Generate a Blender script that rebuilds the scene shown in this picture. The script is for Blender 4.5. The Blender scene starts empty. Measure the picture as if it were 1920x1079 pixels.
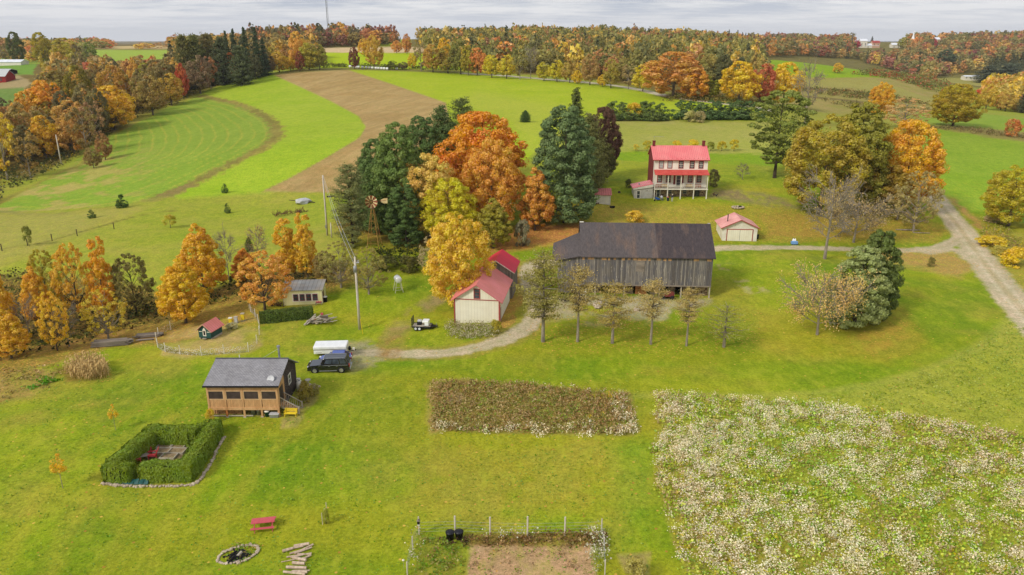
import bpy, bmesh, math, random
import numpy as np
from mathutils import Vector, Matrix
random.seed(7)
SC = bpy.context.scene
COL = SC.collection
PI = math.pi
# ------------------------------------------------------------------ camera
PITCH = math.radians(18.4); F = 1400.0; CAMZ = 39.0
CP, SP = math.cos(PITCH), math.sin(PITCH)
cam = bpy.data.cameras.new('camera'); cam.lens = 36 * F / 1920; cam.sensor_width = 36
cam.clip_start = 1.0; cam.clip_end = 40000
co = bpy.data.objects.new('camera', cam); COL.objects.link(co)
co.location = (0, 0, CAMZ); co.rotation_euler = (PI / 2 - PITCH, 0, 0)
SC.camera = co

def pix(u, v, t):                       # pixel + depth along the view axis -> world point
    a = (u - 960) / F; d = (v - 539.5) / F
    return np.array([a * t, t * (CP - d * SP), CAMZ - t * (SP + d * CP)])
def proj(x, y, z):
    t = y * CP - (z - CAMZ) * SP
    w = y * SP + (z - CAMZ) * CP
    return 960 + F * x / t, 539.5 - F * w / t, t
def lin(c):
    c = np.asarray(c, float) / 255.0
    return np.where(c <= .04045, c / 12.92, ((c + .055) / 1.055) ** 2.4)
def L3(r, g, b): return tuple(float(q) for q in lin((r, g, b)))
def L4(r, g, b): return L3(r, g, b) + (1.0,)

# ------------------------------------------------------------------ noise
def _hash(ix, iy, s):
    n = (ix.astype(np.int64) * 374761393 + iy.astype(np.int64) * 668265263 + s * 974634777) & 0x7fffffff
    n = ((n ^ (n >> 13)) * 1274126177) & 0x7fffffff
    n = (n ^ (n >> 16)) & 0xffffff
    return n / float(0xffffff)
def vnoise(x, y, s=0):
    ix = np.floor(x); iy = np.floor(y); fx = x - ix; fy = y - iy
    fx = fx * fx * (3 - 2 * fx); fy = fy * fy * (3 - 2 * fy)
    a = _hash(ix, iy, s); b = _hash(ix + 1, iy, s); c = _hash(ix, iy + 1, s); d = _hash(ix + 1, iy + 1, s)
    return (a * (1 - fx) + b * fx) * (1 - fy) + (c * (1 - fx) + d * fx) * fy
def fbm(x, y, s=0, o=4):
    r = 0; a = .5; n = 0
    for k in range(o):
        r = r + a * vnoise(x, y, s + k * 17); n += a; a *= .5; x = x * 2.03 + 5.1; y = y * 2.03 - 3.7
    return r / n

# ------------------------------------------------------------------ terrain height: thin-plate spline through surveyed points
CTL = [  # (u, v, depth)
 (-300,1250,48),(400,1250,48),(960,1250,48),(1500,1250,48),(2200,1250,48),
 (0,1079,57.2),(480,1079,57.2),(960,1079,57.2),(1440,1079,57.2),(1920,1079,57.2),
 (0,850,74),(480,850,74),(960,850,74),(1440,850,73.8),(1920,850,73),(2300,850,72),(-400,850,75),
 (450,782,81.2),(620,703,91.4),(0,740,88),(200,700,93),(-400,700,95),
 (960,680,95),(1300,700,91),(1920,700,90),(2300,640,98),(1600,640,101),
 (900,606,108),(400,640,102),(60,660,101),(100,610,114),(300,590,118),(500,585,113.5),(640,560,118),(560,530,128),(-300,600,120),
 (674,617,109),(740,545,122),(1200,560,118.5),(960,570,116),(1330,560,118.5),(1540,500,130),(1910,580,112),(2200,520,122),
 (60,470,149),(300,450,157),(480,450,156),(612,440,156),(750,470,142),(700,440,154),(-300,450,150),
 (1000,440,151),(1180,400,164),(1382,450,150),(1560,460,148),(1810,455,150),(1250,374,172),(1130,381,168),(1320,373,172),(1420,340,186),
 (60,380,205),(300,380,192),(450,360,205),(620,350,205),(800,400,170),(760,330,205),(-250,370,205),
 (115,308,270),(0,320,270),(200,290,280),(380,290,248),(500,310,225),(650,300,225),(820,290,215),(30,265,340),(-250,270,340),
 (380,190,400),(450,230,315),(540,190,370),(650,230,290),(200,220,360),(300,230,345),(20,190,500),(100,230,400),(-200,190,500),
 (480,140,470),(620,130,490),(690,130,500),(760,160,420),(850,200,330),(900,150,445),(1000,240,262),(1000,190,350),
 (1100,155,430),(1260,182,370),(870,138,490),(1200,225,290),(1270,285,230),(1350,225,290),(1420,200,340),(1080,300,215),(1100,250,250),
 (1765,380,180),(1830,300,230),(1700,330,200),(1560,350,182),(1830,237,298),(1640,280,232),(1785,233,300),(1900,240,295),(2200,240,295),(2200,330,210),
 (1600,215,380),(1500,205,370),(1870,222,350),(1750,215,370),(1560,160,560),(1500,120,690),(1440,118,690),(1620,146,600),(1680,180,480),(1750,195,460),(1850,200,500),
 (1820,150,1000),(1700,145,900),(1920,150,980),(2200,150,950),(1850,160,800),(1600,125,950),(1400,115,800),
 (5,155,560),(60,121,740),(200,104,950),(-250,120,800),(300,130,560),(430,112,640),(100,160,520),
 (650,98,690),(600,112,600),(700,88,820),(740,84,900),(800,112,600),(900,105,640),(1000,140,485),(1000,100,660),(1000,86,860),(1200,95,800),(1200,140,500),(1200,84,950),
 (1350,140,520),(1350,90,950),(1500,96,1250),(1600,84,1500),(1700,82,1550),(1850,92,1350),(1900,74.5,1600),(2100,74,1600),(1800,110,1180),
 (0,96,1200),(200,90,1300),(400,85,1200),(650,76,1100),
]
_p = [pix(*c) for c in CTL]
# far plain
for th in (-50, -35, -25, -15, -5, 5, 15, 25, 35, 50):
    for r, z in ((2300, 24 if th < -12 else 30), (4500, 15), (12000, 5)):
        _p.append(np.array([r * math.sin(math.radians(th)), r * math.cos(math.radians(th)), z]))
_p = np.array(_p)
def _dom(x, y):
    r = np.sqrt(x * x + y * y) + 1e-6
    return np.stack([np.arctan2(x, y) * 1.6, np.log(r)], -1)
_D = _dom(_p[:, 0], _p[:, 1]); _n = len(_D)
def _tps(d2): return 0.5 * d2 * np.log(d2 + 1e-12)
_K = _tps(((_D[:, None, :] - _D[None]) ** 2).sum(-1)) + np.eye(_n) * 2e-4
_P = np.hstack([np.ones((_n, 1)), _D])
_A = np.zeros((_n + 3, _n + 3)); _A[:_n, :_n] = _K; _A[:_n, _n:] = _P; _A[_n:, :_n] = _P.T
_W = np.linalg.solve(_A, np.concatenate([_p[:, 2], np.zeros(3)]))
def height(x, y):
    x = np.atleast_1d(np.asarray(x, float)); y = np.atleast_1d(np.asarray(y, float))
    sh = x.shape; x = x.ravel(); y = y.ravel(); out = np.empty(len(x))
    for i in range(0, len(x), 20000):
        d = _dom(x[i:i + 20000], y[i:i + 20000])
        k = _tps((d[:, None, 0] - _D[None, :, 0]) ** 2 + (d[:, None, 1] - _D[None, :, 1]) ** 2)
        out[i:i + 20000] = k @ _W[:_n] + _W[_n] + d @ _W[_n + 1:]
    r = np.sqrt(x * x + y * y)
    out += (fbm(x / 9, y / 9, 3, 3) - .5) * .35 * np.clip(r / 100, .3, 1.5)
    return out.reshape(sh)
def H1(x, y): return float(height(x, y)[0])
# --- lookup grid for speed
_TS = np.concatenate([np.arange(45, 400, .5), np.arange(400, 1700, 2.0)])
def G(u, v, lo=45, hi=1700):            # where the ray through a pixel meets the ground
    a = (u - 960) / F; d = (v - 539.5) / F
    ts = _TS[(_TS >= lo) & (_TS <= hi)]
    x = a * ts; y = ts * (CP - d * SP); z = CAMZ - ts * (SP + d * CP)
    g = z - height(x, y)
    k = np.where(g <= 0)[0]
    if len(k) == 0: i = len(ts) - 1; t = ts[i]
    elif k[0] == 0: t = ts[0]
    else:
        i = k[0]; t = ts[i - 1] + (ts[i] - ts[i - 1]) * g[i - 1] / (g[i - 1] - g[i])
    x = a * t; y = t * (CP - d * SP)
    return Vector((x, y, H1(x, y)))
def at_depth(u, t):                     # ground point in the column u at depth t
    x = (u - 960) / F * t; y = t * CP
    for _ in range(6):
        z = H1(x, y); y = (t + (z - CAMZ) * SP) / CP
    return Vector((x, y, H1(x, y)))
def hgt(b, v):                          # height above b that projects to row v
    d = (539.5 - v) / F                 # (y SP + h CP)/(y CP - h SP) = d
    y = b[1]; h = y * (d * CP - SP) / (CP + d * SP)
    return h + CAMZ - b[2]
def pxm(b): return F / (b[1] * CP - (b[2] - CAMZ) * SP)

# ------------------------------------------------------------------ object helpers
def tag(o, label=None, cat=None, group=None, kind=None):
    if label: o['label'] = label
    if cat: o['category'] = cat
    if group: o['group'] = group
    if kind: o['kind'] = kind
    return o
def empty(name, loc, rz=0, label=None, cat=None, group=None):
    o = bpy.data.objects.new(name, None); COL.objects.link(o)
    o.location = loc; o.rotation_euler = (0, 0, rz); o.empty_display_size = .2
    return tag(o, label, cat, group)
class MB:
    def __init__(s): s.v = []; s.f = []; s.m = []; s.mi = 0
    def poly(s, pts, mi=None):
        n = len(s.v); s.v += [tuple(p) for p in pts]; s.f.append(tuple(range(n, n + len(pts)))); s.m.append(s.mi if mi is None else mi); return s
    def box(s, x0, y0, z0, x1, y1, z1, M=None):
        n = len(s.v)
        c = [(x0, y0, z0), (x1, y0, z0), (x1, y1, z0), (x0, y1, z0), (x0, y0, z1), (x1, y0, z1), (x1, y1, z1), (x0, y1, z1)]
        if M is not None: c = [tuple(M @ Vector(p)) for p in c]
        s.v += c
        s.f += [tuple(n + i for i in q) for q in ((0, 3, 2, 1), (4, 5, 6, 7), (0, 1, 5, 4), (1, 2, 6, 5), (2, 3, 7, 6), (3, 0, 4, 7))]
        s.m += [s.mi] * 6; return s
    def cbox(s, cx, cy, cz, w, d, h, rz=0, M=None):
        T = Matrix.Translation((cx, cy, cz)) @ Matrix.Rotation(rz, 4, 'Z')
        if M is not None: T = T @ M
        return s.box(-w / 2, -d / 2, -h / 2, w / 2, d / 2, h / 2, T)
    def prism(s, pts, ext):                 # polygon pts (3d) extruded by vector ext
        n = len(s.v); k = len(pts); e = Vector(ext)
        s.v += [tuple(p) for p in pts] + [tuple(Vector(p) + e) for p in pts]
        s.f.append(tuple(range(n + k - 1, n - 1, -1))); s.f.append(tuple(range(n + k, n + 2 * k)))
        for i in range(k):
            j = (i + 1) % k; s.f.append((n + i, n + j, n + k + j, n + k + i))
        s.m += [s.mi] * (k + 2); return s
    def tube(s, pts, rad, seg=8, cap=True):
        pts = [Vector(p) for p in pts]; n0 = len(s.v)
        if not hasattr(rad, '__len__'): rad = [rad] * len(pts)
        for i, p in enumerate(pts):
            d = (pts[min(i + 1, len(pts) - 1)] - pts[max(i - 1, 0)])
            if d.length < 1e-6: d = Vector((0, 0, 1))
            d.normalize()
            a = d.orthogonal().normalized() if abs(d.z) > .95 else d.cross(Vector((0, 0, 1))).normalized()
            b = d.cross(a)
            for k in range(seg):
                w = 2 * PI * k / seg
                s.v.append(tuple(p + (a * math.cos(w) + b * math.sin(w)) * rad[i]))
        for i in range(len(pts) - 1):
            for k in range(seg):
                k2 = (k + 1) % seg
                s.f.append((n0 + i * seg + k, n0 + i * seg + k2, n0 + (i + 1) * seg + k2, n0 + (i + 1) * seg + k)); s.m.append(s.mi)
        if cap:
            s.f.append(tuple(n0 + k for k in range(seg))[::-1]); s.f.append(tuple(n0 + (len(pts) - 1) * seg + k for k in range(seg))); s.m += [s.mi] * 2
        return s
    def lathe(s, prof, c=(0, 0, 0), seg=12, M=None):   # prof: (r, z)
        n0 = len(s.v)
        for r, z in prof:
            for k in range(seg):
                w = 2 * PI * k / seg; p = Vector((r * math.cos(w), r * math.sin(w), z))
                if M is not None: p = M @ p
                s.v.append(tuple(p + Vector(c)))
        for i in range(len(prof) - 1):
            for k in range(seg):
                k2 = (k + 1) % seg
                s.f.append((n0 + i * seg + k, n0 + i * seg + k2, n0 + (i + 1) * seg + k2, n0 + (i + 1) * seg + k)); s.m.append(s.mi)
        s.f.append(tuple(n0 + k for k in range(seg))[::-1]); s.f.append(tuple(n0 + (len(prof) - 1) * seg + k for k in range(seg))); s.m += [s.mi] * 2
        return s
    def blob(s, c, r, sz=(1, 1, 1), seed=0, jit=.25, sub=1):
        bm = bmesh.new(); bmesh.ops.create_icosphere(bm, subdivisions=sub, radius=1); rn = random.Random(seed); n = len(s.v)
        a = rn.random() * 6
        for v in bm.verts:
            k = r * (1 + (rn.random() - .5) * 2 * jit); x, y, z = v.co.x * k * sz[0], v.co.y * k * sz[1], v.co.z * k * sz[2]
            s.v.append((c[0] + x * math.cos(a) - y * math.sin(a), c[1] + x * math.sin(a) + y * math.cos(a), c[2] + z))
        for f in bm.faces: s.f.append(tuple(n + v.index for v in f.verts)); s.m.append(s.mi)
        bm.free(); return s
    def mesh(s, name, mats):
        me = bpy.data.meshes.new(name); me.from_pydata(s.v, [], s.f)
        if not isinstance(mats, (list, tuple)): mats = [mats]
        for m in mats: me.materials.append(m)
        if len(mats) > 1: me.polygons.foreach_set('material_index', s.m)
        me.update(); return me
    def build(s, name, mats, parent=None, smooth=False, loc=None, bevel=0):
        me = s.mesh(name, mats); o = bpy.data.objects.new(name, me); COL.objects.link(o)
        if smooth: me.polygons.foreach_set('use_smooth', [True] * len(me.polygons))
        if parent is not None: o.parent = parent
        if loc is not None: o.location = loc
        if bevel:
            b = o.modifiers.new('bevel', 'BEVEL'); b.width = bevel; b.segments = 2; b.limit_method = 'ANGLE'
        return o
def np_mesh(name, V, Q, mats, smooth=False):
    me = bpy.data.meshes.new(name); k = Q.shape[1]
    me.vertices.add(len(V)); me.vertices.foreach_set('co', np.ascontiguousarray(V, np.float32).ravel())
    me.loops.add(Q.size); me.loops.foreach_set('vertex_index', np.ascontiguousarray(Q, np.int32).ravel())
    me.polygons.add(len(Q)); me.polygons.foreach_set('loop_start', np.arange(0, Q.size, k, dtype=np.int32))
    me.update(calc_edges=True)
    for m in (mats if isinstance(mats, (list, tuple)) else [mats]): me.materials.append(m)
    me.polygons.foreach_set('use_smooth', np.full(len(Q), smooth, bool))
    return me
def link(name, me, parent=None, loc=None):
    o = bpy.data.objects.new(name, me); COL.objects.link(o)
    if parent is not None: o.parent = parent
    if loc is not None: o.location = loc
    return o
def copy_tree(o, parent=None):
    c = o.copy(); COL.objects.link(c)
    if parent is not None: c.parent = parent; c.matrix_parent_inverse = o.matrix_parent_inverse.copy()
    for ch in list(KIDS(o)): copy_tree(ch, c)
    return c
def KIDS(o): return [c for c in COL.objects if c.parent == o]

# ------------------------------------------------------------------ materials
def newmat(name):
    m = bpy.data.materials.new(name); m.use_nodes = True; nt = m.node_tree
    b = nt.nodes['Principled BSDF']; b.inputs['Specular IOR Level'].default_value = .25
    return m, nt, b
def nd(nt, t, **k):
    n = nt.nodes.new(t)
    for a, v in k.items(): setattr(n, a, v)
    return n
def mixc(nt, f, a, b, mode='MIX'):
    n = nd(nt, 'ShaderNodeMix', data_type='RGBA', blend_type=mode)
    for i, x in ((0, f), (6, a), (7, b)):
        if hasattr(x, 'links') or hasattr(x, 'is_output'): nt.links.new(x, n.inputs[i])
        elif i == 0: n.inputs[0].default_value = x
        else: n.inputs[i].default_value = tuple(x) + (1,) if len(x) == 3 else x
    return n.outputs[2]
def ramp(nt, f, p0, p1, c0=(0, 0, 0, 1), c1=(1, 1, 1, 1)):
    r = nd(nt, 'ShaderNodeValToRGB'); nt.links.new(f, r.inputs[0])
    r.color_ramp.elements[0].position = p0; r.color_ramp.elements[1].position = p1
    r.color_ramp.elements[0].color = c0; r.color_ramp.elements[1].color = c1
    return r.outputs[0]
def noise(nt, scale, detail=4, co=None, rough=.55, stretch=None):
    n = nd(nt, 'ShaderNodeTexNoise'); n.inputs['Scale'].default_value = scale; n.inputs['Detail'].default_value = detail; n.inputs['Roughness'].default_value = rough
    if co is None: co = nd(nt, 'ShaderNodeTexCoord').outputs['Object']
    if stretch:
        mp = nd(nt, 'ShaderNodeMapping'); mp.inputs['Scale'].default_value = stretch; nt.links.new(co, mp.inputs[0]); co = mp.outputs[0]
    nt.links.new(co, n.inputs['Vector']); return n.outputs['Fac']
def bump(nt, h, s=.3, d=.05):
    b = nd(nt, 'ShaderNodeBump'); b.inputs['Strength'].default_value = s; b.inputs['Distance'].default_value = d
    nt.links.new(h, b.inputs['Height']); nt.links.new(b.outputs[0], nt.nodes['Principled BSDF'].inputs['Normal'])
def stain(name, c, c2=None, scale=1.5, rough=.7, stretch=None, metal=0, p=(.35, .7), bmp=0, spec=.25):
    m, nt, b = newmat(name)
    c2 = c2 or tuple(q * .62 for q in c)
    n = noise(nt, scale, 6, stretch=stretch); r = ramp(nt, n, *p)
    n2 = noise(nt, scale * 9, 3, stretch=stretch); r2 = ramp(nt, n2, .3, .75, (.78, .78, .78, 1), (1.1, 1.1, 1.1, 1))
    col = mixc(nt, r, c, c2); col = mixc(nt, 1.0, col, r2, 'MULTIPLY')
    nt.links.new(col, b.inputs['Base Color']); b.inputs['Roughness'].default_value = rough; b.inputs['Metallic'].default_value = metal; b.inputs['Specular IOR Level'].default_value = spec
    if bmp: bump(nt, n2, bmp, .03)
    return m
def striped(name, c, c2, period, axis=0, width=.12, stainc=None, rough=.6, scale=.8, sharp=True, wavy=0, strpb=.5):
    """boards or ribs: grooves of colour c2 every `period` metres along an object axis"""
    m, nt, b = newmat(name)
    tc = nd(nt, 'ShaderNodeTexCoord').outputs['Object']; sx = nd(nt, 'ShaderNodeSeparateXYZ'); nt.links.new(tc, sx.inputs[0])
    q = nd(nt, 'ShaderNodeMath', operation='DIVIDE'); nt.links.new(sx.outputs[axis], q.inputs[0]); q.inputs[1].default_value = period
    fr = nd(nt, 'ShaderNodeMath', operation='FRACT'); nt.links.new(q.outputs[0], fr.inputs[0])
    lt = nd(nt, 'ShaderNodeMath', operation='LESS_THAN'); nt.links.new(fr.outputs[0], lt.inputs[0]); lt.inputs[1].default_value = width
    fl = nd(nt, 'ShaderNodeMath', operation='FLOOR'); nt.links.new(q.outputs[0], fl.inputs[0])
    wn = nd(nt, 'ShaderNodeTexWhiteNoise', noise_dimensions='1D'); nt.links.new(fl.outputs[0], wn.inputs['W'])
    n = noise(nt, scale, 5); r = ramp(nt, n, .35, .7)
    st = stainc or tuple(x * .8 for x in c)
    col = mixc(nt, r, c, st)
    pb = ramp(nt, wn.outputs['Value'], 0, 1, (1 - strpb * .5,) * 3 + (1,), (1 + strpb * .35,) * 3 + (1,))
    col = mixc(nt, 1.0, col, pb, 'MULTIPLY')
    col = mixc(nt, lt.outputs[0], col, c2)
    nt.links.new(col, b.inputs['Base Color']); b.inputs['Roughness'].default_value = rough
    return m
def glassmat(name, c=(.02, .025, .03), rough=.12):
    m, nt, b = newmat(name); n = noise(nt, 1.3, 2); col = mixc(nt, ramp(nt, n, .35, .65), c, tuple(q * 2.2 for q in c))
    nt.links.new(col, b.inputs['Base Color']); b.inputs['Roughness'].default_value = rough; b.inputs['Specular IOR Level'].default_value = .5
    return m
# ================================================================== ground
def sdist(px, py, poly):                 # signed pixel distance, negative inside
    poly = np.asarray(poly, float); n = len(poly); d = np.full(px.shape, 1e9); ins = np.zeros(px.shape, bool)
    for i in range(n):
        a = poly[i]; b = poly[(i + 1) % n]; e = b - a; L = (e ** 2).sum() + 1e-9
        h = np.clip(((px - a[0]) * e[0] + (py - a[1]) * e[1]) / L, 0, 1)
        d = np.minimum(d, (px - a[0] - e[0] * h) ** 2 + (py - a[1] - e[1] * h) ** 2)
        c = ((a[1] > py) != (b[1] > py)) & (px < e[0] * (py - a[1]) / (e[1] if abs(e[1]) > 1e-9 else 1e-9) + a[0]); ins ^= c
    return np.where(ins, -1, 1) * np.sqrt(d)
def pline(px, py, pts, prm=False):
    d = np.full(px.shape, 1e9); pts = np.asarray(pts, float); pr = np.zeros(px.shape); acc = 0
    for i in range(len(pts) - 1):
        a = pts[i]; e = pts[i + 1] - a; L = (e ** 2).sum() + 1e-9
        h = np.clip(((px - a[0]) * e[0] + (py - a[1]) * e[1]) / L, 0, 1)
        q = (px - a[0] - e[0] * h) ** 2 + (py - a[1] - e[1] * h) ** 2
        m = q < d; d = np.where(m, q, d); pr = np.where(m, acc + h * math.sqrt(L), pr); acc += math.sqrt(L)
    return (np.sqrt(d), pr) if prm else np.sqrt(d)
def smooth(pts, n=6):                    # Catmull-Rom
    P = [np.array(p, float) for p in pts]; P = [2 * P[0] - P[1]] + P + [2 * P[-1] - P[-2]]; out = []
    for i in range(1, len(P) - 2):
        for k in range(n):
            t = k / n; a, b, c, d = P[i - 1:i + 3]
            out.append(.5 * (2 * b + (c - a) * t + (2 * a - 5 * b + 4 * c - d) * t * t + (3 * b - 3 * c + d - a) * t ** 3))
    out.append(P[-2]); return out
def wline(pts, n=5): return [tuple(G(*p)[:2]) for p in smooth(pts, n)]

ths = np.concatenate([np.radians(np.linspace(-60, -37.5, 60)), np.radians(np.arange(-37.4, 37.4, .0735)), np.radians(np.linspace(37.5, 60, 60))])
rr = [38.0]
while rr[-1] < 15000:
    r = rr[-1]
    rr.append(r + (min(r * r * 3.6e-5, 2.4) if r < 1000 else (5 if r < 1700 else r * .03)))
rr = np.array(rr); NT, NR = len(ths), len(rr)
TH, RR = np.meshgrid(ths, rr); X = (RR * np.sin(TH)).ravel(); Y = (RR * np.cos(TH)).ravel()
Z = height(X, Y)
U, V, T = proj(X, Y, Z)
sc_px = F / T
jx = (fbm(X / 3, Y / 3, 50) - .5); jy = (fbm(X / 3, Y / 3, 60) - .5)
j2x = (fbm(X / 14, Y / 14, 51) - .5); j2y = (fbm(X / 14, Y / 14, 61) - .5)
PU = U + jx * np.minimum(sc_px * 2.4, 22) + j2x * np.minimum(sc_px * 5, 14); PV = V + jy * np.minimum(sc_px * 1.2, 12) + j2y * np.minimum(sc_px * 1.6, 5)
n1 = fbm(X / 1.1, Y / 1.1, 1, 3); n3 = fbm(X / 4, Y / 4, 2); n10 = fbm(X / 12, Y / 12, 4); n40 = fbm(X / 45, Y / 45, 5)
def mix(a, b, f): return a + (b - a) * np.clip(f, 0, 1)[:, None]
def cn(*cs): return [lin(c) for c in cs]
def contrast(n, k=2.2): return np.clip((n - .5) * k + .5, 0, 1)
def patch(c1, c2, c3):
    a, b, c = cn(c1, c2, c3); r = mix(np.broadcast_to(a, (len(X), 3)), b, contrast(n10)); return mix(r, c, contrast(n3, 3) * .6 * contrast(n40 * .5 + n1 * .5, 3))
C = patch((124, 164, 24), (146, 172, 36), (110, 154, 26))
C = mix(C, lin((176, 158, 72)), contrast(n3 * .5 + n10 * .5 - .08, 5) * .36)
C = mix(C, lin((84, 128, 22)), contrast(fbm(X / 7, Y / 16, 71) - .07, 4) * .34)
C = mix(C, lin((168, 168, 40)), contrast(fbm(X / 22, Y / 9, 72) - .04, 4) * .45)
LEAF = np.zeros(len(X)); GRAV = np.zeros(len(X)); GRA = np.ones(len(X)) ; LBL = np.zeros(len(X), int)
names = ['lawn']; 
def region(poly, col, soft=3, amt=1, tmin=0, tmax=9e9, leaf=None, name=None, msk=None, warp=True):
    global C, LEAF
    poly = np.asarray(poly, float); pu, pv = (PU, PV) if warp else (U, V)
    bb = (pu > poly[:, 0].min() - soft * 3 - 5) & (pu < poly[:, 0].max() + soft * 3 + 5) & (pv > poly[:, 1].min() - soft * 3 - 5) & (pv < poly[:, 1].max() + soft * 3 + 5) & (T > tmin) & (T < tmax) & (Y > 30)
    k = np.where(bb)[0]
    if not len(k): return
    d = sdist(pu[k], pv[k], poly); w = np.clip(.5 - d / (2 * soft), 0, 1); w = w * w * (3 - 2 * w)
    wa = w * amt
    if msk is not None: wa = wa * msk[k]
    c = col[k] if getattr(col, 'ndim', 1) == 2 else lin(col)
    C[k] = C[k] + (c - C[k]) * wa[:, None]
    if leaf is not None: LEAF[k] = LEAF[k] * (1 - w) + leaf * w
    if name:
        if name not in names: names.append(name)
        LBL[k[w > .5]] = names.index(name)
def path(wpts, width, col, soft=.4, amt=1, name=None, grav=1, msk=None, wob=.5):
    global C
    w = np.asarray(wpts); bb = (X > w[:, 0].min() - 12) & (X < w[:, 0].max() + 12) & (Y > w[:, 1].min() - 12) & (Y < w[:, 1].max() + 12)
    k = np.where(bb)[0]; d, pr = pline(X[k], Y[k], w, True); d0 = d; d = d + (n1[k] - .5) * wob * 2 + (n3[k] - .5) * wob
    q = np.clip(.5 - (d - width / 2) / (2 * soft), 0, 1) * amt
    if msk is not None: q = q * msk[k]
    c = col[k] if getattr(col, 'ndim', 1) == 2 else lin(col)
    C[k] = C[k] + (c - C[k]) * q[:, None]; GRAV[k] = np.maximum(GRAV[k], q * grav); GRA[k] *= (1 - q)
    if name:
        if name not in names: names.append(name)
        LBL[k[q > .5]] = names.index(name)
    return k, d0, q
far = np.clip((T - 180) / 60, 0, 1)
C = mix(C, patch((148, 176, 50), (158, 172, 64), (132, 168, 44)), far)
C = mix(C, lin((150, 182, 52)), np.clip((T - 380) / 100, 0, 1))
C = mix(C, patch((120, 110, 60), (135, 125, 70), (100, 95, 45)), np.clip((T - 620) / 60, 0, 1))   # woodland floor
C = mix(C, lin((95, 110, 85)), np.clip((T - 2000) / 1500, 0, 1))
WOODF = patch((118, 100, 52), (132, 112, 58), (96, 92, 40))
region([(0,330),(60,335),(190,262),(270,215),(380,170),(500,130),(620,122),(620,80),(-200,60),(-200,400),(0,380)], WOODF, 6, tmin=200, name='woodland_floor')
region([(620,126),(860,132),(1100,148),(1260,176),(1420,196),(1480,195),(1440,120),(1200,90),(620,95)], WOODF, 3, tmin=380, name='woodland_floor')
# distant fields
region([(600,99),(770,97),(870,110),(870,131),(600,127)], (168,212,6), 1.5, tmin=450, tmax=800, name='green_field')
region([(600,90),(790,88),(870,92),(870,99),(600,99)], (216,188,150), 1, tmin=600, name='stubble_field')
region([(700,74),(770,74),(770,86),(700,88)], (160,200,40), 1.5, tmin=700, tmax=1200)
region([(-100,92),(330,94),(330,117),(-100,122)], (152,196,60), 2, tmin=700, tmax=1250, name='green_field')
region([(-100,82),(330,82),(330,92),(-100,92)], (205,180,130), 1.5, tmin=1000, tmax=1500)
region([(-100,119),(70,120),(60,140),(-100,142)], (112,170,50), 1.5, tmin=500, tmax=900)
region([(-100,140),(30,140),(60,155),(40,170),(-100,172)], (170,150,110), 2, tmin=450, tmax=700)
region([(-100,168),(44,165),(60,200),(45,225),(-100,232)], patch((104,152,58),(118,160,66),(96,140,50)), 3, tmin=380, tmax=700, name='pasture')
region([(1400,114),(1480,112),(1560,118),(1650,138),(1672,146),(1560,148),(1480,143),(1400,135)], patch((132,184,18),(140,190,24),(126,176,20)), 1.5, tmin=520, tmax=850, warp=False, name='green_field')
BH = patch((166,150,88), (150,146,70), (176,146,104))
region([(1440,140),(1480,143),(1560,147),(1672,145),(1830,188),(1780,210),(1740,214),(1700,216),(1580,214),(1480,204),(1440,200)], BH, 2, tmin=340, tmax=700, name='pasture')
region([(1500,150),(1640,150),(1760,190),(1700,195),(1600,165),(1500,160)], (158,168,76), 2, .6, tmin=340, tmax=640)
for q in ([(1500,166),(1570,168),(1640,176),(1700,186)], [(1520,182),(1600,190),(1680,202),(1750,210)]): path(wline(q), 9, (120,100,66), 2, .8, grav=0)
region([(1700,146),(1900,146),(1960,162),(1760,165)], (160,160,80), 2, tmin=700, tmax=1100)
region([(1715,212),(1760,205),(1960,226),(1960,252),(1860,243),(1740,233)], patch((134,180,46),(142,184,54),(124,172,44)), 2, tmin=280, tmax=420, name='green_field')
region([(1730,234),(1860,243),(1960,256),(1960,272),(1860,262),(1735,240)], (150,136,80), 1.5, tmin=200, tmax=420)
region([(1735,238),(1960,272),(1960,430),(1880,400),(1780,388),(1745,350),(1720,300)], patch((132,178,40),(142,184,50),(122,170,36)), 3, tmin=150, tmax=330, name='green_field')
# right green field
F4 = patch((158, 200, 26), (168, 204, 40), (150, 194, 22))
region([(648,131),(740,132),(870,137),(1100,154),(1200,170),(1270,186),(1420,204),(1440,228),(1150,224),(1060,240),(960,320),(800,330),(836,194),(740,160)], F4, 1.5, tmin=200, tmax=560, warp=False, name='green_field')
region([(900,170),(1060,200),(1100,260),(1000,300),(960,230),(850,190)], (176,200,70), 12, .45, tmin=200, tmax=470)
region([(1130,226),(1440,230),(1450,290),(1130,282)], patch((160,182,70),(166,182,84),(152,178,60)), 3, tmin=180, tmax=330)
region([(1140,284),(1450,290),(1460,310),(1140,300)], (122,172,24), 2, .8, tmin=170, tmax=260)
region([(1140,305),(1400,305),(1470,350),(1330,345),(1140,330)], (138,166,34), 6, .6, tmin=150, tmax=260)
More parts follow.
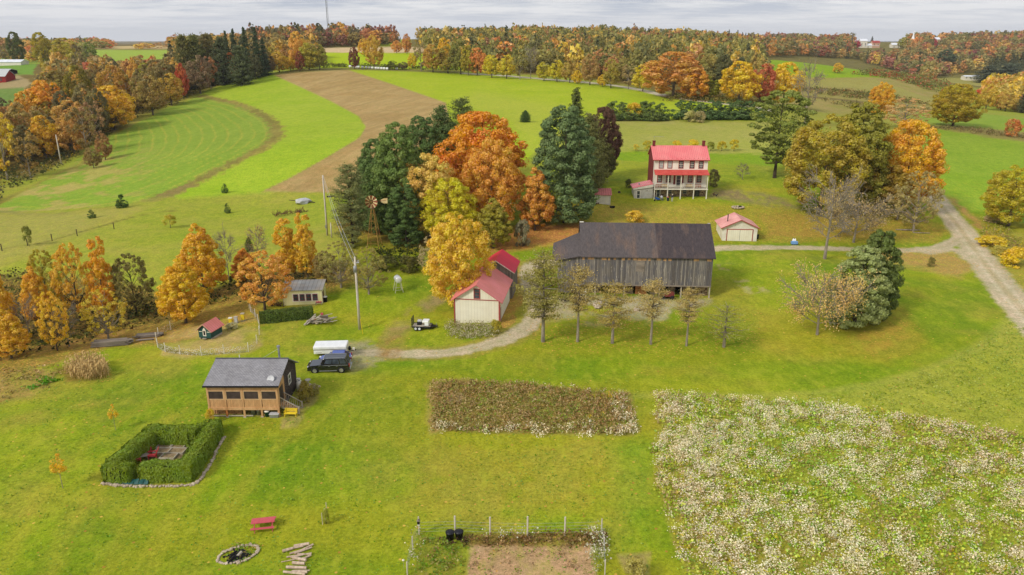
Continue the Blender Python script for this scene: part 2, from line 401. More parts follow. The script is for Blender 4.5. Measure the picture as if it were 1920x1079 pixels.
# hay field with swaths
HAY = patch((130, 176, 50), (140, 182, 56), (118, 166, 44))
hayp = [(-60,420),(20,375),(60,350),(130,314),(190,268),(270,224),(330,198),(378,178),(450,197),(500,221),(519,243),(514,262),(480,284),(420,314),(350,350),(300,374),(200,392),(100,402),(-60,440)]
region(hayp, HAY, 2, tmin=190, tmax=440, name='hay_field')
k = np.where((T > 190) & (T < 440) & (V > 170) & (V < 420) & (U < 540))[0]
cx, cy = G(330, 262)[:2]
mid = wline([(378,180),(450,197),(500,221),(519,243),(512,264),(480,284),(420,314),(350,350),(250,385),(120,402)], 6)
dm = pline(X[k], Y[k], mid); ins = np.clip(.5 - sdist(U[k], V[k], hayp) / 4, 0, 1)
sw = np.clip(1 - np.abs(((dm + (n10[k] - .5) * 2.0 + 3) / 4.6) % 1 - .5) * 2 / .3, 0, 1)
sw = sw * np.clip((n3[k] - .25) * 4, 0, 1) * np.clip((n40[k]) * 1.8, .4, 1) * ins
C[k] += (lin((184,192,66)) - C[k]) * (sw * .6)[:, None]
sw2 = (np.abs((dm / 2.6) % 1 - .5) * 2) * ins * .25
C[k] += (lin((128,170,40)) - C[k]) * sw2[:, None]
tan = contrast(n3[k] * .6 + n10[k] * .4 - .06, 8) * ins * np.clip((330 - U[k]) / 200, 0, 1) * np.clip((V[k] - 250) / 60, 0, 1)
C[k] += (lin((190,165,100)) - C[k]) * (tan * .85)[:, None]
region([(378,176),(430,155),(515,140),(560,158),(620,186),(672,218),(686,238),(672,262),(610,302),(540,346),(500,372),(330,372),(352,350),(420,314),(480,284),(514,262),(519,243),(500,221),(450,197)], patch((150,196,38),(160,200,50),(142,188,34)), 1.5, tmin=190, tmax=500, name='green_field')
path(mid, 4.5, patch((150,125,70), (128,112,58), (166,148,86)), 1.2, .9, name=None, grav=0, wob=2.5)
path(wline([(350,350),(300,372),(200,396),(80,404),(0,396)]), 3, (150,132,84), 1.5, .7, grav=0, wob=2)
STB = patch((176, 146, 96), (186, 158, 108), (166, 136, 84))
region([(513,141),(560,133),(652,131),(740,160),(836,193),(845,240),(700,330),(640,362),(490,360),(540,336),(610,297),(675,258),(686,238),(674,219),(620,190),(560,162)], STB, 1.5, tmin=190, tmax=540, warp=False, name='stubble_field')
k = np.where((LBL == names.index('stubble_field')) & (T < 560))[0]
C[k] *= (.9 + .2 * contrast(fbm((X[k] * .9 - Y[k] * .3) / 1.2, (Y[k] + X[k] * .3) / 26, 91, 3), 2))[:, None]
region([(513,139),(560,130),(660,127),(870,134),(870,138),(660,131),(560,136)], (120,128,60), 1, .8, tmin=380, tmax=600, warp=False)
# pasture left-middle
region([(-60,404),(100,402),(300,374),(500,362),(640,366),(650,470),(560,500),(420,500),(300,560),(-60,640)], patch((146,172,48),(160,172,66),(138,168,40)), 6, tmin=125, tmax=230, name='pasture')
region([(-60,400),(120,398),(260,392),(120,450),(0,500),(-60,520)], (176,162,92), 12, .55, tmin=125, tmax=240)
path(wline([(0,468),(80,455),(170,430),(260,405),(330,395)]), .5, (96,90,44), .4, .8, grav=0, wob=.3)
region([(640,400),(760,440),(900,470),(860,520),(640,500)], patch((130,150,30),(150,150,44),(112,130,28)), 10, .8, tmin=110, tmax=180)
region([(620,420),(680,420),(820,440),(900,470),(780,470),(640,440)], (160,116,60), 12, .65, leaf=.5)
region([(-60,420),(40,360),(160,300),(200,276),(150,310),(60,350),(-60,400)], patch((150,130,60),(140,140,60),(120,110,50)), 4, tmin=200)
# ravine floor leaf litter
region([(-60,520),(200,520),(330,560),(480,520),(640,490),(700,510),(640,540),(560,555),(470,580),(420,610),(330,640),(180,640),(80,670),(-60,700)], patch((120,104,48),(140,112,58),(98,98,38)), 9, tmin=95, tmax=150, leaf=.6, name='woodland_floor')
region([(-60,690),(0,676),(120,640),(200,620),(330,600),(450,588),(480,600),(330,640),(210,650),(100,680),(-60,730)], patch((178,132,84),(160,134,66),(150,140,50)), 7, leaf=.8)
# yard round the farmhouse
region([(1060,372),(1200,385),(1340,385),(1480,392),(1520,440),(1480,452),(1100,440),(1040,410)], patch((150,152,44),(176,152,70),(134,150,36)), 10, leaf=.55)
region([(1420,400),(1700,400),(1780,432),(1750,452),(1440,450)], patch((170,140,66),(150,144,44),(182,138,74)), 10, .8, leaf=.7)
region([(1340,352),(1430,362),(1480,382),(1500,396),(1440,388),(1380,376),(1330,370)], (152,126,98), 5, .85, msk=contrast(n3 * .6 + n1 * .4 + .12, 4))
region([(940,432),(1000,420),(1095,418),(1095,440),(1050,456),(970,468),(900,480)], patch((186,128,72),(172,126,64),(196,140,84)), 7, leaf=1)
region([(640,395),(780,420),(960,430),(960,445),(640,425)], (140,96,52), 10, .8, leaf=.8)
region([(1650,468),(1790,472),(1830,500),(1800,520),(1700,500),(1640,490)], (184,150,92), 8, .85, leaf=.8)
region([(1760,372),(1780,376),(1840,430),(1900,530),(1960,600),(1960,560),(1880,470),(1850,425),(1790,375)], (186,142,90), 5, .9, leaf=.9)
region([(1860,430),(1960,440),(1960,600),(1900,540),(1860,480)], patch((160,160,60),(176,160,80),(130,150,50)), 8, leaf=.3)
region([(1600,640),(1700,590),(1700,640),(1640,670)], (184,150,66), 14, .6, leaf=.2)
region([(1600,570),(1690,580),(1740,640),(1660,680),(1600,660)], (186,150,62), 20, .55)
region([(1370,525),(1420,530),(1450,552),(1400,552)], (186,172,128), 5, .8, msk=contrast(n3 * .5 + n1 * .5, 7))
region([(1340,498),(1372,500),(1368,512),(1340,510)], (180,170,120), 5, .6, msk=contrast(n3 * .5 + n1 * .5, 7))
region([(940,500),(970,480),(985,560),(960,620),(930,620)], (176,128,70), 5, .8, leaf=1)
# barnyard
region([(1000,560),(1060,555),(1335,562),(1330,572),(1260,580),(1240,606),(1130,612),(1010,604)], patch((196,178,152),(160,138,96),(206,196,176)), 6, .9, msk=contrast(n3 * .7 + n1 * .3 + .1, 5))
region([(1000,600),(1250,606),(1300,640),(1000,640)], (150,148,40), 14, .5, leaf=.5)
region([(1010,600),(1420,590),(1420,660),(1010,660)], (120,160,26), 14, .4, leaf=.35)
# coop yard, cabin surroundings
region(smooth([(296,655),(310,630),(345,612),(400,600),(455,606),(486,618),(486,640),(470,662),(420,668),(350,670),(310,668),(296,655)], 3), patch((196,164,112),(176,158,84),(206,172,124)), 5, .9, msk=contrast(n3 + .08, 4) * .7 + .3)
region([(330,560),(470,560),(520,590),(470,612),(380,606),(330,625)], (170,140,62), 10, .7, leaf=.9)
region([(395,778),(560,778),(590,760),(600,742),(560,735),(555,770),(395,770)], (176,146,100), 5, .85, msk=contrast(n3 * .5 + n1 * .5 + .15, 5))
region([(530,783),(570,775),(560,800),(530,802)], (190,150,110), 5, .7)
region([(-60,712),(60,690),(118,694),(100,720),(60,745),(-60,770)], patch((206,170,112),(176,140,86),(160,150,60)), 6, .9, msk=contrast(n3 * .5 + n1 * .5 + .12, 5))
region([(110,690),(200,670),(210,710),(130,718)], (150,120,60), 6, .8)
# front gardens
region([(825,716),(860,712),(1180,738),(1196,800),(1184,818),(806,810),(812,760)], patch((160,134,74),(146,142,62),(172,142,90)), 4, name='weedy_garden_bed')
region([(830,738),(868,735),(866,755),(834,758)], (205,180,150), 4, .8, msk=contrast(n1 + .1, 4))
region([(798,720),(830,714),(820,812),(802,812)], (196,160,96), 6, .6)
region([(884,1020),(1110,1022),(1118,1100),(866,1100)], patch((196,160,124),(182,146,104),(206,176,144)), 5, name='garden_soil')
region([(872,1000),(1140,1000),(1140,1026),(872,1024)], (146,112,66), 5, .8)
region([(790,1000),(880,1004),(870,1100),(770,1100)], patch((112,150,34),(150,138,60),(120,150,36)), 6, .8)
region([(1160,1040),(1222,1036),(1222,1079),(1180,1079)], (176,150,100), 6, .8)
region([(830,830),(1080,830),(1150,960),(900,990),(780,930)], (176,158,64), 40, .5, msk=contrast(n3 + .03, 3))
region([(480,900),(640,640),(780,760),(740,930)], (96,146,24), 50, .35)
region([(1215,830),(1190,820),(1150,830),(1150,960),(1215,990)], (100,164,38), 22, .3)
region([(1228,735),(1500,752),(1660,770),(1800,796),(1980,826),(1980,1120),(1300,1120),(1254,985),(1224,900),(1228,820)], patch((144,170,48),(162,158,66),(126,160,42)), 7, name='weedy_field')
region([(1480,748),(1640,728),(1780,686),(1850,645),(1905,600),(1980,640),(1980,826),(1800,796),(1660,770),(1500,752)], patch((158,178,58),(168,182,76),(140,166,44)), 5, .9)
path(wline([(1000,740),(1200,742),(1450,742),(1600,728),(1720,700),(1810,662),(1860,630),(1895,600)]), 1.4, (172,184,80), .6, .5, grav=0, wob=.4)
for off in range(4):
    path(wline([(1500+off*26,715-off*30),(1640+off*20,690-off*30),(1740+off*14,650-off*30),(1810+off*10,600-off*22)]), 1.2, (112,150,26), .7, .35, grav=0, wob=.5)
for u0 in (250, 330, 420, 60, 150):
    path(wline([(u0 - 60,1079),(u0,960),(u0 + 110,830),(u0 + 250,735)]), 1.2, (168,172,54), .8, .42, grav=0, wob=.8)
# roads
GR = patch((202, 186, 158), (210, 192, 162), (188, 172, 146))
r1 = wline([(640,664),(700,662),(770,664),(850,660),(920,645),(968,626),(1000,600),(1006,570),(994,540),(988,515),(994,500),(1010,493),(1050,491)])
path(r1, 4.6, patch((178,140,84),(160,150,70),(150,130,70)), .8, .6, grav=.2)
path(r1, 2.8, GR, .35, 1, name='gravel_driveway')
k, d, q = path(r1, .5, (150, 146, 80), .4, .45, grav=0, msk=contrast(n3 + .05, 6))
region([(650,640),(700,640),(730,668),(700,690),(655,700),(640,680)], patch((176,164,140),(150,150,70),(190,176,150)), 7, .7, msk=contrast(n3 * .5 + n1 * .5 + .02, 6))
r2 = wline([(735,664),(738,630),(772,592),(810,568),(840,552)]); path(r2, 3.4, patch((168,128,76),(186,168,140),(150,140,60)), .7, .85, grav=.7, msk=contrast(n3 + .1, 5), name='dirt_track')
r3 = wline([(1336,467),(1400,465),(1500,465),(1570,467),(1640,469),(1720,469),(1770,462),(1802,446)])
path(r3, 2.9, GR, .3, 1, name='gravel_driveway')
r4 = wline([(1735,340),(1752,366),(1770,392),(1800,428),(1822,460),(1850,500),(1886,545),(1920,585),(1990,665)])
path(r4, 5.2, GR, .4, 1, name='gravel_road')
path(r4, .9, (186,166,122), .5, .6, grav=0, msk=contrast(n3 + .15, 4)); path([(x - 1.1, y - .4) for x, y in r4], .5, (222,208,184), .3, .6, grav=0); path([(x + 1.1, y + .4) for x, y in r4], .5, (222,208,184), .3, .6, grav=0)
path(r3, .5, (160,156,100), .4, .4, grav=0, msk=contrast(n3 + .1, 4)); path(r4, 7.5, (178,142,92), .9, .35, grav=0, msk=contrast(n3, 3)) if 0 else None
path(wline([(1740,474),(1778,468),(1802,474),(1826,490)]), 2.6, GR, .5, 1, name='gravel_road')
r5 = wline([(872,138),(940,142),(1000,147),(1100,155),(1160,162),(1210,171),(1262,183),(1330,192),(1420,202),(1450,210)])
path(r5, 7, patch((206,196,180),(196,184,160),(210,200,184)), .8, 1, name='far_road', wob=.3)
path(wline([(440,606),(520,588),(600,566)]), 1.6, (178,166,120), .6, .5, grav=.3)
region([(268,826),(366,822),(352,862),(262,862)], patch((150,130,100),(128,108,84),(166,150,120)), 4, name='gravel_patio')

# --- build the sheet, cut into its named surfaces
fk = np.clip((T - 190) / 80, 0, 1)[:, None]; gw = np.clip((C[:, 1] / C[:, 0] - .92) * 5, 0, 1)[:, None]
tint = np.array([1.07, .88, 1.1]) * (1 - fk) + np.array([.98, .77, 1.1]) * fk
C = C * (1 - gw + gw * tint) * (1 - (1 - gw) * np.array([.08, .06, .06])) + fk * gw * np.array([.01, 0, .003])
gm, nt, bs = newmat('ground_cover')
at = nd(nt, 'ShaderNodeVertexColor', layer_name='cover'); ax = nd(nt, 'ShaderNodeVertexColor', layer_name='kind')
sx = nd(nt, 'ShaderNodeSeparateColor'); nt.links.new(ax.outputs[0], sx.inputs[0])
tc = nd(nt, 'ShaderNodeTexCoord').outputs['Object']
g1 = noise(nt, 3.2, 5, tc, .7); g2 = noise(nt, .55, 4, tc, .6); g3 = noise(nt, 11, 2, tc, .6)
col = mixc(nt, 1.0, at.outputs[0], ramp(nt, g1, .28, .74, (.58, .60, .5, 1), (1.34, 1.30, 1.3, 1)), 'MULTIPLY')
col = mixc(nt, 1.0, col, ramp(nt, g2, .3, .7, (.84, .90, .8, 1), (1.14, 1.06, 1.1, 1)), 'MULTIPLY')
col = mixc(nt, 1.0, col, ramp(nt, g3, .3, .72, (.74, .76, .7, 1), (1.22, 1.2, 1.2, 1)), 'MULTIPLY')
gs = noise(nt, .9, 5, tc, .6, stretch=(1, .45, 1))
ylw = ramp(nt, gs, .5, .68); mu = nd(nt, 'ShaderNodeMath', operation='MULTIPLY'); nt.links.new(ylw, mu.inputs[0]); nt.links.new(sx.outputs[0], mu.inputs[1])
m2 = nd(nt, 'ShaderNodeMath', operation='MULTIPLY'); nt.links.new(mu.outputs[0], m2.inputs[0]); m2.inputs[1].default_value = .42
col = mixc(nt, m2.outputs[0], col, L3(176, 176, 52))
# fallen leaves: small cells switched on where the litter attribute is high
vo = nd(nt, 'ShaderNodeTexVoronoi', feature='F1'); vo.inputs['Scale'].default_value = 3.4; nt.links.new(tc, vo.inputs['Vector'])
vs = nd(nt, 'ShaderNodeSeparateColor'); nt.links.new(vo.outputs['Color'], vs.inputs[0])
lt = nd(nt, 'ShaderNodeMath', operation='LESS_THAN'); nt.links.new(vs.outputs[0], lt.inputs[0])
lv = nd(nt, 'ShaderNodeMath', operation='MULTIPLY_ADD'); nt.links.new(sx.outputs[2], lv.inputs[0]); lv.inputs[1].default_value = .62; lv.inputs[2].default_value = .015
nt.links.new(lv.outputs[0], lt.inputs[1])
ds = nd(nt, 'ShaderNodeMath', operation='LESS_THAN'); nt.links.new(vo.outputs['Distance'], ds.inputs[0]); ds.inputs[1].default_value = .42
lm = nd(nt, 'ShaderNodeMath', operation='MULTIPLY'); nt.links.new(lt.outputs[0], lm.inputs[0]); nt.links.new(ds.outputs[0], lm.inputs[1])
lcol = ramp(nt, vs.outputs[1], .1, .9, L4(176, 116, 58), L4(222, 178, 84))
l2 = nd(nt, 'ShaderNodeMath', operation='MULTIPLY'); nt.links.new(lm.outputs[0], l2.inputs[0]); l2.inputs[1].default_value = .75
col = mixc(nt, l2.outputs[0], col, lcol)
nt.links.new(col, bs.inputs['Base Color']); bs.inputs['Roughness'].default_value = .95; bs.inputs['Specular IOR Level'].default_value = .08
bump(nt, g1, .5, .12)
idx = np.arange(NT * NR).reshape(NR, NT)
Q = np.stack([idx[:-1, :-1], idx[:-1, 1:], idx[1:, 1:], idx[1:, :-1]], -1).reshape(-1, 4)
ql = LBL[Q[:, 0]]
dxr = np.gradient(Z.reshape(NR, NT), axis=0); 
LAB = {n: n for n in names}
for i, nme in enumerate(names):
    q = Q[ql == i]
    if not len(q): continue
    u, inv = np.unique(q, return_inverse=True)
    V3 = np.stack([X[u], Y[u], Z[u]], -1)
    me = np_mesh(nme, V3, inv.reshape(-1, 4), gm, True)
    a = me.color_attributes.new('cover', 'FLOAT_COLOR', 'POINT'); a.data.foreach_set('color', np.hstack([C[u], np.ones((len(u), 1))]).astype(np.float32).ravel())
    a = me.color_attributes.new('kind', 'FLOAT_COLOR', 'POINT'); a.data.foreach_set('color', np.stack([GRA[u] * (T[u] < 200), GRAV[u], LEAF[u], np.ones(len(u))], -1).astype(np.float32).ravel())
    tag(link(nme, me), kind='structure')
# ================================================================== trees
def leafmat(name, hue=.018, val=.36, trans=.38, clump=.35):
    m, nt, b = newmat(name); oi = nd(nt, 'ShaderNodeObjectInfo'); ge = nd(nt, 'ShaderNodeNewGeometry')
    at = nd(nt, 'ShaderNodeVertexColor', layer_name='leafcol')
    n = noise(nt, clump, 2)
    base = oi.outputs['Color']
    if name == 'merged_leaves': base = at.outputs[0]
    hs = nd(nt, 'ShaderNodeHueSaturation'); nt.links.new(base, hs.inputs['Color'])
    h = nd(nt, 'ShaderNodeMapRange'); nt.links.new(n, h.inputs[0]); h.inputs[1].default_value = .3; h.inputs[2].default_value = .7; h.inputs[3].default_value = .5 - hue; h.inputs[4].default_value = .5 + hue
    nt.links.new(h.outputs[0], hs.inputs['Hue'])
    v = nd(nt, 'ShaderNodeMapRange'); nt.links.new(ge.outputs['Random Per Island'], v.inputs[0]); v.inputs[3].default_value = 1 - val * .6; v.inputs[4].default_value = 1 + val * .55
    nt.links.new(v.outputs[0], hs.inputs['Value'])
    rs = nd(nt, 'ShaderNodeMapRange'); nt.links.new(ge.outputs['Random Per Island'], rs.inputs[0]); rs.inputs[3].default_value = 1.08; rs.inputs[4].default_value = .86
    nt.links.new(rs.outputs[0], hs.inputs['Saturation'])
    nt.links.new(hs.outputs[0], b.inputs['Base Color']); b.inputs['Roughness'].default_value = .8; b.inputs['Specular IOR Level'].default_value = .15
    tr = nd(nt, 'ShaderNodeBsdfTranslucent'); nt.links.new(hs.outputs[0], tr.inputs[0])
    ms = nd(nt, 'ShaderNodeMixShader'); ms.inputs[0].default_value = trans
    nt.links.new(b.outputs[0], ms.inputs[1]); nt.links.new(tr.outputs[0], ms.inputs[2]); nt.links.new(ms.outputs[0], nt.nodes['Material Output'].inputs[0])
    return m
M_LEAF = leafmat('autumn_leaves'); M_NEEDLE = leafmat('needles', .012, .5, .25, .5); M_MERGE = leafmat('merged_leaves', .014, .4, .35, .05)
M_BARK = stain('bark', L3(112, 100, 84), L3(78, 68, 56), 3, .9, stretch=(1, 1, .3))
M_BARKG = stain('grey_bark', L3(160, 148, 130), L3(110, 100, 86), 3, .9, stretch=(1, 1, .3))
M_BARKD = stain('dark_bark', L3(86, 72, 58), L3(56, 48, 40), 3, .9, stretch=(1, 1, .3))
RG = np.random.default_rng(11)
def unit(v): return v / (np.linalg.norm(v, axis=-1, keepdims=True) + 1e-9)
def rdir(n): return unit(RG.normal(size=(n, 3)))
def cards(P, N, S, asp=1.0, up=None):
    n = len(P); r = rdir(n) if up is None else up; A = unit(np.cross(N, r)); B = np.cross(N, A)
    S = np.broadcast_to(S, (n,))[:, None]; k = RG.uniform(.7, 1.25, (n, 4, 1))
    a = A * S * .5; b = B * S * .5 * asp; bend = N * S * RG.uniform(-.18, .18, (n, 1))
    V = np.stack([P - a * k[:, 0] - b * .35, P + b * k[:, 1] + bend, P + a * k[:, 2] - b * .1, P - b * k[:, 3] + bend], 1)
    return V
def cardmesh(name, V, mat, cols=None):
    n = len(V); me = np_mesh(name, V.reshape(-1, 3), np.arange(n * 4).reshape(n, 4), mat)
    if cols is not None:
        a = me.color_attributes.new('leafcol', 'FLOAT_COLOR', 'POINT'); a.data.foreach_set('color', np.hstack([np.repeat(cols, 4, 0), np.ones((n * 4, 1))]).astype(np.float32).ravel())
    return me
def clumps(H, zb, R, prof, nc, rfrac, topb=.12):
    ps = np.array(prof); C = []; tries = 0
    while len(C) < nc and tries < nc * 30:
        tries += 1; s = RG.random(); rad = np.interp(s, ps[:, 0], ps[:, 1])
        if RG.random() > rad + topb: continue
        a = RG.random() * 2 * PI; f = RG.uniform(.5, 1) ** .6 * rad * (1 - rfrac * .7)
        wob = 1 + .13 * math.sin(3 * a + 5 * s) * math.sin(7 * s + 2 * a)
        C.append((f * R * wob * math.cos(a), f * R * wob * math.sin(a), zb + s * (H - zb) * .97, rfrac * R * RG.uniform(.65, 1.25) * (.55 + .45 * rad)))
    return np.array(C)
def crown_cards(H, zb, R, prof, nc, rfrac, per, cs, fill=.12, flat=.8, topb=.12):
    Cc = clumps(H, zb, R, prof, nc, rfrac, topb); P = []; N = []; cen = np.array([0, 0, zb + (H - zb) * .4])
    for c in Cc:
        n = int(per * RG.uniform(.7, 1.3)); d = rdir(n); out = unit((c[:3] - cen)[None]); m = (d @ out.T)[:, 0] > -.45
        d = d[m]; rr_ = c[3] * RG.uniform(.6, 1.08, (len(d), 1)); q = d * rr_; q[:, 2] *= flat
        P.append(c[:3] + q); N.append(unit(d + rdir(len(d)) * .38 + np.array([0, 0, .25])))
    P = np.concatenate(P); N = np.concatenate(N)
    if fill:
        k = int(len(P) * fill); j = RG.integers(0, len(P), k); P2 = cen + (P[j] - cen) * RG.uniform(.2, .85, (k, 1)); P = np.concatenate([P, P2]); N = np.concatenate([N, rdir(k)])
    return cards(P, N, RG.uniform(.45, 1.4, len(P)) ** 1.0 * cs * 1.06), Cc
def limbs(H, zb, Cc, r0, nl=14, lean=0, seg=6):
    mb = MB(); top = zb + (H - zb) * .72
    tp = [Vector((0, 0, -.6)), Vector((.05 * r0, .1 * r0, zb * .5)), Vector((lean * .3, .2 * r0, zb)), Vector((lean * .6, -.3 * r0, (zb + top) / 2)), Vector((lean, .3 * r0, top))]
    mb.tube(tp, [r0 * 1.35, r0, r0 * .85, r0 * .5, r0 * .15], 8)
    if len(Cc):
        idx = RG.permutation(len(Cc))[:nl]
        for i in idx:
            e = Vector(Cc[i][:3]); zs = min(max(zb * .8, e.z - (Vector((e.x, e.y, 0)).length) * RG.uniform(.6, 1.1)), top * .95); f = (zs - zb) / (top - zb + 1e-6)
            st = Vector((lean * max(f, 0), 0, zs)); md = st.lerp(e, .5) + Vector((0, 0, -.05 * (e - st).length)) + Vector(rdir(1)[0]) * .25
            rr_ = r0 * .38 * (1 - .5 * max(f, 0)); mb.tube([st, md, e], [rr_, rr_ * .6, rr_ * .15], 5)
    return mb
def twigs(H, zb, R, prof, r0, n1=16, n2=5, n3=4, thin=.03, droop=0):
    """bare branching crown: limbs > branches > twigs"""
    mb = MB(); ps = np.array(prof); top = H * .93
    mb.tube([Vector((0, 0, -.6)), Vector((.05, 0, zb)), Vector((.15, .1, (zb + top) / 2)), Vector((0, -.1, top))], [r0 * 1.3, r0 * .9, r0 * .45, thin], 7)
    tips = []
    for i in range(n1):
        s = (i + RG.random()) / n1; z0 = zb + s * (top - zb) * .85; rad = np.interp(min(s * .85 + .1, 1), ps[:, 0], ps[:, 1]) * R; a = i * 2.4 + RG.random()
        L = rad * RG.uniform(.85, 1.1); e = Vector((L * math.cos(a), L * math.sin(a), z0 + L * RG.uniform(.35, .75) - droop * L)); st = Vector((0, 0, z0)); md = st.lerp(e, .5) + Vector((0, 0, -.06 * L))
        rr_ = max(r0 * .32 * (1 - s * .7), thin * 1.3); mb.tube([st, md, e], [rr_, rr_ * .6, thin], 4, False)
        for j in range(n2):
            f = RG.uniform(.3, 1); p = st.lerp(md, f * 2) if f < .5 else md.lerp(e, f * 2 - 1); d = Vector(unit(np.array(e - st) / (L + .01) + rdir(1)[0] * .8 + np.array([0, 0, .2])))
            l2 = L * RG.uniform(.25, .45) + .4; q = p + d * l2; mb.tube([p, q], [thin * 1.3, thin * .7], 3, False); tips.append(q)
            for k in range(n3):
                p2 = p.lerp(q, RG.uniform(.2, 1)); d2 = Vector(unit(np.array(d) + rdir(1)[0] * .9)); q2 = p2 + d2 * l2 * RG.uniform(.4, .7); mb.tube([p2, q2], [thin * .8, thin * .45], 3, False); tips.append(q2)
    return mb, np.array([tuple(t) for t in tips])
def pine_cards(H, zb, R, prof, levels, nb, per, cs, droop=.1, tuft=.5, irr=.25, up=.5):
    ps = np.array(prof); P = []; N = []; mb = MB()
    for i in range(levels):
        s = (i + RG.uniform(-.2, .3)) / levels; s = min(max(s, 0), 1); z = zb + s * (H - zb); rad = np.interp(s, ps[:, 0], ps[:, 1]) * R
        for j in range(nb):
            a = 2 * PI * (j + RG.random() * .7) / nb + i * 1.3; L = rad * RG.uniform(1 - irr, 1 + irr * .5) + .15
            zj = RG.normal() * .42 * (H - zb) / levels; d = np.array([math.cos(a), math.sin(a), 0]); n = max(int(per * (L / R + .15)), 4)
            f = RG.random(n) ** .6; wid = tuft * (.35 + f * .7) * min(1, L / 2 + .3)
            q = d * (f * L)[:, None] + np.array([0, 0, z + zj]); q[:, 2] += (-droop * f + up * .35 * f * f) * L
            q += RG.normal(size=(n, 3)) * wid[:, None] * np.array([.5, .5, .28])
            P.append(q); N.append(unit(rdir(n) * .8 + d * .35 + np.array([0, 0, .75])))
            if i % 2 == 0: mb.tube([(0, 0, z), tuple(d * L * .9 + np.array([0, 0, z - droop * L + up * .3 * L]))], [.05 + .05 * (1 - s), .02], 4, False)
    P = np.concatenate(P); N = np.concatenate(N)
    mb.tube([(0, 0, -.6), (0, 0, H * .5), (0, 0, H * .97)], [.016 * H + .1, .012 * H, .03], 8)
    return cards(P, N, RG.uniform(.7, 1.3, len(P)) * cs, .8), mb
ROUND = [(0, .45), (.12, .8), (.35, 1), (.6, .93), (.8, .7), (.93, .42), (1, .15)]
EGG = [(0, .5), (.15, .85), (.35, 1), (.6, .8), (.8, .52), (1, .12)]
COLM = [(0, .55), (.2, 1), (.45, .85), (.7, .7), (.9, .5), (1, .15)]
WIDE = [(0, .6), (.2, .95), (.45, 1), (.7, .88), (.88, .6), (1, .2)]
VASE = [(0, .3), (.3, .75), (.6, 1), (.85, .8), (1, .3)]
CONE = [(0, .9), (.08, 1), (.4, .66), (.7, .34), (.9, .14), (1, .02)]
WPINE = [(0, .75), (.15, 1), (.4, .92), (.65, .68), (.85, .4), (1, .08)]
PROTO = {}
def proto(name, H, R, crown, trunk, barkm, leafm):
    PROTO[name] = (H, R, cardmesh(name + '_crown', crown, leafm) if crown is not None else None, trunk.mesh(name + '_trunk', barkm))
def decid(name, H, zb, R, prof, nc, rf, per, cs, r0, nl=14, bark=None, fill=.12):
    c, cc = crown_cards(H, zb, R, prof, nc, rf, per, cs, fill); proto(name, H, R, c, limbs(H, zb, cc, r0, nl), bark or M_BARK, M_LEAF)
decid('round', 18, 2.2, 8, ROUND, 230, .15, 200, .31, .38, 20)
decid('roundb', 18, 2.6, 7.4, WIDE, 190, .16, 190, .31, .36, 18)
decid('egg', 14, 1.4, 5, EGG, 150, .18, 190, .27, .26, 14)
decid('column', 13, 1.2, 3, COLM, 110, .25, 160, .25, .2, 12)
decid('loose', 14, 2.2, 6, WIDE, 170, .12, 90, .27, .26, 40, M_BARKD, 0)
decid('looser', 13, 2.0, 5.5, ROUND, 150, .11, 55, .24, .24, 50, M_BARKG, 0)
decid('bushy', 3, .1, 1.9, WIDE, 34, .3, 80, .2, .06, 10, M_BARK, .1)
decid('fruit', 4, .8, 2.1, ROUND, 34, .28, 70, .22, .08, 10, M_BARK, .1)
decid('sapling', 4.6, 2.3, 1.15, EGG, 22, .35, 42, .16, .035, 8, M_BARKG, .1)
# lighter versions for mid distance
decid('mround', 16, 2, 7, ROUND, 100, .19, 105, .48, .34, 8)
decid('mwide', 16, 2.4, 6.6, WIDE, 90, .2, 105, .48, .32, 8)
decid('megg', 15, 1.6, 4.8, EGG, 80, .22, 100, .44, .28, 8)
decid('mloose', 15, 2.6, 6, VASE, 46, .19, 55, .55, .28, 22, M_BARKG, 0)
c, t = pine_cards(20, .8, 6.2, WPINE, 26, 9, 190, .3, .08, .95, .32, .5); proto('wpine', 20, 6.2, c, t, M_BARKD, M_NEEDLE)
c, t = pine_cards(21, 1.2, 5.5, [(0,.55),(.2,1),(.5,.95),(.7,.9),(.88,.6),(1,.12)], 19, 8, 165, .3, .02, .95, .42, .45); proto('pinetall', 21, 5.5, c, t, M_BARKD, M_NEEDLE)
c, t = pine_cards(16, .3, 4.4, CONE, 28, 9, 130, .27, .22, .55, .2, .2); proto('spruce', 16, 4.4, c, t, M_BARKD, M_NEEDLE)
c, t = pine_cards(12, .1, 4.8, [(0,.8),(.2,1),(.5,.85),(.75,.55),(1,.06)], 24, 10, 170, .24, .12, .7, .25, .4); proto('denspine', 12, 4.8, c, t, M_BARKD, M_NEEDLE)
c, t = pine_cards(18, .5, 3.6, CONE, 20, 8, 60, .46, .2, .7, .25, .2); proto('mspruce', 18, 3.6, c, t, M_BARKD, M_NEEDLE)
c, t = pine_cards(17, .8, 4.8, WPINE, 16, 8, 80, .48, .05, 1.2, .35, .45); proto('mpine', 17, 4.8, c, t, M_BARKD, M_NEEDLE)
c, _c = crown_cards(5, .1, 2.2, [(0,.85),(.2,1),(.5,.85),(.8,.5),(1,.1)], 46, .26, 90, .22, .2); t = limbs(5, .1, _c, .08, 6); proto('smallpine', 5, 2.2, c, t, M_BARKD, M_NEEDLE)
def cpine(name, H, zb, R, prof, nc, rf, per, cs, flat):
    c, cc = crown_cards(H, zb, R, prof, nc, rf, per, cs, .1, flat, .45); t = limbs(H, zb, cc, .3, 16); t.tube([(0, 0, 0), (0, 0, H * .95)], [.25, .04], 7); proto(name, H, R, c, t, M_BARKD, M_NEEDLE)
WP2 = [(0,.75),(.15,1),(.45,.97),(.7,.85),(.88,.62),(1,.3)]
cpine('cpine', 20, 1, 6.0, WP2, 260, .18, 180, .3, .6)
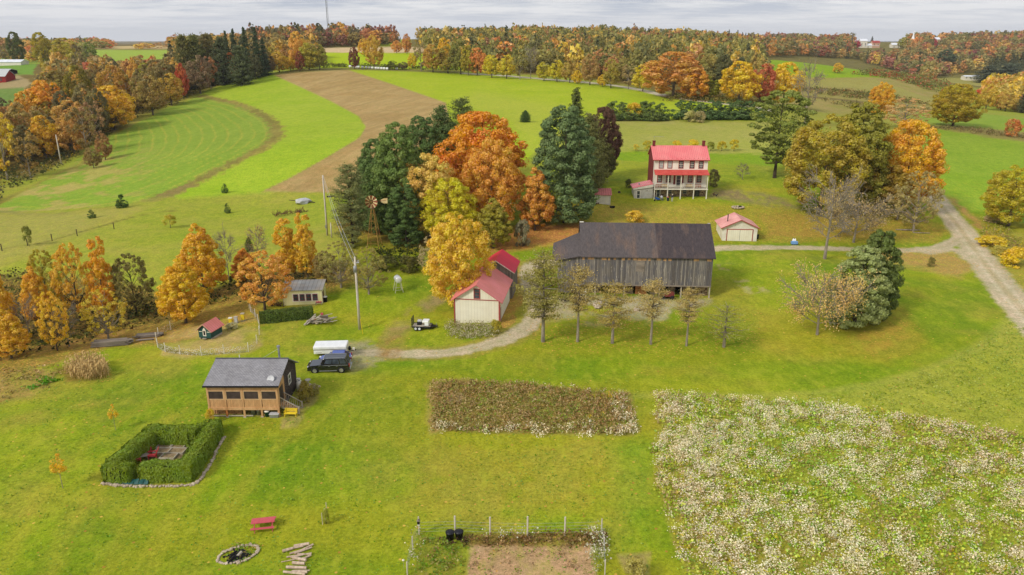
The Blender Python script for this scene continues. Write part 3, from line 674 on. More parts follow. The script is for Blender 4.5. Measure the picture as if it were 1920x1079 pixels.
cpine('roundpine', 20, 3.2, 6.4, [(0, .4), (.2, .7), (.5, .95), (.75, 1), (.9, .7), (1, .25)], 150, .17, 200, .3, .45)
cpine('shortpine', 12, .2, 4.8, [(0, .8), (.2, 1), (.5, .95), (.75, .75), (1, .3)], 200, .18, 190, .25, .55)
for k, (zb_, R_, per_) in enumerate([(2.8, 3.0, 90), (4.0, 2.4, 75), (2.6, 2.9, 120), (2.2, 3.6, 60)]):
    c, t = pine_cards(9.5, zb_, R_, [(0, .55), (.25, 1), (.6, .9), (.85, .62), (1, .2)], 13, 6, per_, .17, -.05, .6, .5, .5)
    t.tube([(0, 0, -.6), (.1, .05, 3), (-.05, 0, 6), (0, 0, 9)], [.13, .1, .07, .03], 8); proto('rowpine%d' % k, 9.5, R_, c, t, M_BARKG, M_NEEDLE)
for nme, a in (('bare', dict(H=15, zb=3, R=5, prof=VASE, r0=.26, n1=20, n2=7, n3=6, thin=.045)), ('barewide', dict(H=8, zb=1.2, R=5, prof=WIDE, r0=.2, n1=20, n2=8, n3=6, thin=.032)), ('baresmall', dict(H=10, zb=.8, R=3, prof=COLM, r0=.14, n1=18, n2=7, n3=5, thin=.03))):
    mb, tips = twigs(**a); n = len(tips); kk = {'bare': 1, 'barewide': 5, 'baresmall': 1}[nme]
    P = np.repeat(tips, kk, 0) + RG.normal(size=(n * kk, 3)) * .25; 
    if nme == 'barewide': P = P[(P[:, 2] < 4.6) | (P[:, 0] < -2) | (RG.random(len(P)) < .4)]
    if nme == 'bare': P = P[RG.random(len(P)) < .5]
    proto(nme, a['H'], a['R'], cards(P, rdir(len(P)), .2), mb, M_BARKG, M_LEAF)

OCC = []
def leafc(c):
    a = lin(np.clip(c, 0, 255)) ** .80; q = a[1] / max(a[0], 1e-3)
    gb = np.interp(q, [.25, .55, .8, 1.1], [1.82, 1.27, 1.12, 1.13]); rb = np.interp(q, [.3, .8, 1.0, 1.4], [1.22, 1.2, 1.32, 1.5])
    return np.clip(a * np.array([rb, gb, .9]) + .006, 0, .85)
def tree(kind, u, vb, vt, w, col, label, cat='tree', name='tree', group=None, t=None, pos=None, part=True):
    b = Vector(pos) if pos is not None else (at_depth(u, t) if t else G(u, vb))
    H, R, cm, tm = PROTO[kind]
    px = pxm(b); h = max(hgt(b, vt), .6) * 1.0; s = h / H; sw = (w / px / 2) / R
    e = empty(name, b, RG.random() * 6.28, label, cat, group); e.scale = (sw, sw, s)
    OCC.append((b.x, b.y, sw * R))
    c3 = leafc(col)
    o = link('trunk', tm, e)
    if cm is not None:
        c = link('crown' if cat in ('tree', 'sapling') else 'foliage', cm, e); c.color = tuple(float(q) for q in c3) + (1,)
    if cat not in ('tree', 'sapling'): o.name = 'stem'
    return e
T1 = [  # kind, u, base row, top row, width px, colour, label, name
 ('round', 905, 398, 206, 186, (220,104,14), 'huge deep-orange maple, tallest crown of the grove beside the dark pines', 'maple_tree'),
 ('roundb', 922, 432, 258, 118, (208,130,44), 'copper-brown maple standing just in front of the huge deep-orange one', 'maple_tree'),
 ('roundb', 806, 448, 288, 122, (242,158,78), 'pale peach-orange maple between the dark pines and the copper maple', 'maple_tree'),
 ('round', 842, 458, 332, 118, (184,186,14), 'yellow-green maple at the front of the orange grove', 'maple_tree'),
 ('egg', 925, 466, 372, 76, (138,138,34), 'drooping olive-green tree right of the yellow-green maple', 'willow_tree'),
 ('egg', 1003, 432, 314, 80, (200,116,44), 'small rust-orange maple left of the big blue-green pine', 'maple_tree'),
 ('roundb', 858, 580, 402, 134, (250,146,40), 'bright yellow-orange maple leaning over the long red-roofed shed', 'maple_tree'),
 ('looser', 812, 520, 440, 60, (160,150,110), 'half-bare grey-green tree behind the bright maple by the red-roofed shed', 'tree'),
 ('cpine', 1058, 418, 196, 128, (74,108,62), 'broad blue-green pine right of the orange grove', 'pine_tree'),
 ('spruce', 1076, 352, 162, 84, (68,92,34), 'tall pointed dark green spruce behind the blue-green pine', 'spruce_tree'),
 ('wpine', 1100, 372, 212, 80, (88,104,52), 'olive-tinted pine squeezed between the blue-green pine and the purple beech', 'pine_tree'),
 ('round', 1130, 336, 198, 70, (82,42,44), 'dark purple beech behind the pines left of the farmhouse', 'beech_tree'),
 ('roundb', 1120, 348, 262, 70, (70,78,34), 'dark green broadleaf tree under the purple beech', 'tree'),
 ('pinetall', 662, 464, 306, 66, (92,112,62), 'thin grey-green pine leftmost of the pine clump by the windmill', 'pine_tree'),
 ('cpine', 714, 436, 258, 92, (66,102,44), 'dense green pine directly behind the windmill', 'pine_tree'),
 ('cpine', 752, 446, 228, 104, (76,112,44), 'bright green pine in the middle of the pine clump', 'pine_tree'),
 ('wpine', 690, 432, 290, 70, (70,98,52), 'short pine tucked left behind the windmill wheel', 'pine_tree'),
 ('cpine', 795, 400, 216, 92, (58,92,40), 'dark pine between the windmill clump and the orange grove', 'pine_tree'),
 ('wpine', 832, 372, 198, 84, (62,94,44), 'upper green pine on the edge of the brown stubble', 'pine_tree'),
 ('pinetall', 868, 350, 182, 62, (66,90,40), 'topmost pine of the clump, behind the deep-orange maple', 'pine_tree'),
 ('cpine', 762, 460, 345, 78, (58,92,38), 'low dark pine at the front right of the windmill clump', 'pine_tree'),
 ('egg', 668, 425, 362, 16, (196,84,20), 'small scarlet-orange tree glimpsed behind the leftmost thin pine', 'tree'),
 ('denspine', 985, 229, 207, 22, (52,88,36), 'small round dark evergreen alone in the bright field', 'pine_tree'),
 ('shortpine', 1602, 608, 462, 116, (112,142,80), 'big blue-green pine below the driveway', 'pine_tree'),
 ('shortpine', 1634, 592, 430, 92, (66,92,34), 'dark green pointed evergreen behind the blue-green pine below the driveway', 'cedar_tree'),
 ('barewide', 1532, 628, 518, 122, (214,168,98), 'half-bare tree with tan leaves left of the blue-green pine below the driveway', 'tree'),
 ('bare', 1546, 486, 318, 100, (190,150,80), 'tall bare pale-barked tree beside the driveway', 'tree'),
 ('roundpine', 1452, 334, 164, 122, (92,118,40), 'tall layered green pine right of the farmhouse', 'pine_tree'),
 ('roundb', 1536, 404, 215, 160, (156,144,34), 'large gold and olive maple right of the farmhouse', 'maple_tree'),
 ('cpine', 1596, 392, 190, 120, (112,120,30), 'olive pine rising behind the gold maple', 'pine_tree'),
 ('round', 1690, 392, 222, 142, (220,136,22), 'large bright orange maple by the top of the gravel road', 'maple_tree'),
 ('roundb', 1640, 398, 300, 110, (150,120,30), 'brownish-gold tree between the olive pine and bright orange maple', 'maple_tree'),
 ('looser', 1712, 434, 318, 96, (150,142,84), 'grey-green thinning tree beside the gravel road', 'tree'),
 ('looser', 1682, 412, 345, 80, (140,136,80), 'small dull grey-green tree with dark trunk under the orange maple', 'tree'),
 ('barewide', 1600, 455, 372, 110, (176,150,96), 'bare spreading tree with pale twigs behind the blue-green pine', 'tree'),
 ('roundb', 1890, 424, 312, 118, (164,160,24), 'yellow-green tree at the right edge of the picture by the road', 'tree'),
 ('round', 1786, 237, 156, 96, (160,140,20), 'lone gold-olive oak at the corner of the right-hand fields', 'oak_tree'),
 ('roundb', 1648, 222, 154, 54, (204,146,20), 'golden tree on the brown hillside left of the lone oak', 'tree'),
 ('looser', 1694, 242, 182, 92, (190,146,96), 'pinkish half-bare tree behind the bright orange maple', 'tree'),
 ('bare', 1508, 240, 112, 50, (190,150,60), 'gaunt nearly bare tree by the far lane bend', 'tree'),
 ('mround', 1262, 184, 96, 130, (190,112,56), 'big rust-brown oak at the end of the bright green field', 'oak_tree'),
 ('mround', 1302, 188, 128, 62, (206,118,30), 'orange tree right of the rust-brown oak', 'tree'),
 ('mwide', 1330, 188, 142, 44, (112,128,26), 'green tree right of the rust-brown oak', 'tree'),
 ('mround', 1385, 194, 114, 84, (206,168,16), 'gold maple left of the red tree by the far lane', 'maple_tree'),
 ('mwide', 1424, 196, 118, 58, (178,70,56), 'brick-red tree between two gold maples by the far lane', 'tree'),
 ('mround', 1468, 200, 116, 76, (210,174,18), 'gold maple right of the red tree by the far lane', 'maple_tree'),
 ('mwide', 1205, 172, 120, 48, (190,180,24), 'yellow-green tree at the wood edge left of the rust-brown oak', 'tree'),
 ('mloose', 1178, 168, 120, 36, (150,130,80), 'dull brown tree at the wood edge near the lane', 'tree'),
 # ravine on the left
 ('egg', 0, 645, 484, 92, (224,134,18), 'large orange tree cut by the left edge of the picture', 'tree'),
 ('egg', 22, 672, 580, 88, (222,148,30), 'low golden-orange tree at the left edge below the large orange one', 'tree'),
 ('loose', 95, 585, 466, 72, (156,146,30), 'olive-yellow tree at the back of the left ravine', 'tree'),
 ('loose', 152, 602, 454, 86, (204,152,34), 'airy yellow-orange tree with visible dark trunk in the left ravine', 'tree'),
 ('column', 202, 600, 436, 56, (232,118,14), 'narrow upright flame-orange tree in the left ravine', 'tree'),
 ('egg', 78, 612, 500, 68, (210,150,28), 'gold-orange tree between the picture edge and the airy tree', 'tree'),
 ('loose', 257, 592, 474, 92, (106,104,48), 'dark olive thinning tree right of the flame-orange column', 'tree'),
 ('looser', 204, 638, 540, 104, (186,164,36), 'grey-branched tree with yellow leaf fringe above the lumber stacks', 'tree'),
 ('loose', 108, 658, 545, 66, (224,160,24), 'slim yellow tree at the front of the left ravine', 'tree'),
 ('bare', 58, 640, 555, 50, (160,110,60), 'bare brown twiggy tree between gold trees at left', 'tree'),
 ('bare', 130, 650, 570, 50, (160,110,60), 'bare brown twiggy tree right of the slim yellow one', 'tree'),
 ('egg', 384, 556, 420, 106, (228,134,20), 'broad orange maple behind the golden egg-shaped one', 'maple_tree'),
 ('egg', 349, 606, 486, 110, (220,160,14), 'golden egg-shaped maple beside the chicken yard', 'maple_tree'),
 ('bare', 430, 526, 428, 44, (150,130,90), 'slender bare tree right of the broad orange maple', 'tree'),
 ('loose', 497, 582, 470, 122, (212,134,56), 'spreading copper-orange tree left of the small yellow studio', 'tree'),
 ('column', 540, 522, 402, 58, (236,136,24), 'bright orange tree, left of a close pair in the middle ravine', 'tree'),
 ('column', 577, 520, 392, 54, (236,142,28), 'bright orange tree, right of a close pair beside the pole', 'tree'),
 ('egg', 462, 530, 466, 60, (206,110,34), 'low orange-brown tree behind the spreading copper one', 'tree'),
 ('baresmall', 487, 500, 414, 44, (170,110,70), 'brown bare tree behind the copper-orange tree', 'tree'),
 ('denspine', 468, 472, 444, 16, (60,90,30), 'tiny dark evergreen above the copper-orange tree', 'pine_tree'),
 ('looser', 640, 540, 452, 84, (128,128,66), 'grey-green thinning tree left of the tall pole', 'tree'),
 ('looser', 692, 552, 462, 84, (136,134,62), 'grey-green apple tree right of the tall pole', 'apple_tree'),
 ('loose', 612, 530, 470, 60, (132,116,60), 'brownish tree between the orange pair and the tall pole', 'tree'),
 ('smallpine', 229, 390, 364, 24, (50,84,28), 'largest small pine standing in the pasture', 'pine_tree'),
 ('smallpine', 173, 409, 393, 17, (64,96,34), 'tiny pine left of the largest pasture pine', 'pine_tree'),
 ('smallpine', 422, 362, 344, 14, (62,98,30), 'tiny pine at the top of the pasture near the field', 'pine_tree'),
 ('smallpine', 427, 400, 381, 13, (70,100,38), 'narrow tiny pine in the pasture above the bare tree', 'pine_tree'),
 ('fruit', 320, 428, 403, 28, (168,172,44), 'small yellow-green fruit tree in the pasture', 'fruit_tree'),
 ('fruit', 55, 462, 424, 20, (104,124,44), 'thin green sapling by the pasture fence at left', 'fruit_tree'),
 ('sapling', 217, 807, 759, 21, (236,148,20), 'thin orange-leaved sapling above the square hedge', 'sapling'),
 ('sapling', 118, 916, 852, 34, (226,150,12), 'round-topped orange sapling left of the square hedge', 'sapling'),
]
for k, u, vb, vt, w, c, lb, nm in T1: tree(k, u, vb, vt, w * (.88 if u < 620 and vb > 440 and w > 40 else 1), c, lb, cat='sapling' if nm == 'sapling' else 'tree', name=nm)
ROWP = [(1018,641,472,96,(118,120,50),'rowpine2','leftmost and bushiest pine of the row before the barn'),
 (1083,641,500,62,(156,138,72),'rowpine1','thin pine with a white frame beside it, second in the row before the barn'),
 (1148,644,530,82,(150,132,58),'rowpine0','dense brownish-green pine, third in the row before the barn'),
 (1220,646,524,58,(160,142,80),'rowpine1','slim pale pine, fourth in the row before the barn'),
 (1287,649,540,50,(158,140,74),'rowpine1','slimmest pine with bare lower trunk, fifth in the row before the barn'),
 (1357,651,572,100,(112,132,34),'rowpine3','low open-branched pine at the right end of the row before the barn')]
for u, vb, vt, w, c, k, lb in ROWP: tree(k, u, vb, vt, w, c, lb, name='pine_tree', group='row of thin pines in front of the barn')
SH = [('bushy',1190,417,396,44,(212,170,40),'golden-orange shrub behind the barn roof'),
 ('bushy',980,463,414,38,(112,116,92),'grey leafless-looking shrub below the rust-orange maple'),
 ('bushy',1896,256,224,34,(184,88,50),'red-orange shrub on the field border at right'),
 ('bushy',1293,229,208,28,(160,170,100),'pale silvery shrub, left of two in front of the long evergreen hedge row'),
 ('bushy',1311,230,209,26,(150,148,100),'dull silvery shrub, right of two in front of the long evergreen hedge row'),
 ('baresmall',1392,337,302,24,(90,100,50),'dark upright shrub on the lawn right of the farmhouse'),
 ('bushy',1337,350,318,24,(110,112,64),'olive shrub against the right side of the farmhouse'),
 ('bushy',1178,352,336,16,(80,100,36),'green shrub left of the farmhouse lean-to'),
 ('bushy',1860,462,444,60,(206,182,26),'yellow goldenrod clump by the gravel road'),
 ('bushy',1905,500,466,60,(210,180,24),'larger yellow goldenrod clump at the right edge'),
 ('bushy',1875,478,462,40,(160,160,60),'olive weed clump between the goldenrod clumps'),
 ('bushy',1868,416,400,54,(188,170,130),'pale dry flower clump below the yellow-green tree at right'),
 ('bushy',724,505,482,60,(66,76,26),'dark green bramble left of the bright yellow-orange maple'),
 ('bushy',768,508,480,50,(74,80,28),'dark green bramble behind the white oil tank'),
 ('bushy',396,792,768,20,(196,170,30),'yellow-leaved plant at the left corner of the cabin porch'),
 ('bushy',574,752,716,34,(132,120,40),'yellow and brown garden shrub against the right wall of the cabin'),
 ('bushy',590,742,722,26,(130,130,60),'low leafy garden plant right of the cabin'),
 ('bushy',612,983,955,16,(130,150,40),'small staked shrub on the front lawn'),
 ('bushy',930,624,600,26,(150,150,30),'yellow-green bush at the right front corner of the long red-roofed shed'),
 ('bushy',1192,1092,1050,56,(150,150,70),'dry tufted weed clump right of the front garden'),
 ('bushy',1404,490,478,14,(120,120,50),'tiny bush below the driveway') if 0 else ('bushy',1745,500,482,16,(110,110,50),'tiny dark bush in leaf litter below the driveway junction'),
 ('bushy',1560,395,382,30,(120,150,40),'green bush under the gold maple') ]
for k, u, vb, vt, w, c, lb in SH: tree(k, u, vb, vt, w, c, lb, cat='shrub', name='shrub')
for i, (u, w, c, lb) in enumerate([(1150,34,(70,100,44),'leftmost'),(1168,32,(66,96,40),'second'),(1188,26,(206,176,20),'yellow-leaved'),(1205,34,(64,94,40),'fourth'),(1222,34,(72,100,44),'fifth'),(1240,30,(66,98,42),'rightmost')]):
    tree('smallpine' if i != 2 else 'fruit', u, 226, 189 + (i % 3) * 2, w + 12, c, '%s small tree of the short evergreen row behind the farmhouse' % lb, name='evergreen_tree', group='short evergreen row')
for i, u in enumerate([1278,1296,1312,1330,1348,1366,1384,1402,1416]):
    tree('smallpine', u, 224, 187 + (i % 3) * 2, 46, [(58,92,44),(52,86,40),(62,96,48)][i % 3], '%s evergreen in the long evergreen row right of the farmhouse' % ['first','second','third','fourth','fifth','sixth','seventh','eighth','last'][i], name='evergreen_tree', group='long evergreen row')
for i, (u, w, vt, c) in enumerate([(1192,14,271,(196,186,50)),(1213,20,264,(170,170,30)),(1268,22,264,(214,190,20)),(1299,26,262,(218,190,20)),(1332,18,266,(110,130,30)),(1353,22,265,(176,172,24)),(1376,22,262,(180,176,22))]):
    tree('fruit', u, 284, vt, w, c, '%s in the orchard row behind the farmhouse roof, %s from left' % ('yellow fruit tree' if i in (0, 2, 3) else 'green-yellow fruit tree', ['first','second','third','fourth','fifth','sixth','seventh'][i]), name='fruit_tree', group='orchard row behind the farmhouse')
# --- wood along the hay field: front trees one by one
WL = [('mloose',15,338,212,66,(196,166,22)),('mloose',58,334,246,60,(150,116,54)),('mround',88,300,216,58,(204,152,26)),('mwide',140,292,210,60,(176,120,56)),('mloose',165,292,200,62,(124,104,54)),
 ('mloose',182,268,190,52,(150,106,76)),('mround',98,250,150,92,(208,120,28)),('mwide',135,262,186,72,(190,140,66)),('mround',216,244,160,90,(216,154,28)),('mwide',155,230,120,54,(112,108,26)),
 ('mwide',217,215,120,66,(172,122,42)),('mloose',244,214,140,50,(140,122,52)),('mwide',287,216,140,64,(146,118,56)),('mwide',322,198,136,56,(176,138,46)),('mround',345,186,118,28,(172,54,36)),
 ('mwide',302,188,110,74,(124,112,60)),('mround',277,172,118,34,(130,146,14)),('mwide',376,176,102,54,(122,98,76)),('mloose',396,168,106,34,(150,78,58)),('mpine',352,170,62,42,(84,92,44)),
 ('mpine',374,166,62,42,(74,90,40)),('mpine',397,160,60,44,(96,92,48)),('mpine',420,160,66,44,(60,78,50)),('mspruce',432,154,56,24,(48,70,46)),('mspruce',446,152,52,24,(46,66,46)),('mspruce',466,148,49,26,(50,72,46)),('mspruce',486,145,49,26,(44,68,42)),
 ('mspruce',498,142,70,26,(50,74,50)),('mround',435,154,98,34,(192,78,32)),('mwide',468,146,103,32,(186,114,42)),('mwide',503,140,98,34,(100,84,60)),('mround',524,136,97,42,(186,150,40)),('mround',545,133,108,26,(206,166,30)),
 ('mpine',455,160,84,44,(64,84,52)),('mwide',480,150,100,30,(70,80,52)),('mround',112,212,132,80,(128,112,40)),('mwide',60,300,110+80,80,(146,120,60)),('mround',60,262,170,60,(200,140,40)),
 ('mround',35,119,59,34,(70,88,36)),('mround',82,118,60,40,(150,140,16)),('mwide',125,119,70,52,(160,150,36)),('mwide',172,113,78,24,(104,130,46)),('mloose',6,119,62,24,(120,110,60)),('mround',198,300,250,34,(150,96,60)),('mwide',176,316,276,34,(136,112,60)),
 ('mround',665,130,88,24,(112,44,46)),('mwide',703,130,64,36,(190,150,50)),('mround',683,106,72,26,(224,140,36)),('mround',773,129,100,20,(220,176,20)),('mwide',736,131,114,24,(100,120,40)),('mwide',755,131,116,22,(110,104,70)),
 ('mround',744,100,76,24,(206,124,70)),('mround',763,102,63,20,(190,100,60)),('mround',745,78,60,14,(190,130,60)),('mloose',790,134,80,36,(130,120,70)),('mwide',812,136,82,44,(176,130,50)),('mwide',840,138,86,44,(146,130,44)),('mround',832,132,70,30,(230,146,20)),
 ('mwide',864,140,76,44,(110,120,50)),('mround',895,142,89,40,(204,104,60)),('mwide',878,142,84,32,(150,140,30)),('mwide',922,146,102,40,(186,180,22)),('mwide',950,148,102,38,(190,176,30)),('mloose',975,150,98,34,(130,124,60)),('bare',995,148,84,26,(150,120,90)),
 ('mwide',1020,152,116,34,(170,170,30)),('mwide',1044,154,112,36,(184,176,24)),('mwide',1068,156,110,34,(170,140,60)),('mround',1082,158,132,24,(212,176,20)),('mwide',1106,160,100,40,(160,124,70)),('mround',1130,163,140,24,(214,170,30)),('mwide',1145,166,110,36,(150,140,50)),
 ('mround',560,130,58,40,(224,136,60)),('mround',580,132,80,50,(150,150,40)),('mwide',600,131,82,34,(120,124,46)),('mround',563,134,96,20,(130,50,44))]
def cname(c):
    r, g, b = c
    if g > r * 1.02: return 'dark green' if r < 80 else 'green'
    if r < 100 and g < 90: return 'dark brown-green'
    if g > .9 * r: return 'yellow-green' if r > 140 else 'olive green'
    if g > .74 * r: return 'golden yellow' if r > 175 and b < 60 else 'olive brown'
    if g > .55 * r: return 'orange' if r > 190 else 'tawny brown'
    return 'red' if r > 150 else 'maroon'
def wplace(u, vt):
    if u < 120: return 'at the far left end of the left wood'
    if u < 260: return 'in the left wood near the field corner'
    if u < 420: return 'in the left wood along the hay field'
    if u < 620: return 'at stubble end of left wood'
    if u < 800: return 'in the hedgerow behind the white bales'
    if u < 1000: return 'at the wood edge where the far lane begins'
    return 'at the wood edge above the far lane'
seen = {}
lbls = []
for q in WL:
    s_ = {'mpine': 'pine', 'mspruce': 'pointed spruce', 'mloose': 'thinly leaved tree', 'bare': 'bare tree', 'mround': 'round-crowned tree', 'mwide': 'broad tree'}[q[0]]
    L = ('tall ' if q[2] - q[3] > 85 else 'low ' if q[2] - q[3] < 45 else '') + cname(q[5]) + ' ' + s_ + ' ' + wplace(q[1], q[3]); lbls.append(L); seen[L] = seen.get(L, 0) + 1
cnt = {}
for q, L in zip(WL, lbls):
    if seen[L] > 1:
        cnt[L] = cnt.get(L, 0); order = sorted([w[1] for w, l in zip(WL, lbls) if l == L]); r_ = order.index(q[1]); L2 = L + ', ' + (['left', 'right'][r_] + ' of two' if len(order) == 2 else ['first', 'second', 'third', 'fourth', 'fifth', 'sixth'][r_] + ' from the left')
    else: L2 = L
    tree(*q, L2, name={'mpine': 'pine_tree', 'mspruce': 'spruce_tree'}.get(q[0], 'tree'), group='trees edging the far fields')
# --- the woods behind, scattered
def inpoly(u, v, poly): return sdist(np.array([u]), np.array([v]), poly)[0] < 0
WOODS = [ # polygon of bases, depth range, spacing, palette, label place
 ([(-160,345),(0,330),(60,314),(120,290),(190,255),(265,208),(380,165),(500,127),(600,122),(612,108),(480,106),(330,118),(220,125),(150,135),(75,165),(60,240),(-160,250)], 230, 760, 9.5, 'L', 'inside the left wood'),
 ([(470,101),(560,96),(610,89),(700,87),(745,86),(748,78),(600,74),(460,76)], 700, 1150, 13, 'R', 'on the ridge below the radio mast'),
 ([(868,131),(1000,139),(1100,146),(1260,172),(1350,180),(1440,188),(1425,122),(1400,100),(1340,80),(1200,68),(1000,66),(800,66),(785,86),(800,100),(850,118)], 440, 1120, 11, 'M', 'in the big wood above the far lane'),
 ([(1340,84),(1400,112),(1500,106),(1600,112),(1680,136),(1740,152),(1790,141),(1865,141),(1870,154),(2050,152),(2050,66),(1340,66)], 700, 1750, 15, 'D', 'on the far right hillside'),
 ([(1835,205),(2000,222),(2000,162),(1890,160),(1850,170)], 380, 800, 11, 'E', 'in the valley at the right edge'),
 ([(-160,93),(330,93),(480,90),(480,80),(-160,80)], 1100, 1900, 22, 'F', 'on the left skyline'),
 ([(-160,117),(330,117),(330,112),(-160,114)], 700, 1100, 14, 'F', 'in the hedge across the left fields'),
]
PAL = dict(
 L=[((150,120,60),4),((176,128,46),4),((124,112,54),5),((196,138,40),3),((170,104,60),2),((110,104,60),3),((150,140,40),2),((168,60,44),1),((90,88,48),3)],
 R=[((96,92,50),4),((130,110,50),3),((160,70,50),3),((120,48,56),3),((196,120,50),2),((74,78,48),3)],
 M=[((100,108,46),9),((116,120,52),8),((140,134,52),5),((168,142,56),3),((192,122,54),2.4),((164,92,58),2.2),((140,76,62),1.6),((200,156,44),1.6),((82,94,48),6),((190,96,50),1)],
 D=[((108,110,56),8),((130,120,60),6),((160,110,60),4),((186,100,56),3),((150,60,60),2.4),((84,90,52),4),((196,150,60),1.5),((126,50,64),1.4),((200,84,50),1.5)],
 E=[((204,170,30),3),((180,150,50),3),((200,120,50),2),((160,140,40),3),((190,70,40),1)],
 F=[((90,98,52),4),((170,110,60),3),((180,80,54),2),((190,140,50),3),((120,130,50),3)])
ox, oy = np.array([o[0] for o in OCC]), np.array([o[1] for o in OCC])
cand = []
for poly, t0, t1, sp_, pal, place in WOODS:
    P_ = np.array(poly, float)
    # sample in world coordinates over the wedge
    a0, a1 = (P_[:, 0].min() - 960) / F, (P_[:, 0].max() - 960) / F
    ga = np.arange(t0, t1, sp_ * .87); 
    for i, tt in enumerate(ga):
        xs = np.arange(a0 * tt, a1 * tt, sp_) + (i % 2) * sp_ / 2
        if not len(xs): continue
        xs = xs + RG.uniform(-.38, .38, len(xs)) * sp_; ys = tt + RG.uniform(-.38, .38, len(xs)) * sp_
        zs = height(xs, ys); u_, v_, t_ = proj(xs, ys, zs)
        ok = (sdist(u_, v_, poly) < 0) & (t_ > t0) & (t_ < t1)
        for x, y, z, u, v, t in zip(xs[ok], ys[ok], zs[ok], u_[ok], v_[ok], t_[ok]): cand.append((t, x, y, z, u, v, pal, place, sp_))
cand.sort(key=lambda q: q[0])
keep = []
for q in cand:
    d = np.sqrt((ox - q[1]) ** 2 + (oy - q[2]) ** 2)
    if (d < 5.5).any(): continue
    keep.append(q)
pn = fbm(np.array([q[1] for q in keep]) / 40, np.array([q[2] for q in keep]) / 40, 77, 3)
NIND = 225; nind = 0; MV = []; MC = []; MT = MB()
farc = {}
for nm_, H_, R_, pr_, nc_, per_, cs_ in (('a', 16, 7, ROUND, 26, 11, 1.9), ('b', 16, 7.6, WIDE, 24, 12, 1.9), ('c', 17, 5.6, EGG, 22, 11, 1.7)):
    farc[nm_] = [crown_cards(H_, 3 if nm_ != 'c' else 2, R_, pr_, nc_, .34, per_, cs_, .06)[0] for _ in range(3)]
farc['p'] = [pine_cards(18, .5, 3.8, CONE, 10, 5, 9, 1.5, .2, .5, .25, .2)[0] for _ in range(2)]
for i, (q, nz) in enumerate(zip(keep, pn)):
    t, x, y, z, u, v, pal, place, sp_ = q
    cl, wt_ = zip(*PAL[pal]); wt_ = np.array(wt_); k = int(np.clip(nz * 1.6 - .3 + RG.normal() * .3, 0, .999) * 0 + RG.choice(len(cl), p=wt_ / wt_.sum())); c = np.array(cl[k]) * RG.uniform(.9, 1.1)
    hh = RG.uniform(10, 20) * (.62 + .55 * nz + .3 * float(fbm(np.array([x / 130.]), np.array([y / 130.]), 7)[0])) * (1.12 if pal == 'R' else 1) * (.85 if pal in 'EF' else 1); vis = 0 < u < 1920
    pine = (pal == 'D' and (1850 < u and 120 < v < 150 or 1600 < u < 1640 and RG.random() < .5)) or (pal == 'L' and 330 < u < 500 and RG.random() < .5) or RG.random() < .03
    if pine: c = np.array((62, 78, 50)) * RG.uniform(.9, 1.1)
    c = (c * .88 + c.mean() * .12) * 1.06
    tv = float(proj(x, y, z + hh)[1])
    if (t > 1000 and tv < 90 and (1596 < u < 1700 or 1745 < u < 1762)) or (t > 900 and tv < 79 and (205 < u < 325 or 738 < u < 785)) or (t < 735 and tv < 118 and u < 165 and RG.random() < .4) or (t < 900 and tv < 100 and 165 < u < 320): continue
    if vis and nind < NIND:
        nind += 1; kd = 'mpine' if pine else ['mround', 'mwide', 'megg', 'mloose'][RG.choice(4, p=[.35, .35, .18, .12])]
        H, R, cm, tm = PROTO[kd]; ct = tuple(int(w) for w in np.clip(c, 0, 255)); g_ = 'trees scattered ' + place
        e = empty('pine_tree' if pine else 'tree', (x, y, z - .2), RG.random() * 6.28, '%s %s %s' % (cname(ct), 'pine' if pine else {'mround': 'round tree', 'mwide': 'broad tree', 'megg': 'narrow tree', 'mloose': 'thin-leaved tree'}[kd], place), 'tree', g_)
        s = hh / H; sw = s * RG.uniform(.85, 1.05) if pine else (sp_ * .5 * RG.uniform(.95, 1.35)) / R; e.scale = (sw, sw, s)
        link('trunk', tm, e); cr = link('crown', cm, e); cr.color = tuple(float(w) for w in leafc(c)) + (1,)
    elif -60 < u < 1980:
        A = farc['p'][RG.integers(2)] if pine else farc['abc'[RG.choice(3, p=[.4, .4, .2])]][RG.integers(3)]
        a = RG.random() * 6.28; ca, sa = math.cos(a), math.sin(a); s = hh / 16; sw = (sp_ * .5 * RG.uniform(.8, 1.6)) / 7 if not pine else s
        B = A.copy(); bx, by = A[..., 0] * ca - A[..., 1] * sa, A[..., 0] * sa + A[..., 1] * ca
        B[..., 0] = bx * sw + x; B[..., 1] = by * sw + y; B[..., 2] = A[..., 2] * s + z - .3
        MV.append(B); MC.append(np.repeat(leafc(c)[None], len(B), 0) * RG.uniform(.85, 1.15, (len(B), 1)))
print('woods', len(keep), 'individual', nind)
tag(link('distant_wood', cardmesh('distant_wood', np.concatenate(MV), M_MERGE, np.concatenate(MC))), 'continuous autumn woodland of many colours covering the far ridges', 'woodland', kind='stuff')
# village evergreens and skyline accents
for i, (u, vt, vb, w) in enumerate([(1365,55,78,8),(1381,56,78,9),(1390,60,78,7),(1396,61,78,7),(1412,63,80,6),(1420,64,80,6),(1466,65,84,6),(1475,66,84,6),(1634,68,82,8),(1701,67,80,6)]):
    tree('mspruce', u, vb, vt, w, (50,62,52), 'small dark spruce on the right skyline, %s from left' % ['first','second','third','fourth','fifth','sixth','seventh','eighth','ninth','tenth'][i], name='spruce_tree', group='dark spruces on the skyline', t=1500 if u > 1600 else 1200)
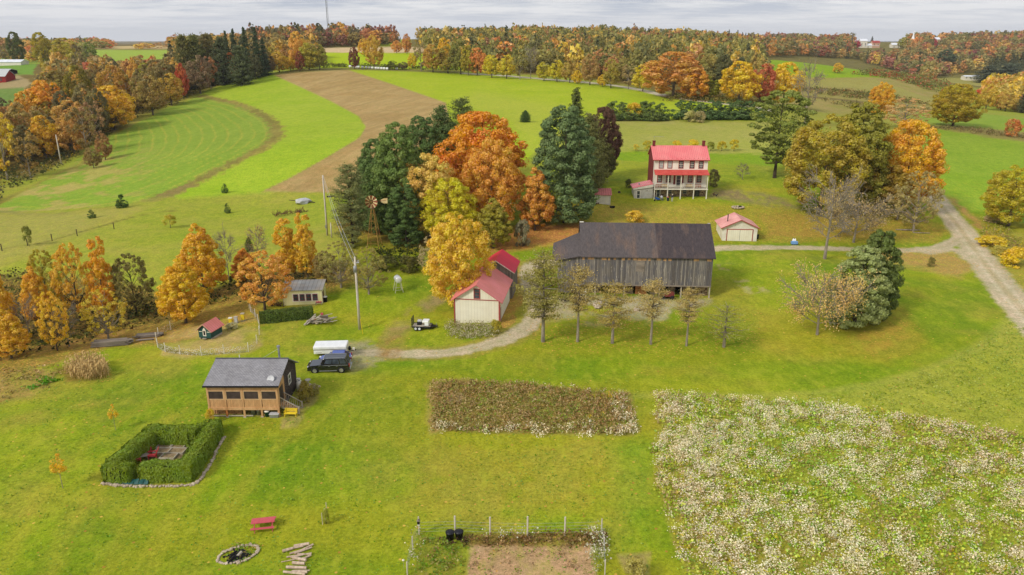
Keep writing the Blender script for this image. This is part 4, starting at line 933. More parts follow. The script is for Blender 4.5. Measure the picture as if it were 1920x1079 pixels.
# undergrowth of the ravine, wood edges: one continuous mass
def scatter_cards(poly, dens, tm, hr, sz, cols, lift=0, jit=.3, tall=1.0, msk=None, ncap=200000, clump=7, spread=.35, upb=.9):
    """small leafy tufts spread over a ground area seen at the given outline"""
    P_ = np.array([tuple(G(a, b, 45, tm)) for a, b in poly]); x0, y0 = P_[:, 0].min(), P_[:, 1].min(); x1, y1 = P_[:, 0].max(), P_[:, 1].max()
    n = int(min((x1 - x0) * (y1 - y0) * dens, ncap)); xs = RG.uniform(x0, x1, n); ys = RG.uniform(y0, y1, n)
    wx = (fbm(xs / 2.5, ys / 2.5, 9) - .5) * 2; wy = (fbm(xs / 2.5, ys / 2.5, 19) - .5) * 2
    ok = sdist(xs + wx, ys + wy, P_[:, :2]) < 0; xs, ys = xs[ok], ys[ok]
    if msk is not None:
        m = msk(xs, ys); xs, ys = xs[m], ys[m]
    zs = height(xs, ys); n = len(xs); hh = RG.uniform(*hr, n)
    cl, wt_ = zip(*cols); wt_ = np.array(wt_, float); ci = RG.choice(len(cl), n, p=wt_ / wt_.sum())
    base = np.stack([xs, ys, zs], -1); f = RG.random((n, clump)) ** .7
    Pn = np.repeat(base, clump, 0); off = RG.normal(size=(n * clump, 3)) * spread; off[:, 2] *= .3
    Pn = Pn + off * 1.0; Pn[:, 2] += (f * hh[:, None]).ravel() + lift
    N = unit(rdir(len(Pn)) + np.array([0, 0, upb])); V_ = cards(Pn, N, RG.uniform(.6, 1.4, len(Pn)) * sz, tall)
    Cc_ = lin(np.array(cl))[np.repeat(ci, clump)] * RG.uniform(.75, 1.2, (len(Pn), 1))
    return V_, Cc_
def stuff(name, parts, label, cat):
    V_ = np.concatenate([p[0] for p in parts]); C_ = np.concatenate([p[1] for p in parts])
    return tag(link(name, cardmesh(name, V_, M_MERGE, C_)), label, cat, kind='stuff')
UG = [((70,74,30),4),((110,92,50),3),((96,100,36),3),((130,110,60),2),((50,58,26),2)]
stuff('undergrowth', [
 scatter_cards([(-60,500),(60,520),(200,560),(300,560),(420,520),(480,530),(640,500),(640,530),(560,545),(470,570),(330,600),(230,625),(100,660),(-60,690)], .32, 170, (.4, 1.7), .42, UG, clump=12, spread=.6),
 scatter_cards([(700,470),(830,470),(850,500),(700,505)], .6, 170, (.4, 1.3), .4, [((62,72,24),3),((80,84,30),2)], clump=10, spread=.5)],
 'tangle of dark green and brown undergrowth filling the ravine at left', 'undergrowth')
stuff('field_edge_brush', [
 scatter_cards([(-60,400),(30,352),(80,332),(130,305),(190,262),(270,216),(380,172),(500,132),(500,126),(370,164),(260,205),(180,250),(100,290),(0,325),(-60,345)], .11, 520, (.4, 2.2), .7, [((100,104,44),3),((140,124,60),3),((170,150,40),1),((76,84,40),3),((150,146,110),1)], clump=12, spread=.9),
 scatter_cards([(505,134),(560,130),(660,127),(870,133),(870,129),(660,122),(510,127)], .1, 620, (.5, 2), .8, [((100,112,40),3),((120,110,56),2)], clump=10, spread=1)],
 'rough brush of dull weeds and low bushes edging the left wood', 'brush')
stuff('hillside_brush', [
 scatter_cards([(1240,190),(1440,202),(1440,188),(1260,178)], .14, 460, (.4, 2.2), .7, [((130,116,60),3),((150,130,50),2),((100,104,40),2)], clump=10, spread=.9),
 scatter_cards([(1500,166),(1580,170),(1680,182),(1740,196),(1740,200),(1640,190),(1500,172)], .1, 600, (.4, 2.4), .8, [((130,124,60),3),((150,110,60),2),((100,110,50),2)], clump=10, spread=1),
 scatter_cards([(1600,140),(1680,150),(1760,176),(1800,190),(1840,186),(1740,150),(1660,134)], .05, 760, (.8, 4), 1.1, [((150,150,76),3),((190,100,60),1.5),((120,120,60),3)], clump=16, spread=1.8),
 scatter_cards([(1530,186),(1640,196),(1740,206),(1740,212),(1600,206)], .1, 480, (.4, 2.2), .7, [((120,116,60),3),((160,140,70),2)], clump=10, spread=1)],
 'scrubby bushes in bands across the brown right hillside', 'brush')
EXPO = 0.0
# ================================================================== materials for built things
M_WHITE = stain('white_paint', L3(236,230,214), L3(214,206,186), .9, .7)
M_CREAM = striped('cream_siding', L3(232,226,204), L3(196,188,164), .42, 0, .06, L3(222,214,190), .7, .7, strpb=.08)
M_TRIM = stain('red_trim', L3(176,84,76), L3(150,66,58), 2, .6)
M_DRED = stain('dark_red_brick', L3(134,58,54), L3(108,44,42), 2.5, .8, bmp=.2)
M_ROOFR = striped('red_metal_roof', L3(222,112,114), L3(188,84,88), .42, 0, .1, L3(228,136,132), .42, .35, strpb=.05)
M_ROOFR2 = striped('pale_red_metal_roof', L3(236,172,162), L3(204,132,124), .42, 1, .1, L3(206,132,124), .45, .5, strpb=.05)
M_ROOFR3 = striped('faded_red_metal_roof', L3(226,134,130), L3(192,104,102), .42, 1, .1, L3(206,120,104), .5, .35, strpb=.05)
M_ROOFB = striped('bright_red_metal_roof', L3(214,44,70), L3(168,30,52), .42, 1, .1, L3(202,42,64), .38, .35, strpb=.05)
M_PORCHR = stain('porch_roof_red', L3(210,88,78), L3(190,70,62), 1.2, .5)
M_SHEDR = striped('shed_roof_red', L3(200,122,116), L3(146,70,68), .5, 0, .15, L3(160,88,86), .6, .6, strpb=.2)
M_STONE, nt, b = newmat('field_stone')
vo = nd(nt, 'ShaderNodeTexVoronoi'); vo.inputs['Scale'].default_value = 2.6; tc = nd(nt, 'ShaderNodeTexCoord').outputs['Object']; nt.links.new(tc, vo.inputs['Vector'])
sp2 = nd(nt, 'ShaderNodeSeparateColor'); nt.links.new(vo.outputs['Color'], sp2.inputs[0])
c1 = ramp(nt, sp2.outputs[0], .1, .9, L4(92,66,50), L4(176,150,118)); v2 = nd(nt, 'ShaderNodeTexVoronoi', feature='DISTANCE_TO_EDGE'); v2.inputs['Scale'].default_value = 2.6; nt.links.new(tc, v2.inputs['Vector'])
c2 = mixc(nt, ramp(nt, v2.outputs['Distance'], .02, .07), L3(150,136,116), c1); nt.links.new(c2, b.inputs['Base Color']); b.inputs['Roughness'].default_value = .9
M_BARN, nt, b = newmat('weathered_barn_boards')
tc = nd(nt, 'ShaderNodeTexCoord').outputs['Object']; sx_ = nd(nt, 'ShaderNodeSeparateXYZ'); nt.links.new(tc, sx_.inputs[0])
q = nd(nt, 'ShaderNodeMath', operation='DIVIDE'); nt.links.new(sx_.outputs[0], q.inputs[0]); q.inputs[1].default_value = .27
fl = nd(nt, 'ShaderNodeMath', operation='FLOOR'); nt.links.new(q.outputs[0], fl.inputs[0]); fr = nd(nt, 'ShaderNodeMath', operation='FRACT'); nt.links.new(q.outputs[0], fr.inputs[0])
wn = nd(nt, 'ShaderNodeTexWhiteNoise', noise_dimensions='1D'); nt.links.new(fl.outputs[0], wn.inputs['W'])
big = noise(nt, .22, 3, tc, .5); st1 = noise(nt, 5, 5, tc, .7, stretch=(1, 1, .1)); st2 = noise(nt, 1.6, 4, tc, .6, stretch=(1, 1, .35))
bc = ramp(nt, wn.outputs['Value'], 0, 1, L4(90,84,80), L4(152,144,132)); bc = mixc(nt, ramp(nt, big, .42, .6), bc, L3(82,84,90), 'MIX') if False else bc
bc = mixc(nt, ramp(nt, st2, .42, .68), bc, L3(96,94,98)); bc = mixc(nt, ramp(nt, st1, .60, .70), bc, L3(216,208,194)); bc = mixc(nt, ramp(nt, st1, .28, .36, (1, 1, 1, 1), (0, 0, 0, 1)), bc, L3(46,40,36))
gl = nd(nt, 'ShaderNodeMath', operation='LESS_THAN'); nt.links.new(fr.outputs[0], gl.inputs[0]); gl.inputs[1].default_value = .1
bc = mixc(nt, gl.outputs[0], bc, L3(44,38,34)); nt.links.new(bc, b.inputs['Base Color']); b.inputs['Roughness'].default_value = .9
M_BROOF, nt, b = newmat('old_dark_roofing')
tc = nd(nt, 'ShaderNodeTexCoord').outputs['Object']
n_a = noise(nt, .5, 5, tc, .6, stretch=(1.2, .35, .35)); n_b = noise(nt, 3.2, 5, tc, .7, stretch=(1.6, .5, .5)); n_c = noise(nt, 14, 2, tc, .6)
sx_ = nd(nt, 'ShaderNodeSeparateXYZ'); nt.links.new(tc, sx_.inputs[0]); gt = nd(nt, 'ShaderNodeMath', operation='GREATER_THAN'); nt.links.new(sx_.outputs[0], gt.inputs[0]); gt.inputs[1].default_value = -8.6
bc = mixc(nt, gt.outputs[0], L3(84,78,78), L3(68,61,63)); bc = mixc(nt, ramp(nt, n_a, .5, .78), bc, L3(112,92,80)); bc = mixc(nt, 1.0, bc, ramp(nt, n_b, .3, .7, (.7, .7, .7, 1), (1.35, 1.3, 1.25, 1)), 'MULTIPLY')
bc = mixc(nt, 1.0, bc, ramp(nt, n_c, .3, .7, (.8, .8, .8, 1), (1.2, 1.2, 1.2, 1)), 'MULTIPLY')
nt.links.new(bc, b.inputs['Base Color']); b.inputs['Roughness'].default_value = .85; bump(nt, n_c, .3, .03)
M_SHING, nt, b = newmat('grey_shingles')
tc = nd(nt, 'ShaderNodeTexCoord').outputs['Object']; br = nd(nt, 'ShaderNodeTexBrick'); mp = nd(nt, 'ShaderNodeMapping'); nt.links.new(tc, mp.inputs[0]); nt.links.new(mp.outputs[0], br.inputs[0])
br.inputs['Color1'].default_value = L4(152,150,151); br.inputs['Color2'].default_value = L4(134,132,135); br.inputs['Mortar'].default_value = L4(84,82,86); br.inputs['Scale'].default_value = 1; br.inputs['Brick Width'].default_value = .3; br.inputs['Row Height'].default_value = .16; br.inputs['Mortar Size'].default_value = .012
bc = mixc(nt, 1.0, br.outputs[0], ramp(nt, noise(nt, .7, 5, tc), .3, .7, (.88, .87, .86, 1), (1.12, 1.12, 1.12, 1)), 'MULTIPLY'); nt.links.new(bc, b.inputs['Base Color']); b.inputs['Roughness'].default_value = .9
M_DSIDE, nt, b = newmat('dark_shingle_siding')
tc = nd(nt, 'ShaderNodeTexCoord').outputs['Object']; n_a = noise(nt, 7, 4, tc, .7); n_b = noise(nt, 1.2, 3, tc)
bc = mixc(nt, ramp(nt, n_a, .5, .66), L3(66,56,52), L3(128,116,106)); bc = mixc(nt, ramp(nt, n_b, .4, .7), bc, L3(58,50,46)); nt.links.new(bc, b.inputs['Base Color']); b.inputs['Roughness'].default_value = .9
M_CEDAR = stain('cedar_wood', L3(214,170,120), L3(186,138,90), 1.6, .7, stretch=(1, 1, .3))
M_ORWOOD = stain('orange_wood', L3(196,126,66), L3(160,98,50), 1.6, .7, stretch=(1, 1, .3))
M_RAIL = striped('porch_balusters', L3(214,166,112), L3(128,84,50), .13, 0, .35, L3(222,178,126), .7, 1, strpb=.3)
M_SCREEN = glassmat('porch_screen', L3(52,42,38), .5)
M_GLASS = glassmat('window_glass', L3(50,56,62), .1)
M_CURT = stain('pale_curtained_glass', L3(176,180,180), L3(150,152,152), 2, .3)
M_GREYW = stain('grey_wood', L3(150,138,124), L3(112,102,92), 1.5, .9, stretch=(.3, 1, 1), bmp=.2)
M_GREYW2 = stain('pale_grey_wood', L3(188,178,160), L3(150,138,120), 1.5, .9, bmp=.2)
M_BRWD = stain('brown_wood', L3(104,70,56), L3(72,50,42), 2, .9)
M_BLACK = stain('black_plastic', L3(36,36,40), L3(24,24,28), 2, .45)
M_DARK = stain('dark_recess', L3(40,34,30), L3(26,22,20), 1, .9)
M_METAL = stain('galvanised_metal', L3(176,178,180), L3(140,142,146), 2, .45, metal=.5)
M_DISH = stain('dish_grey', L3(200,200,200), L3(180,180,182), 2, .4)
M_YEL = stain('yellow_paint', L3(236,208,50), L3(214,184,44), 3, .5)
M_PYEL = stain('pale_yellow_siding', L3(226,218,160), L3(212,202,142), .8, .7)
M_GREEN = striped('dark_green_boards', L3(44,84,78), L3(28,56,52), .3, 2, .1, L3(38,74,70), .6, 1, strpb=.1)
M_RED = stain('red_plastic', L3(188,62,64), L3(164,50,54), 2, .5)
M_PINK = stain('faded_red_paint', L3(206,92,98), L3(190,80,88), 2.4, .6)
M_BLUE = stain('blue_plastic', L3(48,96,170), L3(36,78,150), 2, .5)
M_TEAL = stain('teal_plastic', L3(30,90,84), L3(24,72,70), 2, .5)
M_CONC = stain('concrete', L3(190,182,168), L3(164,154,138), 1.2, .9, bmp=.1)
M_ROCK = stain('pale_rock', L3(206,190,166), L3(150,130,108), 4, .9, bmp=.3)
M_POLE = stain('weathered_pole', L3(214,206,190), L3(186,172,152), 2, .9, stretch=(1, 1, .15))
M_CHAR = stain('charred_wood', L3(40,38,36), L3(20,20,20), 5, .9, bmp=.3)
M_ASH = stain('ash', L3(110,104,98), L3(60,56,52), 6, .95)
M_TYRE = stain('tyre_rubber', L3(40,40,42), L3(28,28,30), 3, .8)
M_RIM = stain('alloy_rim', L3(190,188,180), L3(140,138,130), 3, .35, metal=.6)
M_CHROME = stain('bright_trim', L3(210,210,210), L3(180,180,184), 2, .25, metal=.6)
def paint(name, c, rough=.22, coat=1.0):
    m, nt, b = newmat(name); n = noise(nt, 1.5, 3); nt.links.new(mixc(nt, ramp(nt, n, .35, .7), c, tuple(q * .85 for q in c)), b.inputs['Base Color'])
    b.inputs['Roughness'].default_value = rough; b.inputs['Specular IOR Level'].default_value = .5; b.inputs['Coat Weight'].default_value = coat; b.inputs['Coat Roughness'].default_value = .06; return m
M_CBLACK = paint('black_car_paint', L3(22,23,28)); M_CBLUE = paint('blue_car_paint', L3(28,64,158)); M_CWHITE = paint('white_enamel', L3(240,240,238), .3, .3)
M_RLAMP = stain('red_lamp_lens', L3(170,30,30), L3(130,20,24), 3, .2); M_LAMP = stain('lamp_lens', L3(226,228,232), L3(200,204,210), 3, .15)
M_STRAW = stain('corn_leaf', L3(214,182,120), L3(184,150,92), 3, .9)

# ================================================================== helpers
WM = {'front': lambda x, y, z: Matrix(((1,0,0,x),(0,0,-1,y),(0,1,0,z),(0,0,0,1))),     # local (u, v, n): u right, v up, n outwards
      'right': lambda x, y, z: Matrix(((0,0,1,x),(1,0,0,y),(0,1,0,z),(0,0,0,1))),
      'left': lambda x, y, z: Matrix(((0,0,-1,x),(-1,0,0,y),(0,1,0,z),(0,0,0,1)))}
def window(parent, face, x, y, z, w, h, fm, pm=None, bars=(1, 1), fw=.09, name='window', sash=None, proud=.05):
    M = WM[face](x, y, z); mb = MB(); o = proud
    mb.box(-w/2, 0, -.02, -w/2 + fw, h, o, M).box(w/2 - fw, 0, -.02, w/2, h, o, M).box(-w/2 + fw, 0, -.02, w/2 - fw, fw, o, M).box(-w/2 + fw, h - fw, -.02, w/2 - fw, h, o, M)
    f = mb.build(name, fm, parent)
    if bars[0] + bars[1] > 0:
        sb = MB(); iw, ih = w - 2 * fw, h - 2 * fw
        for i in range(1, bars[0] + 1): xx = -iw / 2 + iw * i / (bars[0] + 1); sb.box(xx - .02, fw, .008, xx + .02, h - fw, o * .6, M)
        for j in range(1, bars[1] + 1): zz = fw + ih * j / (bars[1] + 1); q = .035 if (bars[1] % 2 and j == (bars[1] + 1) // 2) else .02; sb.box(-iw / 2, zz - q, .01, iw / 2, zz + q, o * .64, M)
        sb.build('sash', sash or fm, f)
    MB().box(-w/2 + fw, fw, -.02, w/2 - fw, h - fw, .006, M).build('pane', pm or M_GLASS, f)
    return f
def gable_x(x0, x1, y0, y1, yr, z0, z1, zr, th=.1):   # ridge along x; front eave (y0,z0), back eave (y1,z1)
    mb = MB()
    mb.prism([(x0, y0, z0), (x0, yr, zr), (x0, yr, zr + th), (x0, y0, z0 + th)], (x1 - x0, 0, 0))
    mb.prism([(x0, y1, z1), (x0, y1, z1 + th), (x0, yr + .003, zr + th), (x0, yr + .003, zr)], (x1 - x0, 0, 0))
    return mb
def gable_y(x0, x1, y0, y1, ze, zr, th=.1, xr=None):   # ridge along y
    xr = (x0 + x1) / 2 if xr is None else xr; mb = MB()
    mb.prism([(x0, y0, ze), (x0, y0, ze + th), (xr, y0, zr + th), (xr, y0, zr)], (0, y1 - y0, 0))
    mb.prism([(x1, y0, ze), (xr + .003, y0, zr), (xr + .003, y0, zr + th), (x1, y0, ze + th)], (0, y1 - y0, 0))
    return mb
def thing(name, uv, rz, label, cat, group=None, t=None, dz=0):
    p = at_depth(uv[0], t) if t else G(*uv)
    p = Vector((p.x, p.y, p.z + dz)); return empty(name, p, math.radians(rz), label, cat, group), p
def chk(msg, e, p, want):
    M = Matrix.Translation(e.location) @ e.rotation_euler.to_matrix().to_4x4(); w = M @ Vector(p); print(msg, [round(float(q), 1) for q in proj(*w)[:2]], 'want', want)

# ================================================================== barn
e, b0 = thing('barn', (1331, 560), -3.0, 'big weathered grey board barn with dark roof and lean-to at its left end', 'barn')
W, D = 20.6, 11.6; ZB, ZE, ZR = 2.0, 6.6, 10.65
mb = MB(); mb.box(-W, 0, ZB, 0, D, ZE); mb.prism([(-W + .02, .01, ZE), (-W + .02, D, ZE), (-W + .02, D / 2, ZR - .1)], (W - .04, 0, 0))
mb.build('wall', M_BARN, e)
gable_x(-W - .15, .35, -.35, D + .4, D / 2, ZE - .02, ZE - .05, ZR, .14).build('roof', M_BROOF, e)
MB().box(-W - .15, D / 2 - .16, ZR + .13, -W + .5, D / 2 + .16, ZR + .24).build('ridge_cap', M_WHITE, e)
MB().box(-.1, D / 2 - .2, ZR + .13, .3, D / 2 + .2, ZR + .2).build('ridge_cap', M_CONC, e)
for i in range(26):   # torn strip under the eave where lighter boards show
    x = -W + .3 + i * .78 + random.uniform(-.2, .2)
    if random.random() < .6: MB().box(x, -.03, ZE - .42 - random.random() * .1, x + random.uniform(.3, .75), -.005, ZE - .12).build('patched_board', M_CEDAR, e)
lw = MB(); lw.box(-W - 3.2, 1.5, -.8, -17.2, 1.9, ZB); lw.box(-15.6, 1.5, -.8, -12.0, 1.9, ZB); lw.box(-1.6, 1.5, -.8, -.1, 1.9, ZB); lw.box(-6.4, 1.5, -.8, -5.3, 1.9, ZB); lw.box(-4.1, 1.5, -.8, -2.6, 1.9, ZB)
lw.box(-W, D - .3, -.8, 0, D, ZB); lw.box(-.35, 1.9, -.8, 0, D - .3, ZB - .003); lw.build('stone_foundation', M_STONE, e)
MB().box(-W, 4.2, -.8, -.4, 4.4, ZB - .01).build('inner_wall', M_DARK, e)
MB().box(-11.7, 1.35, -.6, -9.9, 1.5, ZB - .02).build('door', striped('orange_boards', L3(176,118,66), L3(96,60,34), .22, 0, .12, L3(150,98,56), .8, 1), e)
mb = MB()
for x in (-.14, -4.6, -8.0, -13.6, -18.2): mb.box(x - .1, .1, -.8, x + .1, .3, ZB - .003)
mb.build('post', M_GREYW2, e)
MB().box(-W - .003, -.04, ZB - .12, .03, -.004, ZB + .1).build('sill_board', M_GREYW, e)
MB().box(-11.9, -.06, 4.3, -10.6, -.006, 6.1).build('hay_door', M_GREYW, e)
lt = MB()
lt.prism([(-W - .003, 0, ZB - 1.4), (-W - 3.6, 0, ZB - 1.4), (-W - 3.6, 0, 5.75), (-W - .003, 0, 6.6)], (0, 7.4, 0)); an = lt.build('lean_to_wall', M_BARN, e)
rr_ = MB(); rr_.poly([(-W, -.35, ZE + .1), (-W - 4.0, -.35, 5.9), (-W - 4.5, 2.2, 6.35), (-W, 3.6, 8.5)]); rr_.poly([(-W, 3.6, 8.5), (-W - 4.5, 2.2, 6.35), (-W - 4.3, 8.0, 6.5), (-W, 8.4, 8.3)])
o = rr_.build('lean_to_roof', M_BROOF, an); sm = o.modifiers.new('thick', 'SOLIDIFY'); sm.thickness = .12
chk('barn ridge L', e, (-W, D / 2, ZR), (1095, 415)); chk('ridge R', e, (.35, D / 2, ZR), (1337, 419)); chk('eave R', e, (.35, -.35, ZE), (1341, 487)); chk('eave L', e, (-W, -.35, ZE), (1090, 484)); chk('leanto', e, (-W - 4, -.35, 5.9), (1049, 494)); chk('leanto back', e, (-W - 4.3, 8, 6.5), (1040, 457)); chk('forebay', e, (0, 0, ZB), (1335, 537))
# things in front of the barn
f, _ = thing('window_frame', (1093, 566), 0, 'white paned frame propped against the second thin pine before the barn', 'window frame')
mb = MB()
for x in (-.45, -.02, .41): mb.box(x, -.03, .3, x + .09, .03, 2.1)
for z in (.3, .75, 1.2, 1.62, 2.0): mb.box(-.36, -.024, z, .41, .024, z + .1)
mb.build('frame', M_WHITE, f); MB().box(-.4, .05, 0, -.32, .12, 1.9).box(.36, .05, 0, .44, .12, 1.9).build('leg', M_WHITE, f)
f, _ = thing('farm_wagon', (1252, 563), -3, 'dark red box wagon under the barn overhang', 'wagon')
MB().box(-1.0, .2, .45, 1.0, 1.2, 1.05).build('box', stain('oxide_red', L3(126,60,52), L3(96,46,42), 2, .8), f, bevel=.02)
mb = MB(); mb.box(-1.1, .3, .36, 1.1, 1.1, .44); mb.build('bed', M_BRWD, f)
for x in (-.7, .7):
    for y in (.15, 1.25): MB().lathe([(.05, -.06), (.3, -.06), (.34, 0), (.3, .06), (.05, .06)], (x, y, .34), 14, Matrix.Rotation(PI / 2, 4, 'X')).build('wheel', M_TYRE, f)
def rock(name, uv, r, label, mat=M_ROCK, sz=(1, .8, .6), seed=1):
    o = MB().blob((0, 0, r * .3), r, sz, seed, .28, 2).build(name, mat, None, loc=G(*uv)); return tag(o, label, 'rock')
rock('boulder', (1121, 575), .75, 'large pale rock left of the yard gravel before the barn', sz=(1.9, 1, .6), seed=4)
rock('boulder', (1194, 583), .5, 'small pale rock on the gravel before the barn door', seed=9)
f, _ = thing('branch_pile', (1075, 566), 0, 'dark heap of branches under the lean-to end of the barn', 'brush pile')
mb = MB(); R_ = random.Random(3)
for i in range(70):
    a, c = R_.uniform(-2.2, 2.2), R_.uniform(-.8, .8); mb.tube([(a, c, R_.uniform(0, .5)), (a + R_.uniform(-1, 1), c + R_.uniform(-.6, .6), R_.uniform(.4, 1.5))], [.05, .015], 4)
mb.build('branch', M_BARKD, f)

# ================================================================== farmhouse
e, b0 = thing('farmhouse', (1225, 374.7), -1.5, 'three-storey white farmhouse with red metal roof and two-level front porch', 'house')
W, D = 12.3, 8.0; y0 = 2.0; ZD, ZE, ZR = 2.55, 8.95, 11.5
wl = MB(); wl.box(0, y0, ZD, W, y0 + D, ZE); wl.prism([(.01, y0 + .02, ZE), (.01, y0 + D, ZE), (.01, y0 + D / 2, ZR - .12)], (W - .02, 0, 0)); wall = wl.build('wall', striped('white_clapboard', L3(240,234,218), L3(206,200,184), .2, 2, .1, L3(226,220,202), .7, .6, strpb=.03), e)
MB().box(-.06, y0 + .35, 0, -.006, y0 + D, ZE).prism([(-.06, y0 + .35, ZE), (-.06, y0 + D, ZE), (-.06, y0 + D / 2, ZR - .2)], (.05, 0, 0)).build('gable_wall', M_DRED, e)
MB().box(0, y0, -.8, W, y0 + D, ZD - .004).build('stone_ground_floor', M_STONE, e)
rf = gable_x(-.35, W + .35, y0 - .45, y0 + D + .45, y0 + D / 2, ZE - .12, ZE - .12, ZR, .1).build('roof', M_ROOFR, e)
MB().box(-.36, y0 - .56, ZE - .2, W + .36, y0 - .46, ZE - .03).build('gutter', M_TRIM, rf)
mb = MB()
for i in range(13):
    x = .2 + i * .98; f_ = .11; mb.box(x, y0 - .45 + .9 * f_ * 4, ZE + .1, x + .14, y0 - .3 + .9 * f_ * 4, ZE + .32)
mb.build('snow_guard', M_TRIM, rf)
for x in (.35, W - .45):
    c = MB().box(x - .3, y0 + D / 2 - .3, ZR - .3, x + .3, y0 + D / 2 + .3, ZR + 1.05).box(x - .36, y0 + D / 2 - .36, ZR + 1.05, x + .36, y0 + D / 2 + .36, ZR + 1.2).build('chimney', M_DRED, rf)
mb = MB(); cx, cz = .35, ZR + 1.2; mb.tube([(cx, y0 + 4, cz), (cx, y0 + 4, cz + 1.0)], .025, 5); mb.tube([(cx - .3, y0 + 4, cz + .9), (cx + 2.2, y0 + 3.8, cz + .9)], .02, 4)
for i in range(8): mb.tube([(cx - .2 + i * .33, y0 + 4 - .55, cz + .9), (cx - .2 + i * .33, y0 + 4 + .45, cz + .9)], .014, 4)
mb.build('aerial', M_METAL, rf)
sx0 = lambda px_: (px_ / 8.633 + 1170 - 1225) / 8.27
for i, (a, c_, v1, v0) in enumerate([(545,628,368,495),(685,768,368,492),(868,948,368,495),(1045,1130,368,495),(1192,1275,368,492)]):
    window(e, 'front', sx0((a + c_) / 2) + .12, y0, 6.85, 1.15, 1.85, M_TRIM, M_CURT if i < 2 else M_GLASS, (2, 3), .13, sash=M_WHITE)
for i, (a, c_) in enumerate([(530,612),(672,760),(1032,1116),(1176,1262)]):
    window(e, 'front', sx0((a + c_) / 2) + .12, y0, 3.6, 1.15, 1.85, M_TRIM, M_GLASS, (2, 3), .13, sash=M_WHITE)
dr = window(e, 'front', sx0(885) + .1, y0, ZD + .03, 1.25, 2.8, M_WHITE, M_GLASS, (0, 2), .2, 'door'); 
for s in (-1, 1): window(e, 'front', sx0(885) + .1 + s * .95, y0, 3.2, .42, 2.1, M_TRIM, M_DRED, (0, 2), .1, 'sidelight')
window(e, 'front', sx0(565) + .1, y0, .05, 1.0, 2.2, M_WHITE, M_GLASS, (0, 1), .16, 'lower_door'); window(e, 'front', sx0(755) + .1, y0, .95, .95, 1.2, M_GREYW2, M_GLASS, (0, 1), .1); window(e, 'front', sx0(1000) + .1, y0, .95, .95, 1.2, M_GREYW2, M_GLASS, (0, 1), .1)
window(e, 'front', sx0(1205) + .1, y0, .0, 1.05, 2.2, M_BLACK, M_GLASS, (0, 1), .16, 'lower_door')
pd = MB().box(0, 0, ZD - .2, W, y0 - .004, ZD - .03).build('porch_deck', M_GREYW, e); MB().box(-.01, -.05, ZD - .24, W + .01, -.004, ZD + .02).build('deck_edge', M_WHITE, pd)
MB().prism([(.05, -.35, 5.72), (.05, y0 - .004, 6.5), (.05, y0 - .004, 6.6), (.05, -.35, 5.82)], (W - .0, 0, 0)).build('porch_roof', M_PORCHR, e)
for px_ in (478, 692, 905, 1118, 1330):
    x = sx0(px_) + .1; x = min(max(x, .1), W - .1)
    MB().box(x - .09, .02, ZD + .0, x + .09, .2, 5.78).build('porch_post', M_WHITE, e); MB().box(x - .1, .02, -.8, x + .1, .22, ZD - .24).build('porch_post', M_WHITE, e)
mb = MB(); mb.box(.1, .08, ZD + .75, W - .1, .13, ZD + .82); mb.box(.1, .08, ZD + .12, W - .1, .13, ZD + .17)
for i in range(44): x = .2 + i * .277; mb.box(x, .09, ZD + .17, x + .03, .12, ZD + .75)
mb.build('porch_railing', M_WHITE, e)
MB().box(.02, y0 - .06, 0, .14, y0 - .004, ZE - .1).build('downspout', M_WHITE, e)
# porch furniture: things standing on the deck
wM = Matrix.Translation(e.location) @ e.rotation_euler.to_matrix().to_4x4()
def on_porch(x, y, z=ZD - .03): return tuple(wM @ Vector((x, y, z)))
def bench(name, p, rz, w, mat, label, cat='bench', group=None, tall=.85, dep=.5, slats=True):
    o = empty(name, p, rz, label, cat, group)
    MB().box(-w / 2, 0, .38, w / 2, dep, .43).build('seat', mat, o)
    mb = MB(); n = 4
    for i in range(n): zz = .5 + i * (tall - .5) / n; mb.box(-w / 2, dep - .03 + .03 * i, zz, w / 2, dep + .03 * i, zz + (tall - .5) / n - .02)
    mb.build('backrest', mat, o)
    for sx in (-1, 1):
        for yy in (.03, dep - .08): MB().box(sx * (w / 2 - .04) - .03, yy, 0, sx * (w / 2 - .04) + .03, yy + .06, .38 if yy < .1 else tall).build('leg', mat, o)
        MB().box(sx * (w / 2 - .03) - .03, 0, .6, sx * (w / 2 - .03) + .03, dep, .65).build('armrest', mat, o)
    return o
M_RC = stain('rust_chair', L3(176,90,64), L3(140,70,52), 3, .7); M_TANF = stain('tan_wicker', L3(206,178,120), L3(180,150,96), 4, .8)
bench('armchair', on_porch(sx0(528) + .1, .7), math.radians(-1.5), .65, M_RC, 'rust-red chair at the left end of the upper porch', 'chair', 'rust chairs on the upper porch')
bench('armchair', on_porch(sx0(570) + .1, .7), math.radians(-1.5), .65, M_RC, 'rust-red chair second from left on the upper porch', 'chair', 'rust chairs on the upper porch')
bench('wooden_bench', on_porch(sx0(645) + .1, .9), math.radians(-1.5), 1.3, M_TANF, 'tan bench left of the farmhouse front door', 'bench')
bench('wooden_bench', on_porch(sx0(1055) + .1, .9), math.radians(-1.5), 1.4, M_TANF, 'tan bench right of the farmhouse front door', 'bench')
bench('armchair', on_porch(sx0(1180) + .1, .7), math.radians(-1.5), .65, M_RC, 'rust-red chair, inner of two at the right end of the upper porch', 'chair', 'rust chairs on the upper porch')
bench('armchair', on_porch(sx0(1222) + .1, .7), math.radians(-1.5), .65, M_RC, 'rust-red chair, outer of two at the right end of the upper porch', 'chair', 'rust chairs on the upper porch')
bench('rocking_chair', on_porch(sx0(960) + .1, .7), math.radians(-1.5), .6, M_WHITE, 'white rocker just right of the farmhouse front door', 'chair', tall=1.1)
